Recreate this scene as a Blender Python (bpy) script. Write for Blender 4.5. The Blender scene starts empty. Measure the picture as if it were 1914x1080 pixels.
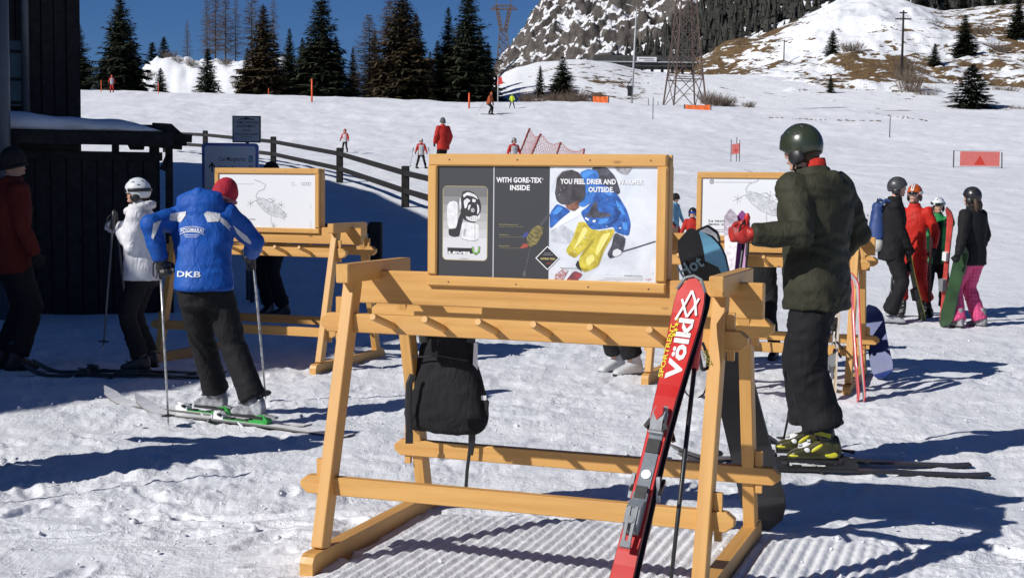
import bpy, bmesh, math, random
import numpy as np
from mathutils import Vector, Matrix, Euler
from mathutils.bvhtree import BVHTree

random.seed(7)
RNG = np.random.default_rng(11)
C = bpy.context.scene.collection
SC = bpy.context.scene

# ------------------------------------------------------------------ camera
FPX, PITCH, ROLL, CAMH = 2589.0, 0.0740, 0.0110, 1.53
cam_data = bpy.data.cameras.new('camera')
cam_data.sensor_width = 36.0
cam_data.lens = FPX / 1914.0 * 36.0
cam_data.clip_start = 0.05
cam_data.clip_end = 9000
cam = bpy.data.objects.new('camera', cam_data)
C.objects.link(cam)
cam.matrix_world = Matrix.Translation((0, 0, CAMH)) @ Matrix.Rotation(math.pi / 2 - PITCH, 4, 'X') @ Matrix.Rotation(ROLL, 4, 'Z')
SC.camera = cam

# ------------------------------------------------------------------ sky and sun
SUN_AZ, SUN_EL = math.radians(34), math.radians(35)      # direction the light travels, in plan
LX, LY = math.cos(SUN_AZ), math.sin(SUN_AZ)
SHX, SHY = LX / math.tan(SUN_EL), LY / math.tan(SUN_EL)  # shadow shift for each metre of height
world = bpy.data.worlds.new('World')
SC.world = world
world.use_nodes = True
wn = world.node_tree.nodes
wl = world.node_tree.links
bg = wn['Background']
sky = wn.new('ShaderNodeTexSky')
sky.sky_type = 'NISHITA'
sky.sun_disc = False
sky.sun_elevation = SUN_EL
sky.sun_rotation = math.radians(236)
sky.altitude = 2600
sky.air_density = 1.0
sky.dust_density = 0.0
sky.ozone_density = 4.0
tint = wn.new('ShaderNodeMix')
tint.data_type = 'RGBA'
tint.blend_type = 'MULTIPLY'
tint.inputs[0].default_value = 1.0
tint.inputs[7].default_value = (0.46, 0.68, 1.0, 1)
wl.new(sky.outputs[0], tint.inputs[6])
wl.new(tint.outputs[2], bg.inputs[0])
bg.inputs[1].default_value = 0.055

sun_data = bpy.data.lights.new('sun', 'SUN')
sun_data.energy = 4.6
sun_data.angle = math.radians(0.5)
sun_data.color = (1.0, 0.965, 0.915)
sun = bpy.data.objects.new('sun', sun_data)
C.objects.link(sun)
sun.rotation_euler = Vector((LX * math.cos(SUN_EL), LY * math.cos(SUN_EL), -math.sin(SUN_EL))).to_track_quat('-Z', 'Y').to_euler()
sun.location = (-20, -15, 30)

SC.view_settings.view_transform = 'Standard'
SC.view_settings.look = 'None'
SC.view_settings.exposure = 0.0
SC.view_settings.gamma = 1.0
SC.view_settings.use_curve_mapping = False

# ------------------------------------------------------------------ measuring helpers
def ray(px, py):
    """direction of the photograph's pixel, scaled so that its y component is 1"""
    x, y = px - 957.0, py - 540.0
    c, s = math.cos(ROLL), math.sin(ROLL)
    xx, yy = c * x + s * y, -s * x + c * y
    dx, up = xx / FPX, -yy / FPX
    Y = math.cos(PITCH) + up * math.sin(PITCH)
    Z = -math.sin(PITCH) + up * math.cos(PITCH)
    return Vector((dx / Y, 1.0, Z / Y))

def at(px, py, d):
    r = ray(px, py)
    return Vector((0, 0, CAMH)) + r * d

def on_ground(px, py, z=0.0):
    r = ray(px, py)
    d = (z - CAMH) / r.z
    return Vector((0, 0, CAMH)) + r * d

# ------------------------------------------------------------------ noise
def _hash(ix, iy, iz, seed):
    h = (ix * 374761393 + iy * 668265263 + iz * 2147483647 + seed * 1274126177) & 0xFFFFFFFF
    h = ((h ^ (h >> 13)) * 1274126177) & 0xFFFFFFFF
    h = (h ^ (h >> 16)) & 0xFFFFFF
    return h / float(0xFFFFFF)

def vn2(x, y, seed=0):
    ix = np.floor(x).astype(np.int64); iy = np.floor(y).astype(np.int64)
    fx = x - ix; fy = y - iy
    ux = fx * fx * fx * (fx * (fx * 6 - 15) + 10); uy = fy * fy * fy * (fy * (fy * 6 - 15) + 10)
    out = 0
    def g(dx, dy):
        a = _hash(ix + dx, iy + dy, 0, seed) * (2 * math.pi)
        return np.cos(a) * (fx - dx) + np.sin(a) * (fy - dy)
    n0 = g(0, 0) * (1 - ux) + g(1, 0) * ux
    n1 = g(0, 1) * (1 - ux) + g(1, 1) * ux
    return (n0 * (1 - uy) + n1 * uy) * 1.4

def fbm2(x, y, octs=4, seed=0, gain=.5, lac=2.03):
    a, f, s = 1.0, 1.0, 0
    for i in range(octs):
        s = s + a * vn2(x * f + 17.3 * i, y * f - 9.1 * i, seed + i)
        a *= gain; f *= lac
    return s

def vn3(p, seed=0):
    i = np.floor(p).astype(np.int64); f = p - i
    u = f * f * (3 - 2 * f)
    def c(dx, dy, dz): return _hash(i[:, 0] + dx, i[:, 1] + dy, i[:, 2] + dz, seed)
    x00 = c(0,0,0)*(1-u[:,0]) + c(1,0,0)*u[:,0]; x10 = c(0,1,0)*(1-u[:,0]) + c(1,1,0)*u[:,0]
    x01 = c(0,0,1)*(1-u[:,0]) + c(1,0,1)*u[:,0]; x11 = c(0,1,1)*(1-u[:,0]) + c(1,1,1)*u[:,0]
    y0 = x00*(1-u[:,1]) + x10*u[:,1]; y1 = x01*(1-u[:,1]) + x11*u[:,1]
    return (y0*(1-u[:,2]) + y1*u[:,2]) * 2 - 1

# ------------------------------------------------------------------ object helpers
def tag(o, label=None, cat=None, group=None, kind=None):
    if label: o['label'] = label
    if cat: o['category'] = cat
    if group: o['group'] = group
    if kind: o['kind'] = kind
    return o

def empty(name, loc=(0, 0, 0), rz=0.0, label=None, cat=None, group=None):
    o = bpy.data.objects.new(name, None)
    o.empty_display_size = 0.1
    C.objects.link(o)
    o.location = loc
    o.rotation_euler = (0, 0, rz)
    return tag(o, label, cat, group)

def mesh_of(name, verts, faces, smooth=False):
    me = bpy.data.meshes.new(name)
    me.from_pydata([tuple(v) for v in verts], [], [tuple(f) for f in faces])
    if smooth:
        me.polygons.foreach_set('use_smooth', [True] * len(me.polygons))
    me.update()
    return me

def obj(name, me, mat=None, parent=None, matrix=None, label=None, cat=None, group=None, kind=None):
    o = bpy.data.objects.new(name, me)
    C.objects.link(o)
    if mat is not None:
        mats = mat if isinstance(mat, (list, tuple)) else [mat]
        if len(me.materials) == 0:
            for m in mats: me.materials.append(m)
        elif me.materials[0] != mats[0]:
            for i, m in enumerate(mats):
                o.material_slots[i].link = 'OBJECT'; o.material_slots[i].material = m
    if parent is not None: o.parent = parent
    if matrix is not None: o.matrix_local = matrix
    return tag(o, label, cat, group, kind)

class MB:
    """collects simple shapes into one mesh"""
    def __init__(s): s.v = []; s.f = []; s.m = []; s.mi = 0
    def add(s, verts, faces):
        n = len(s.v); s.v.extend([tuple(v) for v in verts])
        s.f.extend([tuple(i + n for i in f) for f in faces]); s.m.extend([s.mi] * len(faces)); return s
    def box(s, c, size, M=None):
        hx, hy, hz = size[0] / 2, size[1] / 2, size[2] / 2
        vs = [Vector((x, y, z)) for x in (-hx, hx) for y in (-hy, hy) for z in (-hz, hz)]
        if M is not None: vs = [M @ v for v in vs]
        vs = [v + Vector(c) for v in vs]
        return s.add(vs, [(0,1,3,2),(4,6,7,5),(0,4,5,1),(2,3,7,6),(0,2,6,4),(1,5,7,3)])
    def tube(s, pts, rad, n=8, squash=1.0, ref=None, cap=True, round_cap=False):
        v, f = tube(pts, rad, n, squash, ref, cap, round_cap); return s.add(v, f)
    def ell(s, c, r, n=12, m=8, M=None):
        v, f = ellipsoid(c, r, n, m, M); return s.add(v, f)
    def bar(s, a, b, w, h=None, up=(0, 0, 1)):
        h = h or w
        a = Vector(a); b = Vector(b); x = (b - a); L = x.length; x.normalize()
        u = Vector(up)
        if abs(x.dot(u)) > .98: u = Vector((0, 1, 0))
        y = u.cross(x).normalized(); z = x.cross(y)
        M = Matrix((x, y, z)).transposed()
        return s.box((a + b) / 2, (L, w, h), M)
    def prism(s, poly, t0, t1, axes=None):
        """poly: 2d outline, extruded from t0 to t1 along the third axis; axes maps (a,b,t)->vec"""
        ax = axes or (lambda a, b, t: (a, b, t))
        n = len(poly)
        vs = [ax(a, b, t0) for a, b in poly] + [ax(a, b, t1) for a, b in poly]
        fs = [tuple(range(n - 1, -1, -1)), tuple(range(n, 2 * n))] + [(i, (i + 1) % n, n + (i + 1) % n, n + i) for i in range(n)]
        return s.add(vs, fs)
    def mesh(s, name='m', smooth=False):
        me = mesh_of(name, s.v, s.f, smooth)
        if any(s.m): me.polygons.foreach_set('material_index', s.m)
        return me
    def build(s, name, mat=None, parent=None, smooth=False, matrix=None, **k):
        return obj(name, s.mesh(name, smooth), mat, parent, matrix, **k)

def tube(pts, rad, n=8, squash=1.0, ref=None, cap=True, round_cap=False):
    P = [Vector(p) for p in pts]
    if not isinstance(rad, (list, tuple)): rad = [rad] * len(P)
    R = list(rad)
    if round_cap:
        d0 = (P[0] - P[1]).normalized(); d1 = (P[-1] - P[-2]).normalized()
        r0, r1 = R[0], R[-1]
        pre = [(P[0] + d0 * r0 * math.sin(a), r0 * math.cos(a)) for a in (1.45, 1.05, .55)]
        post = [(P[-1] + d1 * r1 * math.sin(a), r1 * math.cos(a)) for a in (.55, 1.05, 1.45)]
        P = [p for p, _ in pre] + P + [p for p, _ in post]
        R = [r for _, r in pre] + R + [r for _, r in post]
    vs = []; fs = []
    T = []
    for i in range(len(P)):
        a = P[max(0, i - 1)]; b = P[min(len(P) - 1, i + 1)]
        T.append((b - a).normalized())
    u = Vector(ref) if ref is not None else (Vector((0, 0, 1)) if abs(T[0].z) < .9 else Vector((0, 1, 0)))
    for i, p in enumerate(P):
        u = (u - T[i] * u.dot(T[i])).normalized()
        w = T[i].cross(u)
        for k in range(n):
            a = 2 * math.pi * k / n
            vs.append(p + u * (math.cos(a) * R[i]) + w * (math.sin(a) * R[i] * squash))
    for i in range(len(P) - 1):
        for k in range(n):
            k2 = (k + 1) % n
            fs.append((i * n + k, i * n + k2, (i + 1) * n + k2, (i + 1) * n + k))
    if cap:
        fs.append(tuple(range(n - 1, -1, -1)))
        fs.append(tuple((len(P) - 1) * n + k for k in range(n)))
    return vs, fs

def ellipsoid(c, r, n=12, m=8, M=None):
    c = Vector(c); vs = []; fs = []
    for j in range(1, m):
        t = math.pi * j / m
        for i in range(n):
            p = 2 * math.pi * i / n
            v = Vector((r[0] * math.sin(t) * math.cos(p), r[1] * math.sin(t) * math.sin(p), r[2] * math.cos(t)))
            if M is not None: v = M @ v
            vs.append(c + v)
    top = Vector((0, 0, r[2])); bot = Vector((0, 0, -r[2]))
    if M is not None: top = M @ top; bot = M @ bot
    vs.append(c + top); vs.append(c + bot)
    T, B = len(vs) - 2, len(vs) - 1
    for j in range(m - 2):
        for i in range(n):
            i2 = (i + 1) % n
            fs.append((j * n + i, (j + 1) * n + i, (j + 1) * n + i2, j * n + i2))
    for i in range(n):
        i2 = (i + 1) % n
        fs.append((T, i, i2)); fs.append((B, (m - 2) * n + i2, (m - 2) * n + i))
    return vs, fs

def rings(rs, cap=True):
    """loft of equal-length rings"""
    n = len(rs[0]); vs = [v for r in rs for v in r]; fs = []
    for i in range(len(rs) - 1):
        for k in range(n):
            k2 = (k + 1) % n
            fs.append((i * n + k, i * n + k2, (i + 1) * n + k2, (i + 1) * n + k))
    if cap:
        fs.append(tuple(range(n - 1, -1, -1))); fs.append(tuple((len(rs) - 1) * n + k for k in range(n)))
    return vs, fs

_cb = {}
def cham_box(L, w, h, b=0.003):
    """box along local x with chamfered edges, origin at its middle; shared by size"""
    key = (round(L, 4), round(w, 4), round(h, 4), b)
    if key in _cb: return _cb[key]
    hx, hy, hz = L / 2, w / 2, h / 2
    vs = []; idx = {}
    for sx in (-1, 1):
        for sy in (-1, 1):
            for sz in (-1, 1):
                for a in range(3):
                    p = [sx * (hx - b), sy * (hy - b), sz * (hz - b)]
                    p[a] = (sx, sy, sz)[a] * (hx, hy, hz)[a]
                    idx[(sx, sy, sz, a)] = len(vs); vs.append(p)
    bmx = bmesh.new()
    bv = [bmx.verts.new(v) for v in vs]
    bmesh.ops.convex_hull(bmx, input=bv)
    bmesh.ops.dissolve_limit(bmx, angle_limit=.02, verts=bmx.verts, edges=bmx.edges)
    me = bpy.data.meshes.new('beam'); bmx.to_mesh(me); bmx.free()
    _cb[key] = me
    return me

def beam(name, a, b, w, h, mat, parent, up=(0, 0, 1), cham=0.003, **k):
    """w: across, h: along 'up'"""
    a = Vector(a); b = Vector(b); x = b - a; L = x.length; x.normalize()
    u = Vector(up)
    y = u.cross(x).normalized(); z = x.cross(y)
    M = Matrix((x, y, z)).transposed().to_4x4(); M.translation = (a + b) / 2
    return obj(name, cham_box(L, w, h, cham), mat, parent, M, **k)

def frame_matrix(x, y, z, o):
    M = Matrix((Vector(x), Vector(y), Vector(z))).transposed().to_4x4(); M.translation = Vector(o); return M

def copy_tree(o, parent=None, col=C):
    c = o.copy(); col.objects.link(c); c.parent = parent
    for ch in [x for x in KIDS.get(o.name, [])]:
        copy_tree(bpy.data.objects[ch], c)
    return c

# ------------------------------------------------------------------ materials
MATS = {}
class NT:
    """small node-building helper"""
    def __init__(s, name):
        s.mat = bpy.data.materials.new(name); s.mat.use_nodes = True
        s.n = s.mat.node_tree.nodes; s.l = s.mat.node_tree.links
        s.b = s.n['Principled BSDF']; s.out = s.n['Material Output']
    def node(s, t, **k):
        n = s.n.new(t)
        for a, v in k.items(): setattr(n, a, v)
        return n
    def link(s, a, b): s.l.new(a, b)
    def coord(s, which='Object', scale=(1, 1, 1), rnd=False):
        tc = s.node('ShaderNodeTexCoord'); mp = s.node('ShaderNodeMapping')
        s.link(tc.outputs[which], mp.inputs[0]); mp.inputs[3].default_value = scale
        if rnd:
            oi = s.node('ShaderNodeObjectInfo'); mu = s.node('ShaderNodeMath', operation='MULTIPLY'); mu.inputs[1].default_value = 37.0
            s.link(oi.outputs['Random'], mu.inputs[0])
            cx = s.node('ShaderNodeCombineXYZ')
            for i in range(3): s.link(mu.outputs[0], cx.inputs[i])
            s.link(cx.outputs[0], mp.inputs[1])
        return mp.outputs[0]
    def noise(s, co, scale, detail=4, rough=.55, dist=0.0):
        n = s.node('ShaderNodeTexNoise'); n.inputs['Scale'].default_value = scale; n.inputs['Detail'].default_value = detail
        n.inputs['Roughness'].default_value = rough; n.inputs['Distortion'].default_value = dist
        s.link(co, n.inputs['Vector']); return n.outputs['Fac']
    def ramp(s, fac, stops, interp='LINEAR'):
        r = s.node('ShaderNodeValToRGB'); r.color_ramp.interpolation = interp
        e = r.color_ramp.elements
        while len(e) < len(stops): e.new(.5)
        for i, (p, c) in enumerate(stops):
            e[i].position = p; e[i].color = (*c, 1) if len(c) == 3 else c
        s.link(fac, r.inputs[0]); return r.outputs[0]
    def mix(s, fac, a, b, mode='MIX'):
        m = s.node('ShaderNodeMix', data_type='RGBA', blend_type=mode)
        for i, v in ((0, fac), (6, a), (7, b)):
            if hasattr(v, 'links') or hasattr(v, 'is_output'): s.link(v, m.inputs[i])
            elif i == 0: m.inputs[0].default_value = v
            else: m.inputs[i].default_value = (*v, 1)
        return m.outputs[2]
    def math(s, op, a, b=0.0):
        m = s.node('ShaderNodeMath', operation=op)
        for i, v in ((0, a), (1, b)):
            if hasattr(v, 'is_output'): s.link(v, m.inputs[i])
            else: m.inputs[i].default_value = v
        return m.outputs[0]
    def bump(s, h, strength=.3, dist=.01, prev=None):
        b = s.node('ShaderNodeBump'); b.inputs['Strength'].default_value = strength; b.inputs['Distance'].default_value = dist
        s.link(h, b.inputs['Height'])
        if prev is not None: s.link(prev, b.inputs['Normal'])
        return b.outputs[0]
    def done(s, color=None, rough=None, normal=None, **k):
        if color is not None:
            if hasattr(color, 'is_output'): s.link(color, s.b.inputs['Base Color'])
            else: s.b.inputs['Base Color'].default_value = (*color, 1)
        if rough is not None:
            if hasattr(rough, 'is_output'): s.link(rough, s.b.inputs['Roughness'])
            else: s.b.inputs['Roughness'].default_value = rough
        if normal is not None: s.link(normal, s.b.inputs['Normal'])
        for a, v in k.items(): s.b.inputs[a.replace('_', ' ')].default_value = v
        return s.mat

def dull(c, f): return tuple(x * f for x in c)

def plain(name, col, rough=.5, var=.15, scale=8.0, bump=0.0, bscale=60.0, **k):
    if name in MATS: return MATS[name]
    t = NT(name); co = t.coord('Object', rnd=True)
    f = t.noise(co, scale, 4)
    c = t.ramp(f, [(.3, dull(col, 1 - var)), (.7, dull(col, 1 + var))])
    nrm = t.bump(t.noise(co, bscale, 3), bump, .004) if bump else None
    rr = t.ramp(t.noise(co, scale * 2.3, 3), [(.3, (rough * .85,) * 3), (.7, (min(1, rough * 1.15),) * 3)])
    MATS[name] = t.done(c, rr, nrm, **k); return MATS[name]

def cloth(name, col, rough=.8, fold=.55):
    if name in MATS: return MATS[name]
    t = NT(name); co = t.coord('Object', rnd=True)
    big = t.noise(co, 5.0, 4, .6, .6)
    c = t.ramp(big, [(.3, dull(col, .82)), (.7, dull(col, 1.14))])
    weave = t.noise(co, 420, 2)
    fo = t.noise(t.coord('Object', (1, 1, .45), rnd=True), 17, 3, .55, 1.2)
    n1 = t.bump(fo, fold, .02); n2 = t.bump(weave, .25, .001, n1)
    MATS[name] = t.done(c, rough, n2, Specular_IOR_Level=.25); return MATS[name]

def printed(name, col, col2=None, scale=14, rough=.45):
    """flat printed ink; col2 gives the mottled second tone of a printed picture"""
    if name in MATS: return MATS[name]
    t = NT(name)
    if col2 is None: MATS[name] = t.done(col, rough)
    else:
        co = t.coord('Object'); f = t.noise(co, scale, 5, .6, .4)
        MATS[name] = t.done(t.ramp(f, [(.35, col2), (.62, col)]), rough)
    return MATS[name]

def m_wood():
    t = NT('larch_wood')
    co = t.coord('Object', (1.2, 26, 26), rnd=True)
    g = t.noise(co, 1.0, 6, .62, .25)
    co2 = t.coord('Object', (.35, 9, 9), rnd=True)
    g2 = t.noise(co2, 1.0, 3, .5, .5)
    base = t.ramp(g, [(.28, (.48, .24, .060)), (.5, (.62, .34, .096)), (.72, (.69, .41, .130))])
    base = t.mix(t.ramp(g2, [(.4, (0, 0, 0)), (.72, (.45,) * 3)]), base, (.52, .27, .08))
    oi = t.node('ShaderNodeObjectInfo')
    base = t.mix(t.math('MULTIPLY', oi.outputs['Random'], .35), base, (.56, .29, .085))
    # knots: rare voronoi cells stretched along the grain
    vco = t.coord('Object', (2.6, 7.0, 7.0), rnd=True)
    vo = t.node('ShaderNodeTexVoronoi'); vo.inputs['Scale'].default_value = 1.0; t.link(vco, vo.inputs['Vector'])
    kn = t.ramp(vo.outputs['Distance'], [(.03, (1, 1, 1)), (.075, (0, 0, 0))])
    gate = t.ramp(vo.outputs['Color'], [(.36, (0, 0, 0)), (.41, (1, 1, 1))])
    kf = t.math('MULTIPLY', t.math('MULTIPLY', kn, gate), .9)
    base = t.mix(kf, base, (.20, .085, .025))
    dirt = t.noise(t.coord('Object', rnd=True), 3.0, 5, .6)
    base = t.mix(t.ramp(dirt, [(.62, (0, 0, 0)), (.85, (.45,) * 3)]), base, (.33, .19, .09))
    sc = t.noise(t.coord('Object', (9, 2.2, 60), rnd=True), 1.0, 3, .7)          # scuffs from ski edges
    base = t.mix(t.ramp(sc, [(.66, (0, 0, 0)), (.72, (.55,) * 3)]), base, (.40, .21, .075))
    wx = t.noise(t.coord('Object', (.8, 5, 5), rnd=True), 1.0, 4, .6)
    base = t.mix(t.ramp(wx, [(.55, (0, 0, 0)), (.8, (.4,) * 3)]), base, (.44, .27, .13))
    n = t.bump(g, .35, .003)
    r = t.ramp(g, [(.3, (.42,) * 3), (.7, (.6,) * 3)])
    return t.done(base, r, n)

def m_snow():
    t = NT('snow')
    co = t.coord('Object')
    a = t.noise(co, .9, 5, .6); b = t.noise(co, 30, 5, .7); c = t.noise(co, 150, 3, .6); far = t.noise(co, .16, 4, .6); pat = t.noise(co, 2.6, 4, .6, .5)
    col = t.ramp(a, [(.3, (.74, .765, .81)), (.7, (.84, .85, .875))])
    col = t.mix(t.ramp(far, [(.4, (0, 0, 0)), (.75, (.4,) * 3)]), col, (.70, .73, .775))
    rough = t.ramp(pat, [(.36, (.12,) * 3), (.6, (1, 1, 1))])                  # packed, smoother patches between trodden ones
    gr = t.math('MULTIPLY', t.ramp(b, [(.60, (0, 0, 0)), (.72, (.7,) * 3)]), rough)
    col = t.mix(gr, col, (.46, .47, .50))  # grey flecks put into the colour stand for small shadows of the relief
    n = t.bump(t.math('MULTIPLY', b, rough), .6, .03); n = t.bump(c, .4, .005, n)
    tr = t.noise(t.coord('Object', (1.1, .22, 1)), 2.2, 5, .7, .8)
    n = t.bump(tr, .16, .10, n)
    return t.done(col, .7, n, Specular_IOR_Level=.3)

def m_hill(name='hill_snow_and_grass'):
    t = NT(name); co = t.coord('Object')
    at_ = t.node('ShaderNodeAttribute'); at_.attribute_name = 'grass'
    g1 = t.noise(t.coord('Object', (1, 1, 2.6)), .13, 6, .66, .5); g2 = t.noise(co, .7, 5, .7)
    f = t.math('ADD', at_.outputs['Fac'], t.math('MULTIPLY', t.math('SUBTRACT', g1, .5), 1.5))
    f = t.math('ADD', f, t.math('MULTIPLY', t.math('SUBTRACT', g2, .5), 1.0))
    g3 = t.noise(t.coord('Object', (1, .55, 3.4)), .42, 5, .7, .8); f = t.math('ADD', f, t.math('MULTIPLY', t.math('SUBTRACT', g3, .5), 1.7))
    fac = t.ramp(f, [(.47, (0, 0, 0)), (.53, (1, 1, 1))])
    grass = t.ramp(t.noise(co, 1.6, 5, .7), [(.3, (.055, .038, .022)), (.55, (.15, .095, .045)), (.75, (.23, .16, .085))])
    snow = t.ramp(g2, [(.3, (.76, .785, .82)), (.7, (.85, .86, .875))])
    n = t.bump(g2, .6, .35); n = t.bump(t.noise(co, 4, 4, .7), .5, .1, n)
    return t.done(t.mix(fac, snow, grass), .8, n, Specular_IOR_Level=.2)

def m_mountain():
    t = NT('rock_and_snow'); co = t.coord('Object')
    ge = t.node('ShaderNodeNewGeometry'); sp = t.node('ShaderNodeSeparateXYZ'); t.link(ge.outputs['Normal'], sp.inputs[0])
    n1 = t.noise(co, .045, 8, .66, .4); n2 = t.noise(co, .22, 5, .7)
    f = t.math('ADD', t.math('MULTIPLY', sp.outputs[2], .95), t.math('MULTIPLY', t.math('SUBTRACT', n1, .5), .95))
    f = t.math('ADD', f, t.math('MULTIPLY', t.math('SUBTRACT', n2, .5), .8))
    fac = t.ramp(f, [(.60, (0, 0, 0)), (.68, (1, 1, 1))])
    rock = t.ramp(n2, [(.3, (.052, .048, .046)), (.6, (.125, .108, .095)), (.8, (.20, .165, .13))])
    n = t.bump(n2, .8, 2.0); n = t.bump(t.noise(co, .8, 4, .7), .6, .6, n)
    return t.done(t.mix(fac, rock, (.84, .85, .875)), .85, n, Specular_IOR_Level=.2)

WOOD = m_wood()
SNOW = m_snow()
BLACKWOOD = plain('dark_stained_wood', (.013, .0105, .0095), .8, .3, 6, .4, 40)
FENCEWOOD = plain('weathered_dark_wood', (.012, .011, .0105), .85, .3, 9, .4, 50)
STEEL = plain('steel', (.42, .43, .44), .35, .1, 10, Metallic=.9)
RUST = plain('rusty_steel', (.11, .075, .06), .75, .3, 4, .2, 30)
BLACKPL = plain('black_plastic', (.018, .018, .019), .42, .15, 9, .08, 80)
GREYPL = plain('grey_plastic', (.20, .21, .22), .4, .12, 9)
WHITEPL = plain('white_plastic', (.72, .73, .74), .35, .06, 9)
REDPL = plain('red_lacquer', (.55, .018, .014), .38, .12, 5, Coat_Weight=.12)
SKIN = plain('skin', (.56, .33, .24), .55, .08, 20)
WHITE = printed('white_ink', (.80, .80, .80)); INK = printed('black_ink', (.02, .02, .022))
# ================================================================== terrain
_py = np.array([-400, 17, 20, 24, 30, 35, 41, 47, 56, 64, 72, 86, 100, 112, 119, 126, 136, 170, 9000.])
_pz = np.array([0, 0, .05, .28, .68, 1.0, 1.55, 2.0, 2.47, 2.87, 3.4, 4.9, 6.6, 8.1, 8.75, 8.9, 8.2, 7.6, 7.6])
_yy = np.linspace(-20, 260, 2801)
_zz = np.interp(_yy, _py, _pz)
_k = np.exp(-np.linspace(-2, 2, 61) ** 2); _k /= _k.sum()
_zs = np.convolve(np.pad(_zz, 30, mode='edge'), _k, mode='valid')

def sst(a, b, x):
    t = np.clip((x - a) / (b - a), 0, 1); return t * t * (3 - 2 * t)

RA, RX0, RY0 = 0.3451, -0.7698, 5.332           # foreground rack: turn and left front corner
def rack_uv(x, y):
    dx, dy = x - RX0, y - RY0
    return dx * math.cos(RA) - dy * math.sin(RA), dx * math.sin(RA) + dy * math.cos(RA)

def macro(x, y):
    z = np.interp(y, _yy, _zs)
    w = sst(25, 80, y)
    z = z + w * (-.012 * np.clip(x, -60, 60) + .22 * fbm2(x * .07, y * .07, 3, 5) + .07 * fbm2(x * .35, y * .35, 3, 9))
    pl = sst(-43, -37, x) * (1 - sst(-26, -19, x)) * sst(136, 147, y) * (1 - sst(165, 190, y))
    z = z + pl * (5.9 + 1.3 * fbm2(x * .16, y * .16, 4, 21) + .5 * np.abs(fbm2(x * .6, y * .6, 3, 22)))
    z = z + sst(17, 30, y) * 1.1 * np.exp(-((x + 9.5) / 4.0) ** 2 - ((y - 31) / 9.0) ** 2) * 0
    return z

def gz(x, y):
    return float(macro(np.array([float(x)]), np.array([float(y)]))[0])

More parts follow.
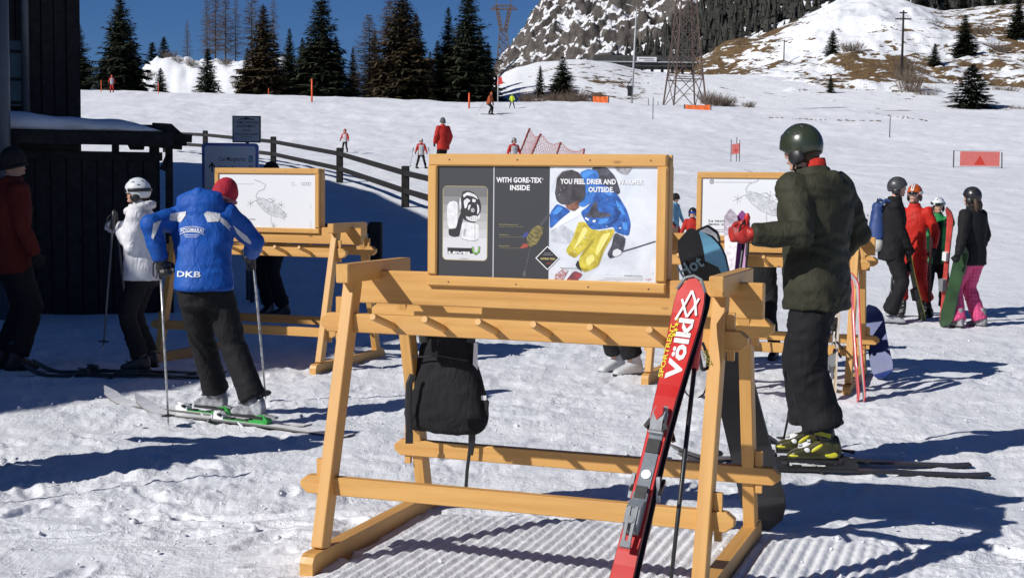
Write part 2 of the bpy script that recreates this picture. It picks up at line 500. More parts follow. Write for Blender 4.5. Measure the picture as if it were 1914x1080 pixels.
def build_ground():
    uf = np.arange(-.47, .4701, .00165)
    uo = np.array([.5, .55, .62, .72, .9, 1.2, 1.7, 2.5, 4, 7, 14, 40, 120.])
    u = np.concatenate([-uo[::-1], uf, uo])
    yn = [3.0]
    while yn[-1] < 175: yn.append(yn[-1] * (1.0026 if 4.2 < yn[-1] < 6.4 else 1.0066))
    y = np.concatenate([[-60, -25, -12, -6, -3, -1, 0, 1, 1.8, 2.4, 2.7, 2.85], yn, [185, 200, 230, 300, 450, 800, 1500, 3000, 6000, 8500]])
    Y, U = np.meshgrid(y, u, indexing='ij')
    X = U * np.maximum(Y, 3.0)
    x = X.ravel(); yy = Y.ravel()
    z = macro(x, yy)
    near = 1 - sst(13, 24, yy)
    ins = (np.abs(U.ravel()) < .6) & (yy > 2)
    d = np.zeros_like(z)
    xi, yi = x[ins], yy[ins]
    ru, rv = rack_uv(xi, yi)
    wob = fbm2(xi * .9, yi * .9, 3, 77)
    cor = sst(-.02, .12, ru + .05 * wob) * (1 - sst(1.75, 2.25, ru + .3 * wob)) * (1 - sst(1.12, 1.35, rv + .15 * wob))
    cor = cor * (1 - .75 * sst(.1, .5, fbm2(xi * 1.7 + 3, yi * 1.7, 3, 31)) * sst(1.3, 1.6, ru))
    ridge = np.abs(np.sin((ru + .006 * wob + .02 * rv) * math.pi / .047))
    rough = .020 * fbm2(xi * 1.7, yi * 1.7, 3, 1) + (.016 * np.maximum(fbm2(xi * 6.5, yi * 6.5, 3, 3), -.3) + .009 * np.abs(fbm2(xi * 21, yi * 21, 2, 4))) * (.35 + .9 * sst(-.25, .35, fbm2(xi * .8, yi * .8, 2, 6)))
    # ski and boot traces: long thin grooves
    a1 = .25; g = np.abs(vn2((xi * math.cos(a1) + yi * math.sin(a1)) * .35, (-xi * math.sin(a1) + yi * math.cos(a1)) * 3.2, 41))
    rough = rough - .010 * np.exp(-(g / .04) ** 2)
    small = .017 * ridge + .0022 * fbm2(xi * 14, yi * 14, 2, 8)
    # boot prints and ski traces
    rnd = random.Random(21)
    for k in range(230):
        cy = 5.0 + 9.5 * rnd.random(); cx = rnd.uniform(-.40, .40) * cy; a = rnd.uniform(0, 6.28); L_, W_, dp = rnd.uniform(.11, .16), rnd.uniform(.04, .06), rnd.uniform(.010, .026)
        m = (np.abs(xi - cx) < .3) & (np.abs(yi - cy) < .3)
        dx, dy = xi[m] - cx, yi[m] - cy; e = ((dx * math.cos(a) + dy * math.sin(a)) / L_) ** 2 + ((dy * math.cos(a) - dx * math.sin(a)) / W_) ** 2
        rough[m] += -dp * np.exp(-e ** 2) + dp * .45 * np.exp(-(e - 1.7) ** 2 * 2)
    for x0, y0, a, ln in ((1.7, 7.75, .16, 4.0), (1.7, 7.95, .17, 4.0), (-3.4, 7.7, .35, 3.0), (-3.4, 7.9, .36, 3.0), (.2, 8.6, -.25, 3.2), (.2, 8.82, -.24, 3.2), (2.4, 6.6, .4, 3), (2.3, 6.85, .41, 3), (-1.9, 6.2, .12, 2.6), (-1.0, 9.4, .2, 4), (-1.0, 9.6, .21, 4)):
        s = (xi - x0) * math.cos(a) + (yi - y0) * math.sin(a); t = (yi - y0) * math.cos(a) - (xi - x0) * math.sin(a) + .03 * np.sin(s * 1.3)
        w = sst(0, .3, s) * (1 - sst(ln - .5, ln, s)); rough += w * (-.014 * np.exp(-(t / .035) ** 4) + .006 * np.exp(-((np.abs(t) - .06) / .02) ** 2))
    d[ins] = (rough * (1 - cor) + small * cor) * near[ins] * .9
    mid = sst(17, 30, yi) * (1 - sst(120, 170, yi))
    d[ins] += mid * (.03 * fbm2(xi * .9, yi * .5, 3, 51) - .015 * np.exp(-(np.abs(vn2((xi + .5 * yi) * .5, (yi - .3 * xi) * .05, 61)) / .03) ** 2))
    z = z + d
    V = np.stack([x, yy, z], 1)
    ny, nx = Y.shape
    idx = np.arange(ny * nx).reshape(ny, nx)
    F = np.stack([idx[:-1, :-1], idx[:-1, 1:], idx[1:, 1:], idx[1:, :-1]], -1).reshape(-1, 4)
    return grid_mesh('snow_ground', V, F)

def grid_mesh(name, V, F):
    me = bpy.data.meshes.new(name)
    me.vertices.add(len(V)); me.vertices.foreach_set('co', np.ascontiguousarray(V, dtype=np.float32).ravel())
    k = F.shape[1]
    me.loops.add(F.size); me.loops.foreach_set('vertex_index', np.ascontiguousarray(F, dtype=np.int32).ravel())
    me.polygons.add(len(F)); me.polygons.foreach_set('loop_start', np.arange(0, F.size, k, dtype=np.int32))
    me.polygons.foreach_set('use_smooth', np.ones(len(F), dtype=bool))
    me.update(calc_edges=True); me.validate()
    return me

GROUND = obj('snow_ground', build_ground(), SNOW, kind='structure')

def fan(pxs, ds, zf):
    D, P = np.meshgrid(ds, pxs, indexing='ij')
    rx = np.array([ray(p, 200).x for p in pxs])
    X = rx[None, :] * D
    z, extra = zf(P.ravel(), D.ravel(), X.ravel())
    V = np.stack([X.ravel(), D.ravel(), z], 1)
    ny, nx = D.shape; idx = np.arange(ny * nx).reshape(ny, nx)
    F = np.stack([idx[:-1, :-1], idx[:-1, 1:], idx[1:, 1:], idx[1:, :-1]], -1).reshape(-1, 4)
    return V, F, extra

def sky_z(P, D, tab):
    """height of the skyline table [(px,py)] for pixel columns P at distance D"""
    px = [a for a, b in tab]; py = [b for a, b in tab]
    yy = np.interp(P, px, py)
    r0 = np.array([ray(p, 0).z for p in px]); r1 = np.array([ray(p, 100).z for p in px])
    a = np.interp(P, px, r0); b = np.interp(P, px, r1)
    return CAMH + (a + (b - a) * yy / 100.0) * D

KNOLL_TAB = [(700, 215), (860, 185), (930, 147), (965, 131), (1000, 124), (1050, 119), (1090, 118), (1140, 124), (1200, 136), (1290, 143), (1420, 150), (1700, 160), (1990, 170)]
HILL_TAB = [(1000, 205), (1120, 172), (1215, 141), (1290, 121), (1345, 97), (1400, 77), (1480, 42), (1560, 3), (1620, -5), (1680, 4), (1760, 24), (1830, 14), (1914, 10), (2100, 0)]

def knoll(P, D, X):
    z1 = sky_z(P, 172.0, KNOLL_TAB)
    s = sst(112, 172, D)
    z0 = np.interp(D, [105, 118, 172], [6.6, 7.9, 7.9])
    z = z0 + (z1 - z0) * s - .0016 * np.maximum(D - 172, 0) ** 2 * 2
    z += s * (.35 * fbm2(X * .08, D * .08, 4, 14) + .10 * fbm2(X * .5, D * .5, 3, 15)) - .5 * (1 - sst(108, 116, D))
    g = .12 + .34 * np.exp(-((P - 1135) / 75) ** 2 - ((D - 140) / 16) ** 2) + .25 * sst(1090, 1000, P) * np.exp(-((D - 168) / 6) ** 2)
    return z, g

def hill(P, D, X):
    d1 = 255.0
    z1 = sky_z(P, d1, HILL_TAB)
    q = np.clip((D - 124) / (d1 - 124), 0, 1)
    s = .55 * q + .45 * q * q * (3 - 2 * q)
    z0 = 7.6
    z = z0 + (z1 - z0) * s - .012 * np.maximum(D - d1, 0) ** 1.6
    bumps = 1.8 * fbm2(X * .045, D * .045, 4, 24) + .75 * fbm2(X * .16, D * .16, 3, 25) + .16 * fbm2(X * .7, D * .7, 2, 26)
    z += bumps * sst(122, 150, D) * (1 - .75 * sst(225, 255, D)) - .8 * (1 - sst(118, 128, D))
    el = z - z0
    # bare grass: along the sunny left brow and in broken patches
    brow = np.exp(-np.maximum(0, (P - (1255 + (D - 150) * 2.1))) / 90.0) * sst(126, 140, D)
    pat = .42 * np.maximum(0, fbm2(X * .035 + 4, D * .03, 3, 33)) + .22 * sst(1600, 1900, P) * sst(130, 150, D)
    g = .285 + .36 * brow * sst(1230, 1270, P) + pat + .28 * np.exp(-((P - 1575) / 60) ** 2 - ((D - 150) / 9) ** 2)
    g -= .35 * np.exp(-((P - 1600) / 130) ** 2 - ((D - 225) / 30) ** 2)
    g *= sst(128, 140, D)
    return z, g

def hill_z(px, d):
    X = ray(px, 200).x * d
    return float(hill(np.array([float(px)]), np.array([float(d)]), np.array([X]))[0][0])
def knoll_z(px, d):
    X = ray(px, 200).x * d
    return float(knoll(np.array([float(px)]), np.array([float(d)]), np.array([X]))[0][0])

HILLMAT = m_hill()
def hillside(name, pxs, ds, fn):
    V, F, g = fan(pxs, ds, fn)
    me = grid_mesh(name, V, F)
    a = me.attributes.new('grass', 'FLOAT', 'POINT'); a.data.foreach_set('value', g.astype(np.float32))
    return obj(name, me, HILLMAT, kind='structure')
hillside('snow_knoll', np.arange(690, 2000, 5.0), np.concatenate([np.arange(104, 186, .9), np.arange(188, 240, 6)]), knoll)
hillside('hill', np.arange(1000, 2200, 3.6), np.concatenate([np.arange(116, 262, .8), np.arange(264, 340, 8)]), hill)

FOREST_TAB = [(1000, 190), (1090, 140), (1120, 122), (1180, 104), (1250, 72), (1330, 12), (1420, -70), (1600, -160), (2000, -220)]
def forest_slope(P, D, X):
    z1 = sky_z(P, 560.0, FOREST_TAB)
    q = np.clip((D - 380) / 180, 0, 1)
    z0 = 20.0
    z = z0 + (z1 - z0) * q + (4 * fbm2(X * .02, D * .02, 4, 44) + 1.2 * fbm2(X * .09, D * .09, 3, 45)) * sst(0, .2, q) - .03 * np.maximum(D - 560, 0) ** 1.4
    return z, np.full_like(z, .25)
hillside('forest_slope', np.arange(990, 2010, 8.0), np.concatenate([np.arange(370, 570, 4.0), np.arange(575, 660, 14)]), forest_slope)

MOUNT_TAB = [(840, 330), (885, 215), (915, 152), (930, 125), (948, 100), (962, 78), (978, 55), (992, 26), (1004, 14), (1016, -6), (1050, -50), (1110, -110), (1200, -170), (1400, -260), (1700, -330)]
def mountain(P, D, X):
    d1 = 930.0
    z1 = sky_z(P, d1, MOUNT_TAB)
    q = np.clip((D - 690) / (d1 - 690), 0, 1)
    z0 = 25.0
    def ridged(sx, sy, seed, o=5):
        a, f, s = 1., 1., 0
        for i in range(o):
            s = s + a * (1 - np.abs(vn2(sx * f + 5 * i, sy * f, seed + i)) * 2); a *= .52; f *= 2.07
        return s - 1
    nx = X * .8 + D * .55; ny = D * .8 - X * .55
    r = 15 * ridged(nx * .011, ny * .02, 70) + 4.5 * ridged(X * .055, D * .06, 80, 4) + 1.3 * fbm2(X * .22, D * .25, 3, 90)
    z = z0 + (z1 - z0) * q ** .92 + r * sst(0, .15, q) * (1 - .72 * sst(.86, 1, q)) - .9 * np.maximum(D - d1, 0)
    return z, None
V, F, _ = fan(np.arange(836, 1700, 2.6), np.concatenate([np.arange(688, 936, 1.15), np.arange(940, 1010, 12)]), mountain)
obj('mountain', grid_mesh('mountain', V, F), m_mountain(), kind='structure')

# ------------------------------------------------------------------ trees
def leafmat(name, c0, c1):
    t = NT(name); co = t.coord('Object', rnd=True)
    f = t.noise(co, 1.1, 3, .6); g = t.noise(co, 6.0, 2)
    c = t.mix(t.ramp(g, [(.35, (0, 0, 0)), (.7, (1, 1, 1))]), t.ramp(f, [(.3, c0), (.7, c1)]), dull(c1, 1.3))
    return t.done(c, .7, None, Specular_IOR_Level=.2)
SPRUCE = leafmat('spruce_needles', (.010, .014, .009), (.036, .042, .023))
SPRUCE2 = leafmat('brownish_needles', (.028, .022, .012), (.062, .046, .024))
LARCHTW = leafmat('bare_larch_twigs', (.055, .037, .025), (.12, .085, .058))
BARK = plain('bark', (.06, .045, .035), .9, .3, 3, .4, 20)
SHRUBT = leafmat('shrub_twigs', (.07, .052, .04), (.16, .12, .09))

def spruce_crown(H, R, seed, dens=1.0):
    rnd = random.Random(seed); V = []; F = []
    z = H * .03; 
    def quad(p, a, b, w):
        """leaf-like rhombus from p along a (length) with half width vector b"""
        n = len(V); V.extend([p, p + a * .45 + b, p + a, p + a * .45 - b]); F.append((n, n + 1, n + 2, n + 3))
    ph = rnd.random() * 6
    lean = rnd.uniform(.9, 1.1)
    while z < H * .985:
        t = z / H
        r = R * ((1 - t) ** .82) * rnd.uniform(.80, 1.10) * (.75 + .25 * min(1, t * 9)) + .06
        nb = max(5, int((6 + 6 * (1 - t)) * dens))
        ph += 1.3
        for k in range(nb):
            a = ph + 2 * math.pi * k / nb + rnd.uniform(-.3, .3)
            rr = r * rnd.uniform(.66, 1.12)
            if rnd.random() < .06: rr *= 1.2
            d = Vector((math.cos(a), math.sin(a), 0)); s = Vector((-math.sin(a), math.cos(a), 0))
            droop = .42 - .75 * t
            n = max(3, int(rr / .30))
            zz = z + rnd.uniform(-.12, .12)
            for j in range(n + 1):
                q = (j + .35) / (n + 1)
                p = d * (rr * q) + Vector((0, 0, zz - droop * rr * q * q * .9 + .10 * rr * q ** 4))
                L = rr * (.30 + .18 * (1 - q)) * rnd.uniform(.8, 1.25) + .12
                for sd in (-1, 1):
                    dirv = (d * .75 + s * sd * rnd.uniform(.5, 1.0) + Vector((0, 0, rnd.uniform(-.42, -.05)))).normalized()
                    side = dirv.cross(Vector((rnd.uniform(-.4, .4), rnd.uniform(-.4, .4), 1))).normalized()
                    quad(p, dirv * L, side * (L * .17 + .02), 1)
                if rnd.random() < .5:
                    quad(p, (d * .5 + Vector((0, 0, -.75))).normalized() * (L * .75), s * (L * .16), 1)
            tip = d * rr + Vector((0, 0, zz - droop * rr * .9 + .1 * rr))
            quad(tip - d * .25, d * .45 + Vector((0, 0, .06)), s * .07, 1)
        z += (.22 + .16 * (1 - t)) * (H / 13) ** .5 * rnd.uniform(.8, 1.2) / dens ** .3
    n = len(V); V.extend([Vector((0, 0, H * .95)), Vector((.07, 0, H * .97)), Vector((0, 0, H * 1.01)), Vector((-.07, 0, H * .97))]); F.append((n, n + 1, n + 2, n + 3))
    return mesh_of('crown', V, F)

def larch_crown(H, R, seed, dens=1.0):
    rnd = random.Random(seed); V = []; F = []
    def sliver(p, q, w):
        n = len(V); s = (q - p).cross(Vector((rnd.uniform(-1, 1), rnd.uniform(-1, 1), rnd.uniform(-1, 1)))).normalized() * w
        V.extend([p - s, p + s, q]); F.append((n, n + 1, n + 2))
    z = H * .16
    while z < H * .98:
        t = z / H
        r = R * (min(1, (1 - t) * 1.6) ** .8) * rnd.uniform(.6, 1.15) + .1
        for k in range(int(5 * dens) + 1):
            a = rnd.uniform(0, 6.283); d = Vector((math.cos(a), math.sin(a), rnd.uniform(-.3, .25)))
            b = Vector((0, 0, z)); e = b + d * r
            sliver(b, e, .034)
            for j in range(int(r / .16) + 2):
                q = rnd.uniform(.15, 1); p = b + d * (r * q)
                dv = Vector((rnd.uniform(-1, 1), rnd.uniform(-1, 1), rnd.uniform(-.9, .5))) * rnd.uniform(.2, .55)
                sliver(p, p + dv + d * .2, .02)
        z += .26 * rnd.uniform(.7, 1.3)
    return mesh_of('crown', V, F)

def trunk_mesh(H, r):
    v, f = tube([(0, 0, -.4), (0, 0, H * .2), (.03, .02, H * .55), (0, 0, H * .97)], [r, r * .85, r * .5, r * .06], 8)
    return mesh_of('trunk', v, f, True)

SPR = [(spruce_crown(13, 3.5, 3, 1.15), trunk_mesh(13, .2), 13.0), (spruce_crown(13, 2.9, 8, 1.1), trunk_mesh(13, .18), 13.0), (spruce_crown(12, 3.9, 15, 1.25), trunk_mesh(12, .22), 12.0),
       (spruce_crown(5, 1.5, 22, 1.0), trunk_mesh(5, .09), 5.0)]
LAR = [(larch_crown(15, 2.0, 5, 1.7), trunk_mesh(15, .17), 15.0), (larch_crown(15, 1.7, 9, 1.2), trunk_mesh(15, .13), 15.0), (larch_crown(13, 2.9, 13, 2.6), trunk_mesh(13, .2), 13.0)]

def tree(kind, px, d, top, z, label, group, wid=1.0, mat=None, name=None):
    """kind: (crown, trunk, height); top: pixel row of the tip"""
    p = at(px, top, d)
    H = p.z - z
    r = empty(name or 'spruce_tree', (p.x, d, z), RNG.uniform(0, 6.28), label, 'tree', group)
    s = H / kind[2]; w = s * wid
    M = Matrix.Diagonal((w, w, s, 1))
    obj('crown', kind[0], mat or (SPRUCE if kind in SPR else LARCHTW), r, M)
    obj('trunk', kind[1], BARK, r, M)
    return r

ROW = 'dark spruce in the row of trees behind the ski slope crest'
GR = 'spruces behind the slope crest'
def back(px, d): return gz(ray(px, 200).x * d, d)
for px, d, top, k, w, m in [(146, 132, 40, 0, 1.0, None), (224, 128, -14, 2, 1.0, None), (492, 129, 8, 2, 1.0, SPRUCE2), (600, 130, -24, 0, 1.15, None),
                            (541, 142, 52, 1, .95, None), (565, 146, 70, 0, .9, None), (838, 130, 12, 1, .9, None), (876, 128, -28, 0, 1.15, None), (912, 131, 78, 1, 1.0, None),
                            (660, 140, 88, 1, .9, None), (804, 141, 95, 1, 1.0, None), (700, 146, 60, 0, .9, SPRUCE2), (778, 137, 24, 0, .9, SPRUCE2), (818, 136, 74, 1, 1.1, None), (858, 139, 44, 1, 1.0, None), (897, 136, 54, 1, 1.1, None), (628, 139, 66, 1, 1.0, None), (574, 136, 96, 1, 1.2, None), (462, 134, 88, 1, 1.1, None), (250, 133, 74, 1, 1.0, None), (196, 134, 96, 1, 1.1, None)]:
    tree(SPR[k], px, d, top, back(px, d), ROW if m is None else 'brownish spruce in the row of trees behind the ski slope crest', GR if m is None else 'brownish spruces behind the slope crest', w, m)
tree(SPR[2], 752, 127, -30, back(752, 127), 'broad brown-green spruce, the widest of the row behind the slope crest', None, 1.05, SPRUCE2)
for px, d, top in [(284, 158, 80), (306, 156, 70)]:
    tree(SPR[3], px, d, top, back(px, d), 'small spruce on top of the snow mound against the sky', 'small spruces on the mound', 1.0)
tree(SPR[3], 300, 126, 128, back(300, 126), 'little young spruce standing at the foot of the snow mound', None, 1.25)
tree(SPR[3], 388, 124, 92, back(388, 124), 'medium young spruce in front of the snow mound', None, 1.1)
for px, d, top, k in [(350, 160, 36, 1), (386, 158, -20, 1), (402, 156, -40, 0), (421, 158, -30, 0), (440, 160, -14, 1), (511, 156, -10, 1), (470, 158, -50, 0)]:
    tree(LAR[k], px, d, top, back(px, d), 'tall bare larch with thin trunk rising behind the snow mound', 'bare larches behind the mound', 1.0, None, 'larch_tree')
tree(LAR[2], 690, 134, 22, back(690, 134), 'bare larch with dense brown twigs among the spruces', 'twiggy brown larches', 1.0, None, 'larch_tree')
tree(LAR[2], 728, 137, -10, back(728, 137), 'bare larch with dense brown twigs among the spruces', 'twiggy brown larches', .95, None, 'larch_tree')

tree(SPR[3], 1010, 130, 124, knoll_z(1010, 130), 'slim young spruce at the foot of the snowy knoll', None, .82)
tree(SPR[1], 1052, 129, 104, knoll_z(1052, 129), 'sturdy dark spruce beside a slim one at the foot of the knoll', None, 1.9)
HT = [(1557, 176, 58, 3, 1.35, 'spruce beside a bare bush halfway up the hill'), (1677, 196, 58, 3, 1.2, 'spruce next to the pole with cross-arms on the hill'), (1805, 182, 27, 1, 1.7, 'tall slim spruce high on the hillside'),
      (1748, 170, 82, 3, 1.2, 'short bushy spruce on the hillside left of the tall slim spruce'), (1778, 190, 88, 3, .8, 'tiny spruce close by the tall slim spruce'),
      (1818, 131, 122, 3, 2.1, 'broad dark spruce low on the hill near the slope edge'), (1553, 142, 142, 3, 1.0, 'dwarf spruce on a brown patch low on the hill'), (1905, 200, -10, 1, 1.3, 'spruce on the hilltop by the frame of forest')]
for px, d, top, k, w, lb in HT:
    tree(SPR[k], px, d, top, hill_z(px, d), lb, None, w)
for px, d, top in [(1690, 266, -14), (1725, 268, -20), (1660, 268, -25), (1640, 270, -30), (1770, 268, -8), (1800, 272, -22), (1850, 268, -16), (1880, 266, -18), (1760, 262, 6)]:
    tree(SPR[1], px, d, top, hill_z(px, d) - .5, 'dark spruce standing along the top of the hill', 'spruces on the hilltop', 1.5)

def shrub_mesh(seed, n=150):
    rnd = random.Random(seed); mb = MB()
    for k in range(n):
        a = rnd.uniform(0, 6.283); r0 = rnd.uniform(0, .5)
        p = Vector((math.cos(a) * r0, math.sin(a) * r0, -.05)); d = Vector((math.cos(a) * rnd.uniform(.1, .8), math.sin(a) * rnd.uniform(.1, .8), 1)).normalized()
        L = rnd.uniform(.45, 1.05); q = p + d * L; s = d.cross(Vector((rnd.uniform(-1, 1), rnd.uniform(-1, 1), 0.3))).normalized() * .013
        mb.add([p - s, p + s, q], [(0, 1, 2)])
        for j in range(3):
            b = p + d * L * rnd.uniform(.3, .9); e = b + (d + Vector((rnd.uniform(-1, 1), rnd.uniform(-1, 1), rnd.uniform(-.2, .6)))) * .22
            mb.add([b - s * .6, b + s * .6, e], [(0, 1, 2)])
    return mb.mesh('twigs')
SHR = [shrub_mesh(1, 190), shrub_mesh(2, 130)]
def shrub(px, d, z, w, h, k, label, group):
    p = at(px, 200, d)
    o = obj('bare_shrub', SHR[k], SHRUBT, label=label, cat='shrub', group=group)
    o.location = (p.x, d, z); o.scale = (w, w, h); o.rotation_euler = (0, 0, px)
    return o
for px, d, w, h, k in [(1590, 172, 2.4, 1.6, 0), (1690, 166, 1.8, 1.8, 0), (1730, 143, 2.0, 1.9, 1), (1700, 146, 2.1, 3.4, 1), (1760, 138, 1.7, 1.5, 0), (1690, 150, 1.6, 2.0, 0), (1862, 190, 2.5, 1.8, 0), (1885, 131, 1.8, 1.1, 0), (1845, 130, 1.4, 1.0, 1), (1905, 130, 1.6, 1.2, 0), (1670, 250, 2.5, 1.6, 0), (1875, 150, 2.0, 1.4, 0), (1790, 131, 1.5, 1.0, 1), (1830, 200, 2.2, 1.4, 1)]:
    shrub(px, d, hill_z(px, d) - .05, w, h, k, 'bare brown bush on the snowy hillside', 'bare bushes on the hill')
for px, d, w, h in [(1340, 127, 1.8, 1.4), (1358, 127, 1.5, 1.1), (1400, 126, .9, .7), (1322, 129, 1.4, 1.5)]:
    shrub(px, d, knoll_z(px, d) - .05, w, h, 0, 'bare bush beside the foot of the lattice pylon', 'bare bushes by the pylon')
for px, d, w, h in [(985, 127, 1.2, 1.2), (1012, 125, 1.2, 1.0), (1035, 126, 1.4, 1.2), (1062, 125, 1.2, 1.2), (1090, 126, 1.3, 1.0), (1078, 127, 1.6, 1.5)]:
    shrub(px, d, knoll_z(px, d) - .05, w, h, 0, 'bare reddish bush at the foot of the two knoll spruces', 'bare bushes under the knoll spruces')

for px, d, w, h in [(275, 143, 1.6, .7), (318, 146, 1.2, .8), (335, 145, 1.5, .6), (360, 144, 1.0, .9), (420, 145, 1.4, .8), (445, 141, 1.2, 1.2), (545, 142, 1.4, 1.2), (562, 140, 1.2, 1.0)]:
    x = ray(px, 200).x * d; shrub(px, d, gz(x, d) - .05, w, h, 1, 'bare scrub poking out of the snow mound between the spruces', 'scrub on the mound')
# far wood: reads as one mass
def far_forest():
    V = []; F = []; rnd = random.Random(4); n = 0
    def cone(p, H, R):
        for lev, (b, t, rr) in enumerate(((.06, .55, 1.0), (.32, .8, .72), (.58, 1.0, .46))):
            k = 7; base = len(V)
            for i in range(k):
                a = 6.283 * i / k + rnd.random(); q = R * rr * rnd.uniform(.65, 1.2)
                V.append((p[0] + math.cos(a) * q, p[1] + math.sin(a) * q, p[2] + H * (b + rnd.uniform(-.04, .04))))
            V.append((p[0], p[1], p[2] + H * t))
            for i in range(k): F.append((base + i, base + (i + 1) % k, base + k))
    rg = np.random.default_rng(4); N = 9000
    px = rg.uniform(1080, 1960, N); d = rg.uniform(385, 575, N)
    X = np.interp(px, [1000, 2000], [ray(1000, 200).x, ray(2000, 200).x]) * d
    z = forest_slope(px, d, X)[0]; den = fbm2(X * .035, d * .03, 3, 99)
    y_edge = np.interp(px, [1080, 1235, 1300, 1420], [590, 560, 440, 395])    # open snow on the left, dense wood on the right
    line = (np.abs((d - 470) - (px - 1100) * .45) < 16) & (den > -.25) & (px < 1330)
    ok = ~((d < y_edge) & (den < .35) & ~line) & (den >= -.42)
    for k in np.nonzero(ok)[0][:2600]: cone((X[k], d[k], z[k]), rnd.uniform(4.5, 9.5), rnd.uniform(1.3, 2.1))
    return mesh_of('far_forest', V, F)
FARF = leafmat('far_conifers', (.012, .014, .013), (.036, .036, .03))
obj('far_forest', far_forest(), FARF, label='dark conifer wood covering the slope below the rocky mountain', cat='forest', kind='stuff')

def bare_strip():
    """broken line of bare ground and stubble crossing the far piste"""
    V = []; F = []; rnd = random.Random(3)
    for (x0, y0), (x1, y1), n in (((1432, 228), (1662, 231), 110), ((1622, 212), (1742, 229), 60), ((1150, 168), (1215, 150), 60)):
        for k in range(n):
            q = rnd.random()
            if math.sin(q * 23) + math.sin(q * 57) < -.2: continue
            px = x0 + (x1 - x0) * q; py = y0 + (y1 - y0) * q
            d = 113 - (py - 200) * .35 if py > 190 else 145; x = ray(px, py).x * d + rnd.uniform(-.2, .2); d += rnd.uniform(-.5, .5); z = gz(x, d) if py > 190 else knoll_z(px, d)
            s = rnd.uniform(.03, .11); n0 = len(V)
            V += [(x - s * 1.6, d, z - .05), (x + s * 1.6, d, z - .05), (x + rnd.uniform(-s, s), d + .05, z + s), (x, d + s * 1.5, z - .05)]; F += [(n0, n0 + 1, n0 + 2), (n0 + 1, n0 + 3, n0 + 2), (n0 + 3, n0, n0 + 2)]
    obj('stubble', mesh_of('stubble', V, F), SHRUBT, label='broken line of bare stubble crossing the far snow slope', cat='stubble', kind='stuff')
bare_strip()
# ================================================================== buildings on the left
# station block beside the piste: stands outside the frame and throws the wide shade
def station():
    r = empty('station_building', (-15, 20, 0), 0, 'large dark timber station block beside the piste', 'building')
    def S(x, y, h): return (x - SHX * h + 15, y - SHY * h - 20)     # foot of a wall whose top (height h) shades the snow at x, y
    h = 10.0
    poly = [S(-3.35, 9.0, h), S(-2.0, 11.1, h), S(-1.1, 13.6, h), S(.1, 17.0, h), S(.5, 24, h), S(-2.2, 39, h), S(-6.4, 52, h)]
    poly = poly + [(-17, poly[-1][1]), (-17, poly[0][1])]
    MB().prism(poly, -.1, h - .35).build('wall', BLACKWOOD, r)
    cx = sum(p[0] for p in poly) / len(poly); cy = sum(p[1] for p in poly) / len(poly)
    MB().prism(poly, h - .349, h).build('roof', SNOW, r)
station()

def tall_shed():
    """board-clad building, turned so that only its front shows at the frame's edge"""
    d = 19.6; xr = at(148, 100, d).x; a = .36
    r = empty('timber_building', (xr, d, 0), a, 'tall dark board-clad building behind the snow-covered shelter roof', 'building')
    def T(px): X = ray(px, 120).x; return -(xr - X * d) / (math.cos(a) - X * math.sin(a))      # local x on the front wall
    MB().box((-2.0, 1.9, 2.9), (3.96, 3.7, 5.9)).build('core', BLACKWOOD, r)
    x = -4.0; k = 0
    while x < -.05:
        y = .022 - .012 * (k % 2)
        beam('plank', (x + .0825, y, -.05), (x + .0825, y, 5.85), .153, .03, BLACKWOOD, r, up=(0, 1, 0)); x += .1665; k += 1
    for k in range(22): beam('plank', (.002, .14 + k * .165, -.05), (.002, .14 + k * .165, 5.85), .155, .03, BLACKWOOD, r, up=(1, 0, 0))
    x0, x1 = T(9), T(39); z1, z0 = at(20, 70, 18.8).z, at(20, 195, 18.8).z
    wn_ = MB().box((0, 0, 0), (x1 - x0, .03, z1 - z0)).build('window', plain('window_glass', (.05, .06, .07), .06, .3, 3), r, matrix=Matrix.Translation(((x0 + x1) / 2, -.03, (z0 + z1) / 2)))
    for zz in (.3, -.08, -.4): MB().box((0, -.02, zz), (x1 - x0 + .05, .035, .04)).build('glazing_bar', BLACKWOOD, wn_)
    roof = MB().box((-2.0, 1.8, 5.98), (4.8, 5.0, .18)).build('roof', BLACKWOOD, r)
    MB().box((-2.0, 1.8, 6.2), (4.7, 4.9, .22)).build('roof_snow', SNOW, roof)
    PIPE = plain('painted_pipe', (.09, .10, .115), .45, .15, 5)
    MB().tube([(T(47), -.09, 2.0), (T(47), -.09, 6.0)], .055, 12).build('drain_pipe', PIPE, r, True)
tall_shed()
PIPE = MATS['painted_pipe']
_p = at(4, 100, 15.2)
MB().tube([(0, 0, -.1), (0, 0, 5.2)], .075, 14).build('steel_post', PIPE, None, True, Matrix.Translation((_p.x, 15.2, 0)), label='grey round steel post in front of the dark shelter', cat='post')

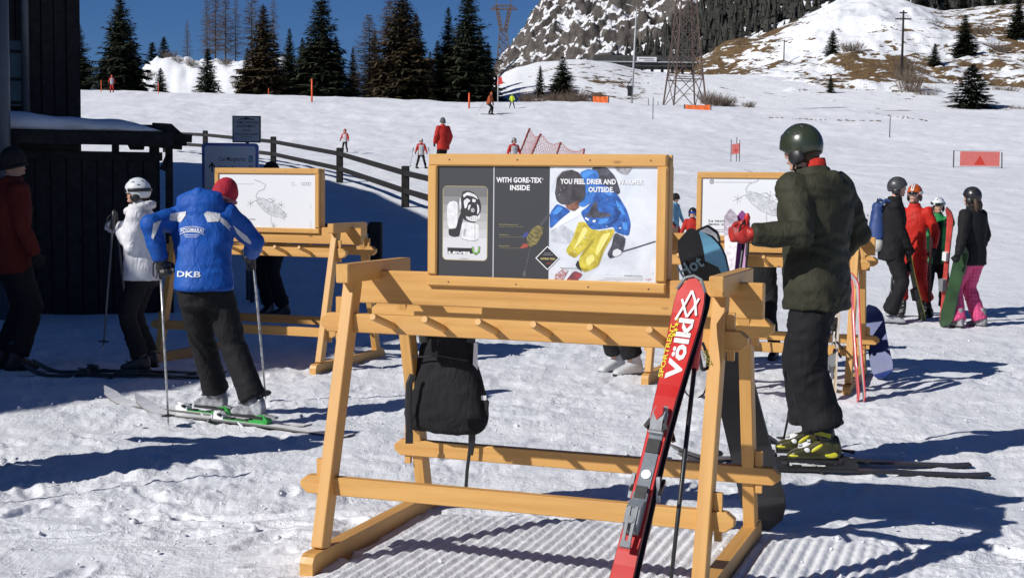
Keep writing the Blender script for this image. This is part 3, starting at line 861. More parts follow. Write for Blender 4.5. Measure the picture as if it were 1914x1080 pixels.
def shelter():
    """low open-fronted shelter, its right end turned away from the camera"""
    d = 16.2; a = .27; xr = at(301, 400, d).x
    r = empty('timber_shelter', (xr, d, 0), a, 'low dark timber shelter with a slab of shaded snow on its roof', 'shelter')
    ca, sa = math.cos(a), math.sin(a)
    def LXp(px): X = ray(px, 300).x; return -(xr - X * d) / (ca - X * sa)
    def LZ(px, py): return CAMH + ray(px, py).z * (d + LXp(px) * sa)
    xl = -3.6
    ztop = LZ(200, 283.5); zgap = LZ(200, 270)
    x = xl; k = 0
    while x < -.1:
        w = .17; beam('plank', (x + w / 2, .004 * (k % 2), -.08), (x + w / 2, .004 * (k % 2), ztop), w - .01, .035, BLACKWOOD, r, up=(0, 1, 0)); x += w; k += 1
    MB().box((xl / 2, .05, ztop / 2 - .05), (-xl - .02, .03, ztop - .02)).build('lining', BLACKWOOD, r)
    beam('top_rail', (xl, -.04, ztop - .05), (.02, -.04, ztop - .05), .04, .1, BLACKWOOD, r)
    for a0, b0 in ((-150, 149), (209, 223), (279, 298)):
        xa, xb = LXp(a0), LXp(b0)
        MB().box(((xa + xb) / 2, .03, (ztop + zgap) / 2 + .06), (xb - xa, .12, zgap - ztop + .16)).build('post', BLACKWOOD, r)
    for a0, b0, sgn in ((223, 251, 1), (262, 279, -1)):
        x0, x1 = LXp(a0), LXp(b0); zt, zb = zgap + .06, LZ(240, 280)
        pts = [(x0 + .06, zt), (x1 + .05, zt), (x1 + .05, zb), (x0 + .12, zb)] if sgn > 0 else [(x0 - .04, zt), (x1 - .03, zt), (x1 - .06, zb), (x0 - .04, zb)]
        MB().prism(pts, -.02, .06, lambda p, b, t: (p, t, b)).build('bracket', BLACKWOOD, r)
    xa, xb = LXp(309), LXp(323)
    beam('post', ((xa + xb) / 2, .02, -.1), ((xa + xb) / 2, .02, zgap + .1), xb - xa, .1, BLACKWOOD, r, up=(0, 1, 0))
    MB().bar((LXp(303), 0, LZ(303, 318)), (LXp(317), 0, LZ(317, 288)), .06, .07).build('brace', BLACKWOOD, r)
    zf = LZ(200, 253) ; xR = LXp(322)
    for k in range(6):
        y0 = -.35 + k * .42
        beam('roof_board', (xl, y0 + .2, zf - .0 + k * .035), (xR - .02 * (k % 2), y0 + .2, zf + k * .035), .41, .05, BLACKWOOD, r)
    beam('fascia', (xl, -.40, zf - .045), (xR, -.40, zf - .045), .04, .15, BLACKWOOD, r)
    for k, (pxe, pye, h) in enumerate([(357, 261, .09), (348, 267, .09), (340, 273, .10)]):
        z = LZ(pxe, pye); beam('rafter_head', (xR - .5, -.28 + .07 * k, z + .05), (LXp(pxe), -.28 + .07 * k, z), .10, h, BLACKWOOD, r)
    MB().prism([(LXp(285), LZ(285, 231)), (LXp(320), LZ(320, 233)), (LXp(345), LZ(345, 256)), (LXp(330), LZ(330, 262)), (LXp(285), LZ(285, 262))], -.24, 1.5, lambda p, b, t: (p, t, b)).build('verge_board', BLACKWOOD, r)
    V = []; n = 60; prof = [(0, .0), (-.05, .25), (-.04, .6), (.05, .88), (.22, 1.0), (1.2, 1.12), (2.0, 1.2)]
    xs0, xs1 = xl, LXp(303)
    for i in range(n + 1):
        q = i / n; xx = xs0 + (xs1 - xs0) * q
        zt = np.interp(xx, [LXp(15), LXp(300)], [LZ(15, 209), LZ(300, 233)]) + (0 if xx > LXp(15) else .02); end = min(1, (1 - q) * 9) ** .5
        for j, (py, pz) in enumerate(prof):
            w = .02 * math.sin(xx * 5.1 + j) + .015 * math.sin(xx * 13 + 2 * j)
            V.append((xx, -.35 + py + w * (pz > 0), zf + .03 + max(.01, (zt - zf - .03) * pz * end + w * .5 * (pz > 0))))
    m = len(prof)
    F = [(i * m + j, (i + 1) * m + j, (i + 1) * m + j + 1, i * m + j + 1) for i in range(n) for j in range(m - 1)]
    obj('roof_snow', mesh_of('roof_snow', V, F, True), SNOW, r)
    MB().box((xl / 2 - .3, 1.9, .7), (-xl - .6, .06, 1.5)).build('back_wall', BLACKWOOD, r)
shelter()

# ------------------------------------------------------------------ fence on the slope, left
def fence():
    pts = [(309, 62.5), (384, 57.0), (511, 49.5), (635, 41.5), (758, 34.5), (860, 30)]
    r = empty('pole_fence', (-8, 45, 0), 0, 'dark timber post and rail fence running down the slope behind the signs', 'fence')
    tops = []
    for px, d in pts:
        x = ray(px, 300).x * d; z = gz(x, d)
        beam('post', (x + 8, d - 45, z - .2), (x + 8, d - 45, z + 1.02), .19, .19, FENCEWOOD, r, up=(0, 1, 0), cham=.02)
        tops.append(Vector((x + 8, d - 45, z)))
    for a, b in zip(tops[:-1], tops[1:]):
        for h in (.84, .40):
            beam('rail', a + Vector((0, -.11, h)), b + Vector((0, -.11, h)), .07, .13, FENCEWOOD, r)
fence()
_q = at(702, 415, 17.5)
beam('timber_post', (0, 0, -.1), (0, 0, _q.z), .17, .17, FENCEWOOD, None, up=(0, 1, 0), cham=.02, label='thick dark timber post behind the end of the lizard-poster rack', cat='post')
bpy.data.objects['timber_post'].location.x += _q.x; bpy.data.objects['timber_post'].location.y += _q.y
_q2 = at(640, 420, 18.2)
_b = MB().bar((_q.x + .0, 17.6, _q.z - .1), (_q.x - 1.1, 18.6, _q.z - .1), .06, .1).build('timber_rail', FENCEWOOD, bpy.data.objects['timber_post'])
_b.matrix_parent_inverse = Matrix.Identity(4)
_b.matrix_local = bpy.data.objects['timber_post'].matrix_basis.inverted()

# ------------------------------------------------------------------ text and flat print
BENCH = bpy.data.scenes.new('bench')
def bench(o):
    """evaluate one object alone in a scratch scene"""
    BENCH.collection.objects.link(o); vl = BENCH.view_layers[0]; vl.update()
    return vl.depsgraph

def text_mesh(s, size=1.0, bold=0.0, align='CENTER', sx=1.0, space=1.0):
    cu = bpy.data.curves.new('t', 'FONT'); cu.body = s; cu.size = size; cu.align_x = align; cu.offset = bold; cu.space_character = space
    cu.resolution_u = 2
    o = bpy.data.objects.new('t', cu); dg = bench(o)
    me = bpy.data.meshes.new_from_object(o.evaluated_get(dg))
    bpy.data.objects.remove(o); bpy.data.curves.remove(cu)
    if sx != 1.0:
        for v in me.vertices: v.co.x *= sx
    me.materials.clear()
    return me

def fit_text(s, width, height, bold=.0, align='CENTER'):
    """text mesh scaled to width and cap height, origin at left/centre of the baseline"""
    me = text_mesh(s, 1.0, bold, align)
    xs = [v.co.x for v in me.vertices]; ys = [v.co.y for v in me.vertices]
    w = max(xs) - min(xs); h = .70
    for v in me.vertices:
        v.co.x *= width / w; v.co.y *= height / h
    return me

class Sheet:
    """flat print on a board: local x right, z up, y toward the back; units metres"""
    def __init__(s, parent, M): s.p = parent; s.M = M; s.k = 1
    def lay(s): s.k += 1; return -.000016 * s.k
    def poly(s, pts, mat, name='print', soft=0):
        y = s.lay()
        for _ in range(soft):      # round the corners of drawn shapes
            pts = [(a[0] * w + b[0] * (1 - w), a[1] * w + b[1] * (1 - w)) for a, b in zip(pts, pts[1:] + pts[:1]) for w in (.85, .15)]
        n = len(pts)
        V = [(a, y, b) for a, b in pts] ; area = sum(pts[i][0] * pts[(i + 1) % n][1] - pts[(i + 1) % n][0] * pts[i][1] for i in range(n))
        f = tuple(range(n)) if area > 0 else tuple(range(n - 1, -1, -1))
        return obj(name, mesh_of(name, V, [f]), mat, s.p, s.M)
    def polyS(s, pts, mat, name='print'): return s.poly(pts, mat, name, 2)
    def rect(s, x0, z0, x1, z1, mat, name='print'): return s.poly([(x0, z0), (x1, z0), (x1, z1), (x0, z1)], mat, name)
    def rrect(s, x0, z0, x1, z1, r, mat, name='print'):
        pts = []
        for cx, cz, a0 in ((x1 - r, z0 + r, -90), (x1 - r, z1 - r, 0), (x0 + r, z1 - r, 90), (x0 + r, z0 + r, 180)):
            for k in range(5):
                a = math.radians(a0 + k * 22.5); pts.append((cx + r * math.cos(a), cz + r * math.sin(a)))
        return s.poly(pts, mat, name)
    def disc(s, x, z, r, mat, n=18, ry=None): return s.poly([(x + r * math.cos(6.2832 * k / n), z + (ry or r) * math.sin(6.2832 * k / n)) for k in range(n)], mat)
    def strokes(s, lines, w, mat, name='print'):
        y = s.lay(); mb = MB()
        for ln in lines:
            for (a, b), (c, d) in zip(ln[:-1], ln[1:]):
                t = Vector((c - a, 0, d - b))
                if t.length < 1e-6: continue
                n = Vector((-t.z, 0, t.x)).normalized() * (w / 2); e = t.normalized() * (w * .3)
                p, q = Vector((a, y, b)) - e, Vector((c, y, d)) + e
                mb.add([p - n, q - n, q + n, p + n], [(0, 1, 2, 3)])
        return mb.build(name, mat, s.p, matrix=s.M)
    def ring(s, x, z, r, w, mat):
        y = s.lay(); V = []; n = 20
        for k in range(n):
            a = 6.2832 * k / n
            for rr in (r - w / 2, r + w / 2): V.append((x + rr * math.cos(a), y, z + rr * math.sin(a)))
        return obj('print', mesh_of('r', V, [(2 * k, 2 * k + 1, (2 * k + 3) % (2 * n), (2 * k + 2) % (2 * n)) for k in range(n)]), mat, s.p, s.M)
    def text(s, t, x, z, w, h, mat, bold=.02, align='CENTER'):
        me = fit_text(t, w, h, bold, align); y = s.lay()
        M = s.M @ Matrix.Translation((x, y, z)) @ Matrix.Rotation(math.pi / 2, 4, 'X')
        return obj('lettering', me, mat, s.p, M)

# ------------------------------------------------------------------ the two direction signs
def signs():
    d = 17.6
    a = at(377, 267, d); b = at(483, 267, d); w = b.x - a.x; h = .86
    r = empty('direction_sign', (0, d, 0), 0, 'blue-framed white direction sign with an up arrow', 'sign')
    cx = (a.x + b.x) / 2; zc = a.z - h / 2
    BL = plain('blue_frame_paint', (.10, .16, .42), .4, .1, 6)
    GL = printed('sign_white', (.62, .64, .68))
    def rr(w, h, rad):
        pts = []
        for x, z, a0 in ((w / 2 - rad, -h / 2 + rad, -90), (w / 2 - rad, h / 2 - rad, 0), (-w / 2 + rad, h / 2 - rad, 90), (-w / 2 + rad, -h / 2 + rad, 180)):
            for k in range(5):
                t = math.radians(a0 + 22.5 * k); pts.append((x + rad * math.cos(t), z + rad * math.sin(t)))
        return pts
    MB().prism(rr(w, h, .05), 0, .04, lambda a, b, t: (a, t, b)).build('panel', BL, r, matrix=Matrix.Translation((cx, 0, zc)))
    pn = MB().prism(rr(w - .075, h - .075, .03), -.004, 0, lambda a, b, t: (a, t, b)).build('face', GL, r, matrix=Matrix.Translation((cx, -.003, zc)))
    S = Sheet(r, Matrix.Translation((cx, -.0075, zc)))
    def X(px): return at(px, 300, d).x - cx
    def Z(py): return at(430, py, d).z - zc
    S.text('Col Margherita', X(409), Z(301), X(459) - X(409), .052, INK, .008, 'LEFT')
    S.text('Falcade', X(409), Z(317.5), X(440) - X(409), .052, INK, .008, 'LEFT')
    S.text('Passo S. Pellegrino', X(409), Z(334), X(462) - X(409), .045, INK, .008, 'LEFT')
    S.rect(X(465), Z(303), X(472.5), Z(291), printed('sign_teal', (.02, .22, .25)))
    S.text('5', X(468.5), Z(301), .022, .05, WHITE, .01)
    S.ring(X(468.5), Z(313), .022, .008, INK); S.disc(X(468.5), Z(313), .009, INK)
    S.strokes([[(X(396.5), Z(321)), (X(396.5), Z(305))], [(X(391.5), Z(313)), (X(396.5), Z(305.5)), (X(401.5), Z(313))]], .018, INK)
    for sx in (-.3, .3):
        MB().tube([(cx + sx * w * 1.2, .07, -.1), (cx + sx * w * 1.2, .07, a.z - .05)], .03, 10).build('sign_post', plain('dark_pipe', (.06, .065, .07), .5), r, True)
    d2 = 17.9; a = at(434, 216.5, d2); b = at(487, 267, d2)
    r2 = empty('notice_sign', (0, d2, 0), 0, 'square black-bordered notice with five lines under a mountain emblem', 'sign')
    cx = (a.x + b.x) / 2; zc = (a.z + b.z) / 2; w = b.x - a.x; h = a.z - b.z
    MB().box((cx, .02, zc), (w, .035, h)).build('panel', BLACKPL, r2)
    MB().box((cx, -.001, zc), (w - .03, .006, h - .03)).build('face', printed('notice_grey', (.42, .43, .44)), r2)
    S = Sheet(r2, Matrix.Translation((cx, -.005, zc)))
    S.poly([(-.11, .115), (-.07, .135), (-.03, .14), (0, .155), (.035, .14), (.08, .132), (.11, .115), (.04, .122), (0, .118), (-.05, .123)], INK)
    for t, zz, ww, hh in (("1° CAMPO NAZIONALE", .072, .31, .032), ("ADDESTRAMENTO", .024, .26, .03), ("A.N.V.A", -.028, .11, .03), ("DI SOCCORSO ALPINO", -.075, .31, .024), ("DELLA NEVE", -.106, .13, .012)):
        S.text(t, 0, zz, ww, hh, INK, .02)
    MB().tube([(cx, .06, -.1), (cx, .06, a.z - .02)], .022, 10).build('sign_post', MATS['dark_pipe'], r2, True)
signs()

# ------------------------------------------------------------------ pylons, masts, gallery
def lattice(mb, levels, n_br=1, w=.1):
    """levels: [(z, half width)], four legs with cross bracing"""
    for (z0, a), (z1, b) in zip(levels[:-1], levels[1:]):
        c0 = [Vector((sx * a, sy * a, z0)) for sx, sy in ((-1, -1), (1, -1), (1, 1), (-1, 1))]
        c1 = [Vector((sx * b, sy * b, z1)) for sx, sy in ((-1, -1), (1, -1), (1, 1), (-1, 1))]
        for i in range(4):
            j = (i + 1) % 4
            mb.bar(c0[i], c1[j], w * .6); mb.bar(c0[j], c1[i], w * .6); mb.bar(c1[i], c1[j], w * .6)

def pylon_near():
    d = 117.0; px = 1279; p = at(px, 213, d); z = gz(p.x, d) - .05
    r = empty('lattice_pylon', (p.x, d, z), math.radians(12), 'rust-brown lattice pylon beside an orange net on the snow slope', 'pylon')
    zt = [0, 2.6, 4.6, 6.2, 7.8, 9.2, 10.5, 11.7, 12.8, 13.8]; hw = [1.42, 1.16, .98, .84, .74, .65, .57, .50, .44, .40]
    for sx in (-1, 1):
        for sy in (-1, 1):
            mb = MB(); 
            for k in range(len(zt) - 1): mb.bar((sx * hw[k], sy * hw[k], zt[k] - .01), (sx * hw[k + 1], sy * hw[k + 1], zt[k + 1]), .11)
            mb.build('leg', RUST, r)
    mb = MB(); lattice(mb, list(zip(zt, hw)), w=.09); mb.bar((-1.2, -1.2, 2.2), (1.2, -1.2, 2.2), .08); mb.bar((-1.2, 1.2, 2.2), (1.2, 1.2, 2.2), .08)
    mb.build('bracing', RUST, r)
pylon_near()

def pylon_far():
    d = 235.0; s = FPX / d
    zb = at(941, 190, d).z
    p = at(941, 100, d)
    r = empty('cat_head_pylon', (p.x, d, zb), 0, 'tall lattice pylon with forked head behind the spruces against the sky', 'pylon')
    def L(px, py): q = at(px, py, d); return Vector((q.x - p.x, 0, q.z - zb))
    waist = L(941, 58)
    hw0, hw1 = 1.15, .62
    zs = np.linspace(0, waist.z, 10); hs = np.interp(zs, [0, waist.z * .72, waist.z], [1.5, .95, .62])
    for sx in (-1, 1):
        for sy in (-1, 1):
            mb = MB()
            for k in range(9): mb.bar((sx * hs[k], sy * hs[k], zs[k]), (sx * hs[k + 1], sy * hs[k + 1], zs[k + 1]), .17)
            mb.build('leg', RUST, r)
    mb = MB(); lattice(mb, list(zip(zs, hs)), w=.15); mb.build('bracing', RUST, r)
    for sg in (-1, 1):
        a0 = waist + Vector((sg * .62, 0, 0)); a1 = L(941 + sg * 15, 14); b0 = waist + Vector((sg * .05, 0, 0)); b1 = L(941 + sg * 9, 16)
        mb = MB()
        for yy in (-.45, .45):
            o = Vector((0, yy, 0)); mb.bar(a0 + o, a1 + o, .17); mb.bar(b0 + o, b1 + o, .14)
            for k in range(6):
                q0, q1 = k / 6, (k + 1) / 6
                mb.bar(a0.lerp(a1, q0) + o, b0.lerp(b1, q1) + o, .1); mb.bar(b0.lerp(b1, q0) + o, a0.lerp(a1, q1) + o, .1)
        mb.build('fork_arm', RUST, r)
        t0 = L(941 + sg * 12, 16); t1 = L(941 + sg * 16, -26)
        mb = MB()
        for yy in (-.35, .35): mb.bar(t0 + Vector((0, yy, 0)), t1 + Vector((0, yy, 0)), .12)
        for k in range(4): mb.bar(t0.lerp(t1, k / 4) + Vector((0, -.35, 0)), t0.lerp(t1, (k + 1) / 4) + Vector((0, .35, 0)), .08)
        mb.build('mast_tip', RUST, r)
    mb = MB(); a, b = L(917, 18), L(966, 18); c, e = L(925, 11), L(957, 11)
    for yy in (-.4, .4):
        o = Vector((0, yy, 0)); mb.bar(a + o, b + o, .14); mb.bar(c + o, e + o, .14); mb.bar(a + o, c + o, .1); mb.bar(e + o, b + o, .1)
        for k in range(7): mb.bar(a.lerp(b, .17 + k * .095) + o, c.lerp(e, (k + .5) / 7) + o, .08)
    mb.build('cross_arm', RUST, r)
pylon_far()

def power_pole():
    d = 150.0; px = 1689; z = hill_z(px, d); p = at(px, 20, d)
    r = empty('power_pole', (p.x, d, z), 0, 'thin power pole with two short cross-arms on the hill', 'pole')
    H = p.z - z
    MB().tube([(0, 0, -.3), (0, 0, H)], [.16, .10], 8).build('mast', FENCEWOOD, r, True)
    for zz, w in ((H - .9, 1.7), (H - .25, .8)):
        MB().box((0, 0, zz), (w, .12, .14)).build('cross_arm', FENCEWOOD, r)
    for k in range(5): MB().tube([(-.7 + k * .35, 0, H - .83), (-.7 + k * .35, 0, H - .62)], .05, 6).build('insulator', WHITEPL, r)
power_pole()
def thin_pole(px, d, top, z, rad, mat, label, group=None, name='marker_pole'):
    p = at(px, top, d)
    mb = MB().tube([(0, 0, -.15), (0, 0, p.z - z)], [rad, rad * .8], 7)
    o = mb.build(name, mat, None, True, label=label, cat='pole', group=group); o.location = (p.x, d, z); return o
thin_pole(1466, 190, 75, hill_z(1466, 190), .09, FENCEWOOD, 'short dark pole standing on the brown brow of the hill', None, 'wooden_pole')

def lamp_mast():
    d = 122.0; px = 1181; p = at(1190, 14, d); b = at(1180, 208, d); z = gz(b.x, d)
    r = empty('snow_lance_mast', (b.x, d, z), 0, 'tall slanting pale grey snow lance mast on the piste edge', 'mast')
    top = Vector((p.x - b.x, 0, p.z - z))
    GREY = plain('galvanised', (.38, .39, .40), .45, .15, 4)
    MB().tube([(0, 0, -.3), top * .5, top], [.11, .085, .05], 8).build('tube', GREY, r, True)
    MB().tube([top, top + Vector((-.9, 0, .25))], .04, 6).build('head', GREY, r, True)
    MB().box((-.18, -.1, 1.2), (.35, .3, .9)).build('control_box', BLACKPL, r)
    MB().tube([(0, -.02, .8), (-.45, -.05, 1.5), (0, -.02, 2.3)], .04, 6).build('hose', BLACKPL, r, True)
lamp_mast()
def lance2():
    d = 131.0; a = at(929, 148, d); b = at(968, 108, d); z = knoll_z(930, d)
    r = empty('snow_lance', (a.x, d, z), 0, 'slanting silver snow lance rising beside the red flag', 'mast')
    MB().tube([(0, 0, -.3), (0, 0, a.z - z), (b.x - a.x, 0, b.z - z)], [.10, .09, .07], 8).build('tube', MATS['galvanised'], r, True)
    MB().tube([(-.05, 0, 1.0), (-.05, 0, 2.2)], .13, 8).build('valve', BLACKPL, r, True)
lance2()

def gallery():
    d = 186.0; DARK = plain('dark_concrete', (.05, .048, .046), .85, .3, 2)
    a = at(1108, 110, d); b = at(1296, 118, d)
    r = empty('avalanche_gallery', (a.x, d, 0), 0, 'long dark gallery on pillars under the forest with a white sign', 'structure')
    w = b.x - a.x; z1 = at(1180, 107, d).z; z0 = at(1180, 127, d).z
    MB().box((w / 2, .0, (z0 + z1) / 2), (w, 5, z1 - z0)).build('deck', DARK, r)
    MB().box((w / 2, -2.6, z0 + .55), (w + .4, .25, .14)).build('guard_rail', plain('galvanised', (.38, .39, .40), .45), r)
    for k in range(9):
        MB().box((w * (.18 + k * .1), -1.5, z0 - 1.6), (.35, .35, 3.4)).build('pillar', DARK, r)
    p = at(1205, 115, d)
    MB().box((p.x - a.x, -2.8, p.z), (2.6, .1, .62)).build('sign_panel', WHITEPL, r)
    S = Sheet(r, Matrix.Translation((p.x - a.x, -2.86, p.z))); S.strokes([[(-1.0, .1), (.9, .1)], [(-.3, -.12), (1.0, -.12)]], .12, printed('grey_ink', (.2, .2, .21)))
gallery()

# ------------------------------------------------------------------ piste markers, banners, nets
ORANGE = plain('orange_marker', (.75, .10, .02), .5, .1, 6)
ORNET = plain('orange_mesh', (.80, .16, .03), .6, .2, 5, .3, 30)
PINKNET = plain('red_mesh', (.62, .16, .14), .7, .12, 12, .2, 40)
for px, d, top in [(583, 108, 148), (877, 104, 174)]:
    x = ray(px, 200).x * d
    thin_pole(px, d, top, gz(x, d), .075, ORANGE, 'orange piste marker pole on the slope crest', 'orange marker poles')
for px, d, top in [(1221, 100, 182), (1212, 112, 184), (1230, 115, 190), (1664, 88, 218), (1400, 118, 196)]:
    x = ray(px, 200).x * d
    thin_pole(px, d, top, gz(x, d), .03, FENCEWOOD, 'thin dark stick planted in the snow slope', 'thin sticks on the slope')
for px, d, top in [(189, 117, 150), (296, 116, 155), (502, 118, 165)]:
    x = ray(px, 200).x * d
    thin_pole(px, d, top, gz(x, d), .035, ORANGE, 'thin red stick in front of the spruces', 'thin red sticks')

def banner(px0, px1, py0, py1, d, mat, label, posts=True, name='net_banner', zg=None, skew=0):
    a = at(px0, py0, d); b = at(px1, py1, d); w = b.x - a.x; h = a.z - b.z
    zg = zg if zg is not None else gz(a.x, d)
    r = empty(name, (a.x, d, zg), 0, label, 'banner')
    n = 14; V = []; F = []
    for side in (0, 1):
        for i in range(n + 1):
            for j in range(5):
                q, t = i / n, j / 4
                V.append((w * q, .03 * math.sin(q * 19 + t * 4) + .03 * side - .015, b.z - zg + h * t + skew * q + .05 * h * math.sin(q * 3.14) * (1 if t < .5 else -1) + .02 * math.sin(q * 23)))
    m = 5
    for i in range(n):
        for j in range(4):
            k = i * m + j; F.append((k, k + m, k + m + 1, k + 1)); k2 = k + (n + 1) * m; F.append((k2, k2 + 1, k2 + m + 1, k2 + m))
    obj('net', mesh_of('net', V, F, True), mat, r)
    if posts:
        for x in (-.06, w + .06): MB().tube([(x, .0, -.2), (x, .0, b.z - zg + h * 1.04 + (skew if x > 0 else 0))], .045, 7).build('stake', FENCEWOOD, r, True)
    return r
banner(1108, 1136, 180, 198, 116, ORNET, 'crumpled orange net between two stakes below the knoll bushes', zg=gz(ray(1122, 200).x * 116, 116))
banner(1281, 1327, 196, 214, 109, ORNET, 'orange padding net at the foot of the lattice pylon', zg=gz(ray(1300, 200).x * 109, 109))

def triangle_banner():
    d = 62.0; a = at(1783, 281, d); b = at(1874, 285, d); z = gz((a.x + b.x) / 2, d)
    r = empty('warning_banner', (a.x, d, z), 0, 'pale red mesh banner with a red triangle between two poles', 'banner')
    w = b.x - a.x
    n0 = at(1795, 283, d); n1 = at(1868, 311, d)
    for x, t in ((0, a.z), (w, b.z)): MB().tube([(x, 0, -.2), (x * .985, 0, t - z)], .025, 7).build('stake', FENCEWOOD, r, True)
    h0, h1 = n1.z - z, n0.z - z
    MB().box(((n0.x + n1.x) / 2 - a.x, 0, (h0 + h1) / 2), (n1.x - n0.x, .012, h1 - h0)).build('net', PINKNET, r)
    cx = (n0.x + n1.x) / 2 - a.x
    S = Sheet(r, Matrix.Translation((cx, -.0065, h0)))
    S.poly([(-.26, .05), (.26, .05), (.0, .48)], printed('red_ink', (.55, .05, .03)))
    for zz in (h0 - .03, h1 + .03): MB().bar((0, 0, zz), (w, 0, zz), .012).build('cord', BLACKPL, r)
triangle_banner()

def gate():
    d = 64.0; r0 = at(1376, 285, d); z = gz(r0.x, d)
    r = empty('slalom_gate', (r0.x, d, z), 0, 'small red slalom gate flag on three thin poles', 'gate')
    for px, t, dy in ((1367, 261, 0), (1379, 256, .25), (1383, 262, 0)):
        p = at(px, t, d); MB().tube([(p.x - r0.x, dy, -.1), (p.x - r0.x, dy, p.z - z)], .017, 6).build('pole', FENCEWOOD, r, True)
    a = at(1368, 270, d); b = at(1383, 287, d)
    MB().prism([(a.x - r0.x, b.z - z - .05), (b.x - r0.x, b.z - z), (b.x - r0.x, a.z - z + .05), (a.x - r0.x, a.z - z)], -.006, .006, lambda p, q, t: (p, t, q)).build('flag', PINKNET, r)
    Sheet(r, Matrix.Translation(((a.x + b.x) / 2 - r0.x, -.007, (a.z + b.z) / 2 - z))).poly([(-.08, -.13), (.08, -.12), (0, .05)], MATS['red_ink'])
gate()

def flag():
    d = 118.0; p = at(931, 140, d); z = gz(p.x, d)
    r = empty('flag_pole', (p.x, d, z), 0, 'red pennant on a pole at the end of the spruce row', 'flag')
    MB().tube([(0, 0, -.2), (0, 0, p.z - z)], .05, 7).build('pole', MATS['galvanised'], r, True)
    zz = p.z - z - .3
    MB().prism([(-.1, zz - .6), (.42, zz - .45), (.3, zz + .12), (-.05, zz + .1)], -.02, .02, lambda a, b, t: (a, t, b)).build('pennant', plain('red_cloth_flag', (.6, .04, .025), .7), r)
flag()

def slope_net():
    """low red net on leaning stakes just above the big poster"""
    d = 52.0
    tips = [(990, 240), (1011, 250), (1048, 266), (1092, 278)]; feet = [(971, 288), (993, 290), (1040, 291), (1090, 294)]
    z = gz(ray(1000, 290).x * d, d)
    r = empty('slope_net', (ray(1000, 290).x * d, d, z), 0, 'sagging red safety net on leaning stakes behind the glove poster', 'net')
    ox, oz = r.location.x, z
    RP = plain('dark_red_stake', (.22, .035, .03), .6)
    T = [at(a, b, d) - Vector((ox, d, oz)) for a, b in tips]; B = [at(a, b, d) - Vector((ox, d, oz)) for a, b in feet]
    for t, b in zip(T, B):
        MB().tube([b + (b - t) * .5, t], .035, 7).build('stake', RP, r, True)
    mb = MB()
    for i in range(3):
        n = 9; m = 6
        def P(q, t):
            top = T[i].lerp(T[i + 1], q) + Vector((0, 0, -.22 * math.sin(q * math.pi))); bot = B[i].lerp(B[i + 1], q) + Vector((0, 0, -.2))
            return bot.lerp(top, t)
        for k in range(n):
            for j in range(m):
                mb.bar(P(k / n, j / m), P((k + 1) / n, (j + 1) / m), .012); mb.bar(P((k + 1) / n, j / m), P(k / n, (j + 1) / m), .012)
        for k in range(n): mb.bar(P(k / n, 1), P((k + 1) / n, 1), .022)
    mb.build('mesh', plain('red_net_cord', (.50, .13, .10), .7), r)
slope_net()
# ================================================================== ski racks
U1, U2, LB = 1.482, 1.539, 1.294
_railc = {}
def rail_mesh(L, t, h, tip=.03, c=.012):
    """plank along local x with blunt pointed ends"""
    key = (round(L, 4), t, h, tip)
    if key not in _railc:
        a, b = L / 2, h / 2
        poly = [(-a, -b + c * 2), (-a + tip, -b), (a - tip, -b), (a, -b + c * 2), (a, b - c * 2), (a - tip, b), (-a + tip, b), (-a, b - c * 2)]
        e = .003
        inner = [(x * (1 - e / a), z * (1 - e / b)) for x, z in poly]
        n = len(poly); V = []
        for pl, y in ((inner, -t / 2), (poly, -t / 2 + e), (poly, t / 2 - e), (inner, t / 2)): V += [(x, y, z) for x, z in pl]
        F = [tuple(range(n)), tuple(range(4 * n - 1, 3 * n - 1, -1))]
        for k in range(3): F += [(k * n + i, (k + 1) * n + i, (k + 1) * n + (i + 1) % n, k * n + (i + 1) % n) for i in range(n)]
        _railc[key] = mesh_of('rail', V, F)
    return _railc[key]

_misc = {}
def cached(key, fn):
    if key not in _misc: _misc[key] = fn()
    return _misc[key]

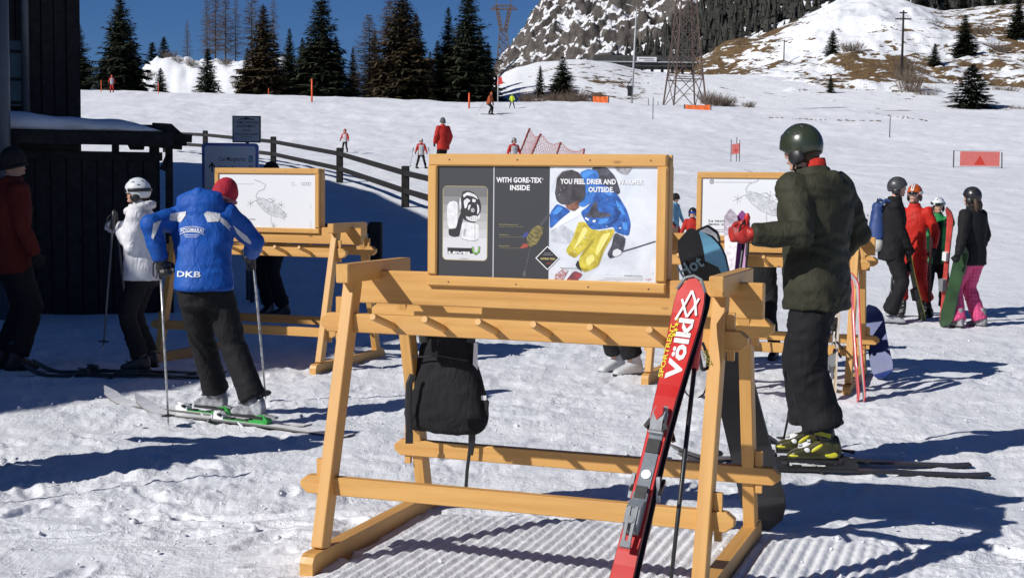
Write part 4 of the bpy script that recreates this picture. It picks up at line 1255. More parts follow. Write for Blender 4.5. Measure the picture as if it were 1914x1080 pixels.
def rack(x0, y0, yaw, label, poster, pegs=(.178, .40, .622, .845, 1.068, 1.295), z0=0.0):
    r = empty('ski_rack', (x0, y0, z0), -yaw, label, 'ski rack', 'timber ski racks with posters')
    # base beams along v: mesh has length along local x
    def base():
        p = [(0, -.04), (LB, -.04), (LB, .045), (LB - .03, .078), (.035, .078), (.012, .068), (0, .045)]
        return MB().prism(p, -.0285, .0285, lambda a, b, t: (a, -t, b)).mesh('base_beam')
    bm_ = cached('base', base)
    for u in (-.0285, U1 + .0285):
        obj('base_beam', bm_, WOOD, r, frame_matrix((0, 1, 0), (-1, 0, 0), (0, 0, 1), (u, 0, 0)))
    # posts
    for u in (-.0285, U1 + .0285):
        for sgn in (0, 1):
            f = lambda v: v if not sgn else LB - v
            beam('post', (u, f(.122), .077), (u, f(.122 + .27 * 1.06), 1.1365), .076, .0525, WOOD, r, up=(1, 0, 0), cham=.004)
        beam('top_block', (u, .305, 1.167), (u, .93, 1.167), .056, .078, WOOD, r, cham=.004)
    beam('main_beam', (-.13, .647, 1.093), (1.632, .647, 1.093), .05, .142, WOOD, r, cham=.004)
    # rails with tenons and wedges
    for name, v, z, ua, ub, h, wz in (('peg_rail', .380, .962, -.152, 1.622, .077, (.115, .05)), ('peg_rail', LB - .380, .962, -.175, 1.632, .077, (.115, .05)),
                                  ('foot_rail', .212, .316, -.157, 1.618, .0735, (.11, .05)), ('foot_rail', LB - .212, .316, -.137, 1.647, .0735, (.11, .05))):
        obj(name, rail_mesh(ub - ua, .045, h), WOOD, r, Matrix.Translation(((ua + ub) / 2, v, z)))
        for uu, s in ((-.074, -1), (U2 + .017, 1)):
            mb = cached('wedge', lambda: MB().prism([(-.014, -.075), (.012, -.075), (.019, .105), (-.014, .105)], -.011, .011, lambda a, b, t: (b, t, a)).mesh('wedge'))
            # local x of the wedge mesh is its height
            obj('wedge', mb, WOOD, r, frame_matrix((0, 0, 1), (0, 1, 0), (-s * 1.0, 0, 0), (uu + s * -.0, v, z)))
    # dowels
    def peg():
        v, f = tube([(0, 0, 0), (.205, 0, 0), (.211, 0, 0)], [.0145, .0145, .0125], 14); return mesh_of('peg', v, f, False)
    pm = cached('peg', peg)
    pd = Vector((0, -.96, .27)).normalized()
    for u in pegs:
        M = frame_matrix(pd, Vector((1, 0, 0)), pd.cross(Vector((1, 0, 0))), (u, .365, .955)); obj('peg', pm, WOOD, r, M)
    pd2 = Vector((0, .96, .27)).normalized()
    for u in pegs:
        M = frame_matrix(pd2, Vector((-1, 0, 0)), pd2.cross(Vector((-1, 0, 0))), (u + .05, LB - .365, .955)); obj('peg', pm, WOOD, r, M)
    # two-sided poster board
    b = empty('sign_board', (0, 0, 0)); b.parent = r
    a0, a1, w0, w1 = .219, 1.251, 1.108, 1.662
    def core():
        pts = []; rad = .035
        for cx, cz, t0 in ((a1 - rad, w1 - rad, 0), (a0 + rad, w1 - rad, 90)):
            for k in range(6):
                t = math.radians(t0 + 18 * k); pts.append((cx + rad * math.cos(t), cz + rad * math.sin(t)))
        pts += [(a0, w0 + .003), (a1, w0 + .003)]
        return MB().prism(pts, .628, .682, lambda p, q, t: (p, t, q)).mesh('core')
    obj('core', cached('core', core), WOOD, b)
    fw, ft = .045, .030
    for face, y in ((-1, .613), (1, .697)):
        for nm, c, L, h, vert in (('top', ((a0 + a1) / 2, w1 - .0265), a1 - a0 - .012, .050, False), ('bottom', ((a0 + a1) / 2, w0 + .0225), a1 - a0 - .006, .044, False),
                                  ('left', (a0 + .024, (w0 + w1) / 2), w1 - w0 - .097, .042, True), ('right', (a1 - .024, (w0 + w1) / 2), w1 - w0 - .097, .042, True)):
            hl = L / 2; hh = h / 2; e = .006
            def fr():
                mb = MB()
                n = [(-hl, -hh), (hl, -hh), (hl, hh), (-hl, hh)]; i = [(-hl + e, -hh + e), (hl - e, -hh + e), (hl - e, hh - e), (-hl + e, hh - e)]
                V = [(x, ft / 2, z) for x, z in n] + [(x, -ft / 2 + e, z) for x, z in n] + [(x, -ft / 2, z) for x, z in i]
                F = [(3, 2, 1, 0), (8, 9, 10, 11)] + [(k * 4 + j, k * 4 + (j + 1) % 4, k * 4 + 4 + (j + 1) % 4, k * 4 + 4 + j) for k in range(2) for j in range(4)]
                mb.add(V, F); return mb.mesh('frame_rail')
            me = cached(('fr', round(L, 3), h), fr)
            X = Vector((0, 0, 1)) if vert else Vector((1, 0, 0)); Y = Vector((0, 1, 0)) if face < 0 else Vector((0, -1, 0)); Zv = X.cross(Y)
            obj('frame_rail', me, WOOD, b, frame_matrix(X, Y, Zv, (c[0], y, c[1])))
    MB().box(((a0 + a1) / 2, .618, (w0 + w1) / 2), (a1 - a0 - .07, .012, w1 - w0 - .08)).build('poster_sheet', printed('poster_white', (.74, .76, .79)), b)
    MB().box(((a0 + a1) / 2, .692, (w0 + w1) / 2), (a1 - a0 - .07, .012, w1 - w0 - .08)).build('poster_sheet', MATS['poster_white'], b)
    for u in (.32, .62, .93, 1.18):
        for z in (w0 + .02, w1 - .025): obj('screw', cached('screw', lambda: mesh_of('screw', *tube([(0, 0, 0), (0, -.002, 0)], .003, 8))), BLACKPL, b, Matrix.Translation((u, .5982, z)))
    PV = .6118
    S = Sheet(b, Matrix.Translation((0, PV, 0)))
    ca, sa = math.cos(yaw), math.sin(yaw)
    def uw(px, py):
        q = ray(px, py)
        # (q*t - origin) . v = PV
        t = (PV + (x0 * sa + y0 * ca)) / (q.x * sa + q.y * ca)
        p = Vector((0, 0, CAMH)) + q * t
        return ((p.x - x0) * ca - (p.y - y0) * sa, p.z - z0)
    poster(S, uw)
    return r

def glove_poster(S, uw):
    K = 280 / 1043.0
    L = lambda pts: [uw(780 + x * K, 270 + y * K) for x, y in pts]          # measured on the left half
    Rr = lambda pts: [uw(1000 + x * K, 270 + y * K) for x, y in pts]        # measured on the right half
    u0, u1, w0, w1 = .256, 1.214, 1.150, 1.612
    um, ul = uw(780 + 531 * K, 400)[0], uw(1000 + 100 * K, 400)[0]
    DK = printed('poster_charcoal', (.040, .041, .045)); GOLD = printed('gold_ink', (.42, .34, .13)); 
    S.rect(u0, w0, ul, w1, DK)
    S.rect(ul, w0, u1, w1, printed('poster_snow', (.72, .75, .80), (.56, .60, .66), 6))
    S.rect(um - .0022, w0, um + .0022, w1, printed('pale_grey_ink', (.5, .5, .52)))
    (bx0, bz1), (bx1, bz0) = L([(178, 288), (487, 812)])
    S.rrect(bx0, bz0, bx1, bz1, .018, GOLD); e = .0025
    S.rrect(bx0 + e, bz0 + e, bx1 - e, bz1 - e, .016, printed('box_light', (.62, .62, .64)))
    # the printed grey-to-white fade of the box
    for k in range(6):
        a = bz1 - e - .008 - k * .034
        S.rect(bx0 + e, a - .034, bx1 - e, a, printed('box_fade_%d' % k, tuple(.16 + .075 * k for _ in range(3))))
    S.rrect(bx0 + e, bz1 - .03, bx1 - e, bz1 - e, .012, printed('box_fade_0', (.16,) * 3))
    BK = printed('glove_black', (.025, .025, .027)); WT = printed('glove_white', (.78, .78, .78), (.6, .6, .62), 40)
    S.polyS(L([(205, 430), (225, 400), (255, 393), (282, 405), (280, 560), (262, 588), (228, 588), (210, 560)]), WT)
    S.polyS(L([(216, 588), (270, 585), (285, 520), (305, 470), (320, 520), (300, 600), (294, 640), (255, 646), (220, 632)]), BK)
    S.polyS(L([(286, 400), (296, 362), (306, 372), (314, 330), (350, 320), (402, 338), (437, 390), (447, 440), (430, 520), (400, 548), (360, 542), (318, 520), (302, 470)]), BK)
    for pg in ([(296, 366), (303, 372), (307, 440), (298, 462), (291, 410)], [(318, 350), (352, 330), (405, 350), (425, 385), (396, 366), (345, 352), (324, 372)], [(322, 392), (348, 374), (372, 392), (352, 408), (344, 440), (330, 448)],
               [(382, 378), (408, 384), (404, 404), (384, 402)], [(338, 498), (362, 506), (392, 494), (424, 500), (438, 474), (436, 512), (410, 538), (368, 534), (344, 520)], [(356, 424), (374, 418), (366, 446), (352, 462)], [(414, 410), (430, 430), (432, 470), (416, 490), (420, 450)]):
        S.polyS(L(pg), WT)
    c = L([(386, 458)])[0]; S.disc(c[0], c[1], .0085, BK); S.ring(c[0], c[1], .007, .0022, WT); S.disc(c[0], c[1], .003, WT)
    for xx in range(350, 430, 14): S.strokes([L([(xx, 500), (xx + 2, 532)])], .0012, BK)
    S.polyS(L([(308, 562), (318, 538), (405, 552), (428, 560), (428, 655), (405, 672), (345, 668), (310, 655)]), WT)
    S.strokes([L([(312, 656), (350, 668), (405, 672), (426, 658)]), L([(402, 560), (402, 668)])], .0016, BK); S.strokes([L([(328, 590), (324, 640)]), L([(336, 590), (332, 640)])], .002, BK)
    a, b = L([(213, 762), (385, 722)]); S.poly([(a[0], a[1]), (b[0], a[1] + .001), (b[0] + .004, b[1]), (a[0] - .003, b[1])], INK)
    S.text('LEVEL', (a[0] + b[0]) / 2, a[1] + .0018, b[0] - a[0] - .003, .0092, WHITE, .05)
    GRN = printed('green_ink', (.22, .48, .10))
    S.strokes([L([(386, 718), (390, 748), (408, 762), (428, 748), (432, 716)])], .0095, INK); S.strokes([L([(386, 720), (390, 746), (408, 759), (427, 746), (431, 718)])], .0068, GRN)
    a = L([(325, 797)])[0]; S.text('www.levelgloves.com', a[0], a[1], .040, .0035, INK, .01)
    # middle panel
    m0, m1 = uw(780 + 550 * K, 340)[0], uw(780 + 866 * K, 340)[0]
    z1 = L([(700, 265)])[0][1]; z2 = L([(712, 318)])[0][1]
    S.text('WITH GORE-TEX', (m0 + m1) / 2, z1, m1 - m0, .0200, WHITE, .032)
    a = L([(873, 242)])[0]; S.ring(a[0], a[1], .0028, .0009, WHITE)
    a, b = L([(645, 318), (782, 318)]); S.text('INSIDE', (a[0] + b[0]) / 2, z2, b[0] - a[0], .0200, WHITE, .032)
    for t, x, y, w in (('Durably waterproof', 570, 560, 130), ('Windproof', 570, 632, 68), ('Breathable', 568, 709, 72)):
        a, b = L([(x, y), (x + w, y)]); S.text(t, a[0], a[1], b[0] - a[0], .0044, GOLD, .01, 'LEFT')
        S.strokes([L([(x, y + 12), (740, y + 14)])], .0007, GOLD)
    S.strokes([L([(920, 490), (860, 560)])], .012, printed('smoke_grey', (.07, .07, .08)))
    S.polyS(L([(762, 640), (800, 585), (838, 560), (882, 578), (868, 632), (832, 690), (792, 716), (766, 690)]), printed('glove_gold', (.26, .21, .06), (.05, .045, .03), 60))
    S.strokes([L([(765, 655), (800, 690), (832, 692)]), L([(775, 632), (815, 662), (848, 660)]), L([(840, 566), (862, 600), (868, 628)])], .0016, GOLD)
    S.polyS(L([(712, 724), (740, 690), (762, 690), (780, 712), (745, 722)]), printed('glove_red', (.35, .07, .05))); S.polyS(L([(726, 640), (748, 620), (775, 602), (768, 640), (748, 650)]), printed('glove_blue', (.05, .06, .25)))
    S.strokes([L([(786, 720), (745, 915)])], .003, printed('pole_shadow', (.10, .10, .11)))
    S.polyS(L([(738, 880), (752, 876), (758, 912), (744, 922), (732, 912)]), printed('pole_shadow', (.10, .10, .11)))
    # right panel: the skier
    GM = printed('peak_grey', (.42, .45, .50), (.66, .69, .74), 22)
    S.polyS(Rr([(105, 610), (150, 575), (205, 565), (262, 600), (285, 650), (240, 690), (160, 690), (105, 660)]), GM)
    S.polyS(Rr([(545, 158), (688, 158), (640, 215), (600, 205), (575, 190)]), printed('rock_grey', (.22, .21, .22), (.5, .5, .53), 40))
    S.polyS(Rr([(110, 158), (300, 158), (230, 170), (160, 210), (108, 320)]), printed('peak_pale', (.60, .63, .68), (.7, .73, .78), 14))
    S.polyS(Rr([(340, 480), (360, 420), (250, 465), (170, 530), (106, 600), (190, 560), (300, 500)]), printed('snow_pale', (.76, .78, .82)))
    BL = printed('jacket_blue', (.035, .16, .55), (.015, .06, .24), 38); BD = printed('backpack_dark', (.03, .03, .04), (.10, .10, .13), 40)
    YE = printed('trouser_yellow', (.66, .56, .06), (.42, .32, .03), 34)
    S.polyS(Rr([(300, 540), (350, 540), (400, 592), (455, 602), (420, 640), (335, 740), (280, 792), (232, 770), (214, 735), (262, 660)]), YE)
    S.polyS(Rr([(448, 600), (560, 588), (542, 640), (482, 740), (442, 850), (345, 893), (303, 850), (310, 780), (372, 690), (420, 640)]), YE)
    S.strokes([Rr([(420, 640), (370, 700), (318, 775)]), Rr([(345, 560), (310, 640)]), Rr([(500, 610), (460, 680)])], .0016, printed('trouser_fold', (.30, .22, .02)))
    S.polyS(Rr([(388, 158), (500, 158), (560, 225), (596, 330), (578, 352), (500, 312), (440, 240)]), BD)
    S.polyS(Rr([(428, 262), (520, 298), (580, 355), (640, 455), (668, 550), (655, 640), (560, 612), (545, 572), (480, 588), (392, 595), (340, 520), (316, 470), (372, 430), (418, 350)]), BL)
    S.polyS(Rr([(310, 196), (370, 170), (430, 183), (447, 225), (430, 320), (392, 402), (340, 440), (300, 425)]), printed('hood_blue', (.05, .22, .62), (.025, .11, .38), 30))
    S.polyS(Rr([(103, 480), (152, 412), (215, 440), (250, 466), (180, 520), (103, 592)]), BL)
    S.polyS(Rr([(392, 430), (428, 385), (440, 470), (520, 480), (535, 500), (455, 512), (385, 510), (345, 500), (380, 470)]), BD)
    S.polyS(Rr([(560, 440), (600, 470), (575, 540), (480, 575), (560, 520)]), printed('jacket_shadow', (.012, .05, .2)))
    S.strokes([Rr([(545, 440), (600, 520), (640, 560)]), Rr([(470, 330), (520, 400), (560, 440)]), Rr([(580, 600), (620, 640)])], .0016, printed('jacket_shadow', (.012, .05, .2)))
    HB = printed('jacket_light', (.07, .27, .70)); YL = printed('trouser_light', (.80, .72, .22)); YD = printed('trouser_dark', (.36, .28, .03))
    for pg in ([(440, 290), (500, 305), (545, 350), (520, 360), (470, 330)], [(560, 380), (600, 430), (632, 490), (612, 490), (575, 440)], [(325, 205), (372, 182), (415, 196), (380, 215), (340, 240)], [(120, 480), (160, 430), (200, 445), (150, 490)], [(600, 540), (640, 545), (648, 590), (620, 600)], [(450, 520), (520, 512), (500, 545), (440, 560)]): S.polyS(Rr(pg), HB)
    for pg in ([(340, 570), (372, 592), (320, 680), (262, 740), (300, 660)], [(470, 625), (530, 612), (480, 700), (430, 780), (420, 740)], [(350, 800), (400, 760), (420, 800), (370, 850)]): S.polyS(Rr(pg), YL)
    for pg in ([(420, 640), (400, 690), (340, 770), (318, 785), (372, 695)], [(520, 640), (480, 730), (445, 840), (430, 850), (460, 740)], [(232, 765), (262, 750), (285, 780), (270, 790)], [(306, 850), (340, 862), (380, 870), (345, 890)]): S.polyS(Rr(pg), YD)
    S.strokes([Rr([(600, 470), (570, 500), (560, 550)]), Rr([(630, 520), (600, 560), (590, 600)]), Rr([(490, 400), (530, 430), (590, 440)]), Rr([(350, 250), (380, 300), (370, 360)]), Rr([(140, 500), (180, 480)])], .0022, printed('jacket_shadow', (.012, .05, .2)))
    for k in range(70):
        rx, ry = random.uniform(110, 830), random.uniform(560, 950); q_ = Rr([(rx, ry)])[0]; S.disc(q_[0], q_[1], random.uniform(.0008, .0030), printed('powder', (.80, .82, .85)) if k % 3 else printed('powder_shade', (.60, .64, .70)), 7)
    S.polyS(Rr([(138, 330), (150, 232), (188, 186), (258, 172), (312, 200), (348, 270), (352, 360), (322, 402), (250, 420), (180, 416), (150, 390)]), printed('helmet_print', (.035, .03, .032), (.085, .08, .09), 26))
    S.strokes([Rr([(140, 328), (152, 234), (190, 188), (258, 174), (300, 192)])], .0022, printed('rim_light', (.6, .62, .66)))
    S.polyS(Rr([(212, 420), (250, 420), (304, 386), (306, 440), (272, 466), (222, 446)]), printed('face_print', (.30, .13, .085), (.12, .05, .035), 50))
    for x, y in ((180, 320), (172, 350), (300, 270), (505, 383), (615, 545), (205, 300)): a = Rr([(x, y)])[0]; S.disc(a[0], a[1], .0014, WHITE, 6)
    S.polyS(Rr([(350, 505), (378, 520), (376, 532), (350, 520)]), WHITE); S.polyS(Rr([(402, 528), (424, 524), (422, 542), (404, 542)]), WHITE)
    S.polyS(Rr([(545, 645), (562, 612), (632, 650), (622, 706), (604, 762), (520, 796), (503, 762), (536, 700)]), BD)
    S.polyS(Rr([(540, 770), (545, 738), (575, 725), (606, 742), (598, 765), (560, 782)]), printed('guard_grey', (.66, .67, .7)))
    S.strokes([Rr([(612, 744), (700, 718), (838, 674)])], .0036, INK)
    S.polyS(Rr([(140, 905), (200, 862), (236, 872), (190, 948), (138, 950)]), printed('ski_print', (.35, .09, .09), (.6, .6, .62), 60)); S.polyS(Rr([(208, 956), (272, 878), (335, 900), (282, 958)]), printed('ski_print2', (.06, .05, .06), (.42, .05, .06), 50))
    S.polyS(Rr([(282, 840), (300, 800), (312, 850), (330, 888), (295, 860)]), INK)
    z1 = Rr([(460, 277)])[0][1]; a, b, c2, c3 = Rr([(178, 277), (566, 277), (580, 277), (756, 277)])
    S.text('YOU FEEL DRIER AND', (a[0] + b[0]) / 2, z1, b[0] - a[0], .0200, WHITE, .032); S.text('WARMER', (c2[0] + c3[0]) / 2, z1, c3[0] - c2[0], .0195, printed('pale_white', (.80, .80, .81)), .03)
    a, b = Rr([(373, 331), (550, 331)]); S.text('OUTSIDE.', (a[0] + b[0]) / 2, a[1], b[0] - a[0], .0200, WHITE, .032)
    a, b = Rr([(178, 862), (320, 865)]); S.text('Experience more', a[0], a[1], b[0] - a[0], .0046, INK, .01, 'LEFT')
    a, b = Rr([(620, 915), (748, 917)]); S.text('www.gore-tex.com', a[0], a[1], b[0] - a[0], .0046, INK, .012, 'LEFT')
    GI = printed('grey_ink', (.2, .2, .21))
    for x0_, x1_, y in ((480, 755, 930), (445, 755, 942)): S.strokes([Rr([(x, y), (min(x + 17, x1_), y)]) for x in range(x0_, x1_, 22)], .0012, GI)
    S.strokes([Rr([(770, 940), (808, 938)])], .002, MATS['red_ink'])
    for h, m in ((84, WHITE), (76, INK)): S.poly(Rr([(88 - h, 790), (88, 790 + h), (88 + h, 790), (88, 790 - h)]), m)
    a, b = Rr([(38, 800), (142, 800)]); S.text('GORE-TEX', (a[0] + b[0]) / 2, a[1], b[0] - a[0], .0072, printed('gold_bright', (.60, .47, .16)), .025)
    S.strokes([Rr([(x, y), (x + 8, y)]) for y, x0_, x1_ in ((757, 66, 112), (768, 58, 122)) for x in range(x0_, x1_, 12)], .0013, printed('pale_grey_ink', (.5, .5, .52))); S.strokes([Rr([(80, 828), (112, 826)])], .002, MATS['red_ink'])

def lizard(S, ox, oz, sc, seed):
    """a lizard drawn with ski traces and twigs; sc = body length"""
    rnd = random.Random(seed); GI = printed('trace_grey', (.16, .17, .19)); G2 = printed('trace_pale', (.42, .44, .47))
    P = lambda pts: [(ox + x * sc, oz + y * sc) for x, y in pts]
    tail = [(-.36, .58), (-.20, .53), (-.08, .47), (-.12, .38), (-.26, .33), (-.32, .24), (-.30, .16)]
    S.strokes([P(tail)], .0055, G2); S.strokes([P([(x + .012, y - .012) for x, y in tail])], .0016, GI)
    spine = [(-.30, .16), (-.16, .08), (0, -.02), (.2, -.12), (.42, -.20)]
    wid = [.05, .11, .14, .12, .05]
    left = [(x + w * .45, y + w * .8) for (x, y), w in zip(spine, wid)]; right = [(x - w * .45, y - w * .8) for (x, y), w in zip(spine, wid)]
    S.poly(P(left + right[::-1]), printed('lizard_pale', (.52, .54, .57), (.68, .7, .73), 30))
    S.strokes([P(left), P(right)], .0024, GI)
    ln = []
    for k in range(46):
        i = rnd.randrange(4); q = rnd.random(); a = Vector(spine[i]).lerp(Vector(spine[i + 1]), q); w = wid[i] * (1 - q) + wid[i + 1] * q
        e = rnd.uniform(-.8, .8) * w; b = a + Vector((.45, .8)) * e; ln.append(P([b, b + Vector((rnd.uniform(-.07, .07), rnd.uniform(-.07, .07)))]))
    S.strokes(ln, .0018, GI)
    for leg in ([(-.2, .15), (-.36, .12), (-.46, .06)], [(-.08, .14), (.04, .18), (.1, .12)], [(.12, .02), (.22, .06), (.3, .04)], [(.06, -.14), (.05, -.3), (.12, -.42)]):
        S.strokes([P(leg)], .0045, G2); S.strokes([P(leg)], .0018, GI)
        f = Vector(leg[-1]); S.strokes([P([f, f + Vector((math.cos(t), math.sin(t))) * .085]) for t in (.3, 1.4, 2.5, 3.6, 4.7, 5.6)], .0028, GI)
    S.strokes([P([(.28, -.12), (.36, -.2), (.44, -.22), (.4, -.13), (.3, -.1)])], .002, GI)

def lizard_poster_left(S, uw):
    K = 340 / 874.0
    L = lambda x, y: uw(380 + x * K, 300 + y * K)
    c = L(315, 222); s = abs(L(400, 222)[0] - L(215, 222)[0]) / .95
    lizard(S, c[0], c[1], s, 3)
    GI = printed('grey_ink', (.2, .2, .21))
    a = L(485, 113)
    for k in range(4):
        q = L(478 + k * 11, 113); S.ring(q[0], q[1], .0125, .0032, GI)
    a, b = L(422, 110), L(455, 110); S.text('Audi', a[0], a[1], .030, .008, GI, .01, 'LEFT'); a = L(422, 121); S.text('quattro', a[0], a[1], .05, .007, GI, .01, 'LEFT')
    S.strokes([[L(x, 114), L(x + 9, 114)] for x in range(138, 245, 12)], .003, GI)
    a = L(222, 285); S.text('neve sotto', a[0] - .12, a[1], .18, .012, INK, .02, 'LEFT')
    S.strokes([[L(517, 210), L(517, 230)], [L(517, 290), L(517, 325)]], .0022, GI)

def lizard_poster_right(S, uw):
    K = 320 / 1329.0
    L = lambda x, y: uw(1300 + x * K, 300 + y * K)
    GI = printed('grey_ink', (.2, .2, .21))
    c = L(530, 330); lizard(S, c[0], c[1], .46, 5)
    q = L(127, 165)
    S.poly([(q[0] + .02 * math.cos(k * 1.0472 + .52), q[1] + .02 * math.sin(k * 1.0472 + .52)) for k in range(6)], INK); S.disc(q[0], q[1], .013, MATS['poster_white']); S.ring(q[0], q[1], .007, .004, INK)
    S.strokes([[L(x, 170), L(x + 10, 170)] for x in range(155, 440, 13)], .0035, GI)
    for t, y, w, h in (('La tecnologia pi\u00f9', 476, .30, .020), ('tanto vicina', 502, .20, .020)):
        a = L(100, y); S.text(t, a[0], a[1], w, h, INK, .02, 'LEFT')
    for y in (538, 554): S.strokes([[L(x, y), L(x + 18, y)] for x in range(105, 330, 24)], .005, GI)

MAIN_RACK = rack(RX0, RY0, RA, 'pine ski rack with a glove advertisement, red rental skis leaning on it', glove_poster)
LRX, LRY = -3.02, 11.62
LEFT_RACK = rack(LRX, LRY, .352, 'pine ski rack in half shade with a lizard poster behind the blue-jacketed skier', lizard_poster_left)
RRX, RRY = 1.07, 10.72
RIGHT_RACK = rack(RRX, RRY, .345, 'pine ski rack with a lizard poster behind the man in olive jacket', lizard_poster_right)

def rack_pt(u, v, w, rk=(RX0, RY0, RA)):
    x0, y0, a = rk
    return Vector((x0 + u * math.cos(a) + v * math.sin(a), y0 - u * math.sin(a) + v * math.cos(a), w))
# ================================================================== skis, poles, boards
def ski_mesh(L, wt, ww, wl, tipz=.075, th=.011, n=30, key=None):
    k = ('ski', L, wt, ww, wl, tipz)
    if k in _misc: return _misc[k]
    V = []; F = []; mi = []
    for i in range(n + 1):
        q = i / n; x = -L / 2 + L * q
        if q < .5: w = ww + (wl - ww) * ((.5 - q) / .5) ** 1.7
        else: w = ww + (wt - ww) * min(1, (q - .5) / .38) ** 1.7
        e = min(1, (1 - q) * L / .085)
        w *= max(.12, math.sqrt(max(0, 1 - (1 - e) ** 2)))
        e2 = min(1, q * L / .02); w *= .75 + .25 * e2
        z = .006 * (1 - ((q - .45) / .45) ** 2) if abs(q - .45) < .45 else 0
        z += tipz * max(0, (q - .86) / .14) ** 1.8 + .012 * max(0, (.05 - q) / .05)
        t = th * (1.25 if .25 < q < .7 else .9)
        V += [(x, w / 2 - .003, z + t), (x, w / 2, z + t * .55), (x, w / 2, z), (x, -w / 2, z), (x, -w / 2, z + t * .55), (x, -w / 2 + .003, z + t)]
    for i in range(n):
        a, b = i * 6, (i + 1) * 6
        for j, m in ((0, 1), (1, 1), (2, 2), (3, 1), (4, 1), (5, 0)):
            F.append((a + j, a + (j + 1) % 6, b + (j + 1) % 6, b + j)); mi.append(m)
    F += [(0, 5, 4, 3, 2, 1), tuple(n * 6 + j for j in range(6))]; mi += [1, 1]
    me = mesh_of('ski_body', V, F); me.polygons.foreach_set('material_index', mi)
    _misc[k] = me; return me

SKIBASE = plain('ski_base', (.02, .02, .022), .35)
def make_ski(name, M, L, w, mats, label, group=None, binding=(BLACKPL, GREYPL), bx=-.06, lod=0, tipz=.075):
    """M: world matrix, local x toward the tip, z out of the top sheet"""
    r = empty(name, (0, 0, 0), 0, label, 'ski', group); r.matrix_world = M
    b = obj('ski_body', ski_mesh(L, *w, tipz), [mats[0], mats[1], SKIBASE], r)
    if binding:
        if lod == 0:
            t = MB().box((bx + .17, 0, .030), (.085, .050, .024))
            t.prism([(bx + .125, .018), (bx + .225, .018), (bx + .235, .034), (bx + .20, .062), (bx + .165, .066), (bx + .135, .048)], -.021, .021, lambda a, c, s: (a, s, c)); t.build('toe_piece', binding[0], r)
            MB().bar((bx + .14, -.036, .050), (bx + .17, -.022, .050), .014, .016).bar((bx + .14, .036, .050), (bx + .17, .022, .050), .014, .016).box((bx + .142, 0, .043), (.012, .06, .012)).build('toe_wing', BLACKPL, r)
            MB().prism([(bx + .165, .0), (bx + .19, -.016), (bx + .222, -.012), (bx + .228, 0), (bx + .222, .012), (bx + .19, .016)], .060, .068).build('toe_cap', binding[2] if len(binding) > 2 else binding[0], r)
            h = MB().box((bx - .155, 0, .026), (.13, .050, .022)).prism([(bx - .235, .02), (bx - .135, .02), (bx - .12, .050), (bx - .165, .082), (bx - .215, .074), (bx - .24, .046)], -.024, .024, lambda a, c, s: (a, s, c)); h.build('heel_piece', binding[1], r)
            MB().bar((bx - .16, -.012, .080), (bx - .285, -.010, .066), .010, .012).bar((bx - .16, .012, .080), (bx - .285, .010, .066), .010, .012).box((bx - .287, 0, .066), (.022, .034, .016)).build('heel_lever', GREYPL if binding[1] is not BLACKPL else BLACKPL, r)
            MB().tube([(bx - .205, 0, .075), (bx - .205, 0, .083)], .013, 12).build('adjuster', GREYPL, r); MB().box((bx - .09, 0, .030), (.045, .040, .018)).build('slider', BLACKPL, r); MB().box((bx + .085, 0, .026), (.05, .044, .010)).build('boot_pad', BLACKPL, r)
            MB().box((bx - .02, 0, .018), (.40, .046, .012)).build('plate', binding[1], r)
            for s in (-1, 1): MB().bar((bx - .02, s * .042, .02), (bx - .09, s * .05, -.03), .012).build('brake_arm', binding[0], r)
        else:
            MB().box((bx + .17, 0, .035), (.1, .06, .05)).build('toe_piece', binding[0], r); MB().box((bx - .17, 0, .045), (.14, .06, .07)).build('heel_piece', binding[1], r)
    return r

def along(tail, tip, normal, L=None):
    """matrix of a ski whose axis runs tail->tip with its top sheet facing 'normal'; origin at mid-length"""
    tail = Vector(tail); tip = Vector(tip); x = (tip - tail).normalized(); n = Vector(normal); z = (n - x * n.dot(x)).normalized(); y = z.cross(x)
    return frame_matrix(x, y, z, (tail + tip) / 2)

def ski_pole(top, tip, label, shaft, grip=BLACKPL, group=None, lod=0, strap=True):
    top = Vector(top); tip = Vector(tip); d = (tip - top).normalized(); L = (tip - top).length
    r = empty('ski_pole', tip, 0, label, 'ski pole', group)
    def P(s): return d * (s - L)
    n = 10 if lod == 0 else 6
    MB().tube([P(.0), P(L * .5), P(L - .02)], [.009, .0085, .006], n).build('shaft', shaft, r, True)
    MB().tube([P(-.015), P(-.005), P(.03), P(.09), P(.125)], [.011, .017, .0145, .015, .013], n, round_cap=True).build('grip', grip, r, True)
    MB().tube([P(L - .02), P(L)], [.005, .002], 6).build('tip', STEEL, r)
    q = P(L - .06); side = d.orthogonal().normalized(); s2 = d.cross(side)
    ring = [q + side * (.043 * math.cos(a * .5236)) + s2 * (.043 * math.sin(a * .5236)) for a in range(12)]
    mb = MB(); mb.add([q + d * -.012] + ring + [p + d * .006 for p in ring] + [q + d * .012], [(0, 1 + i, 1 + (i + 1) % 12) for i in range(12)] + [(1 + i, 13 + i, 13 + (i + 1) % 12, 1 + (i + 1) % 12) for i in range(12)] + [(25, 13 + (i + 1) % 12, 13 + i) for i in range(12)])
    mb.build('basket', BLACKPL, r)
    if strap and lod == 0:
        pts = [P(.005) + side * .01, P(.04) + side * .05, P(.11) + side * .055, P(.13) + side * .03, P(.06) + side * .02, P(.008) + side * .012]
        MB().tube(pts, .006, 6, .4).build('strap', BLACKPL, r)
    return r

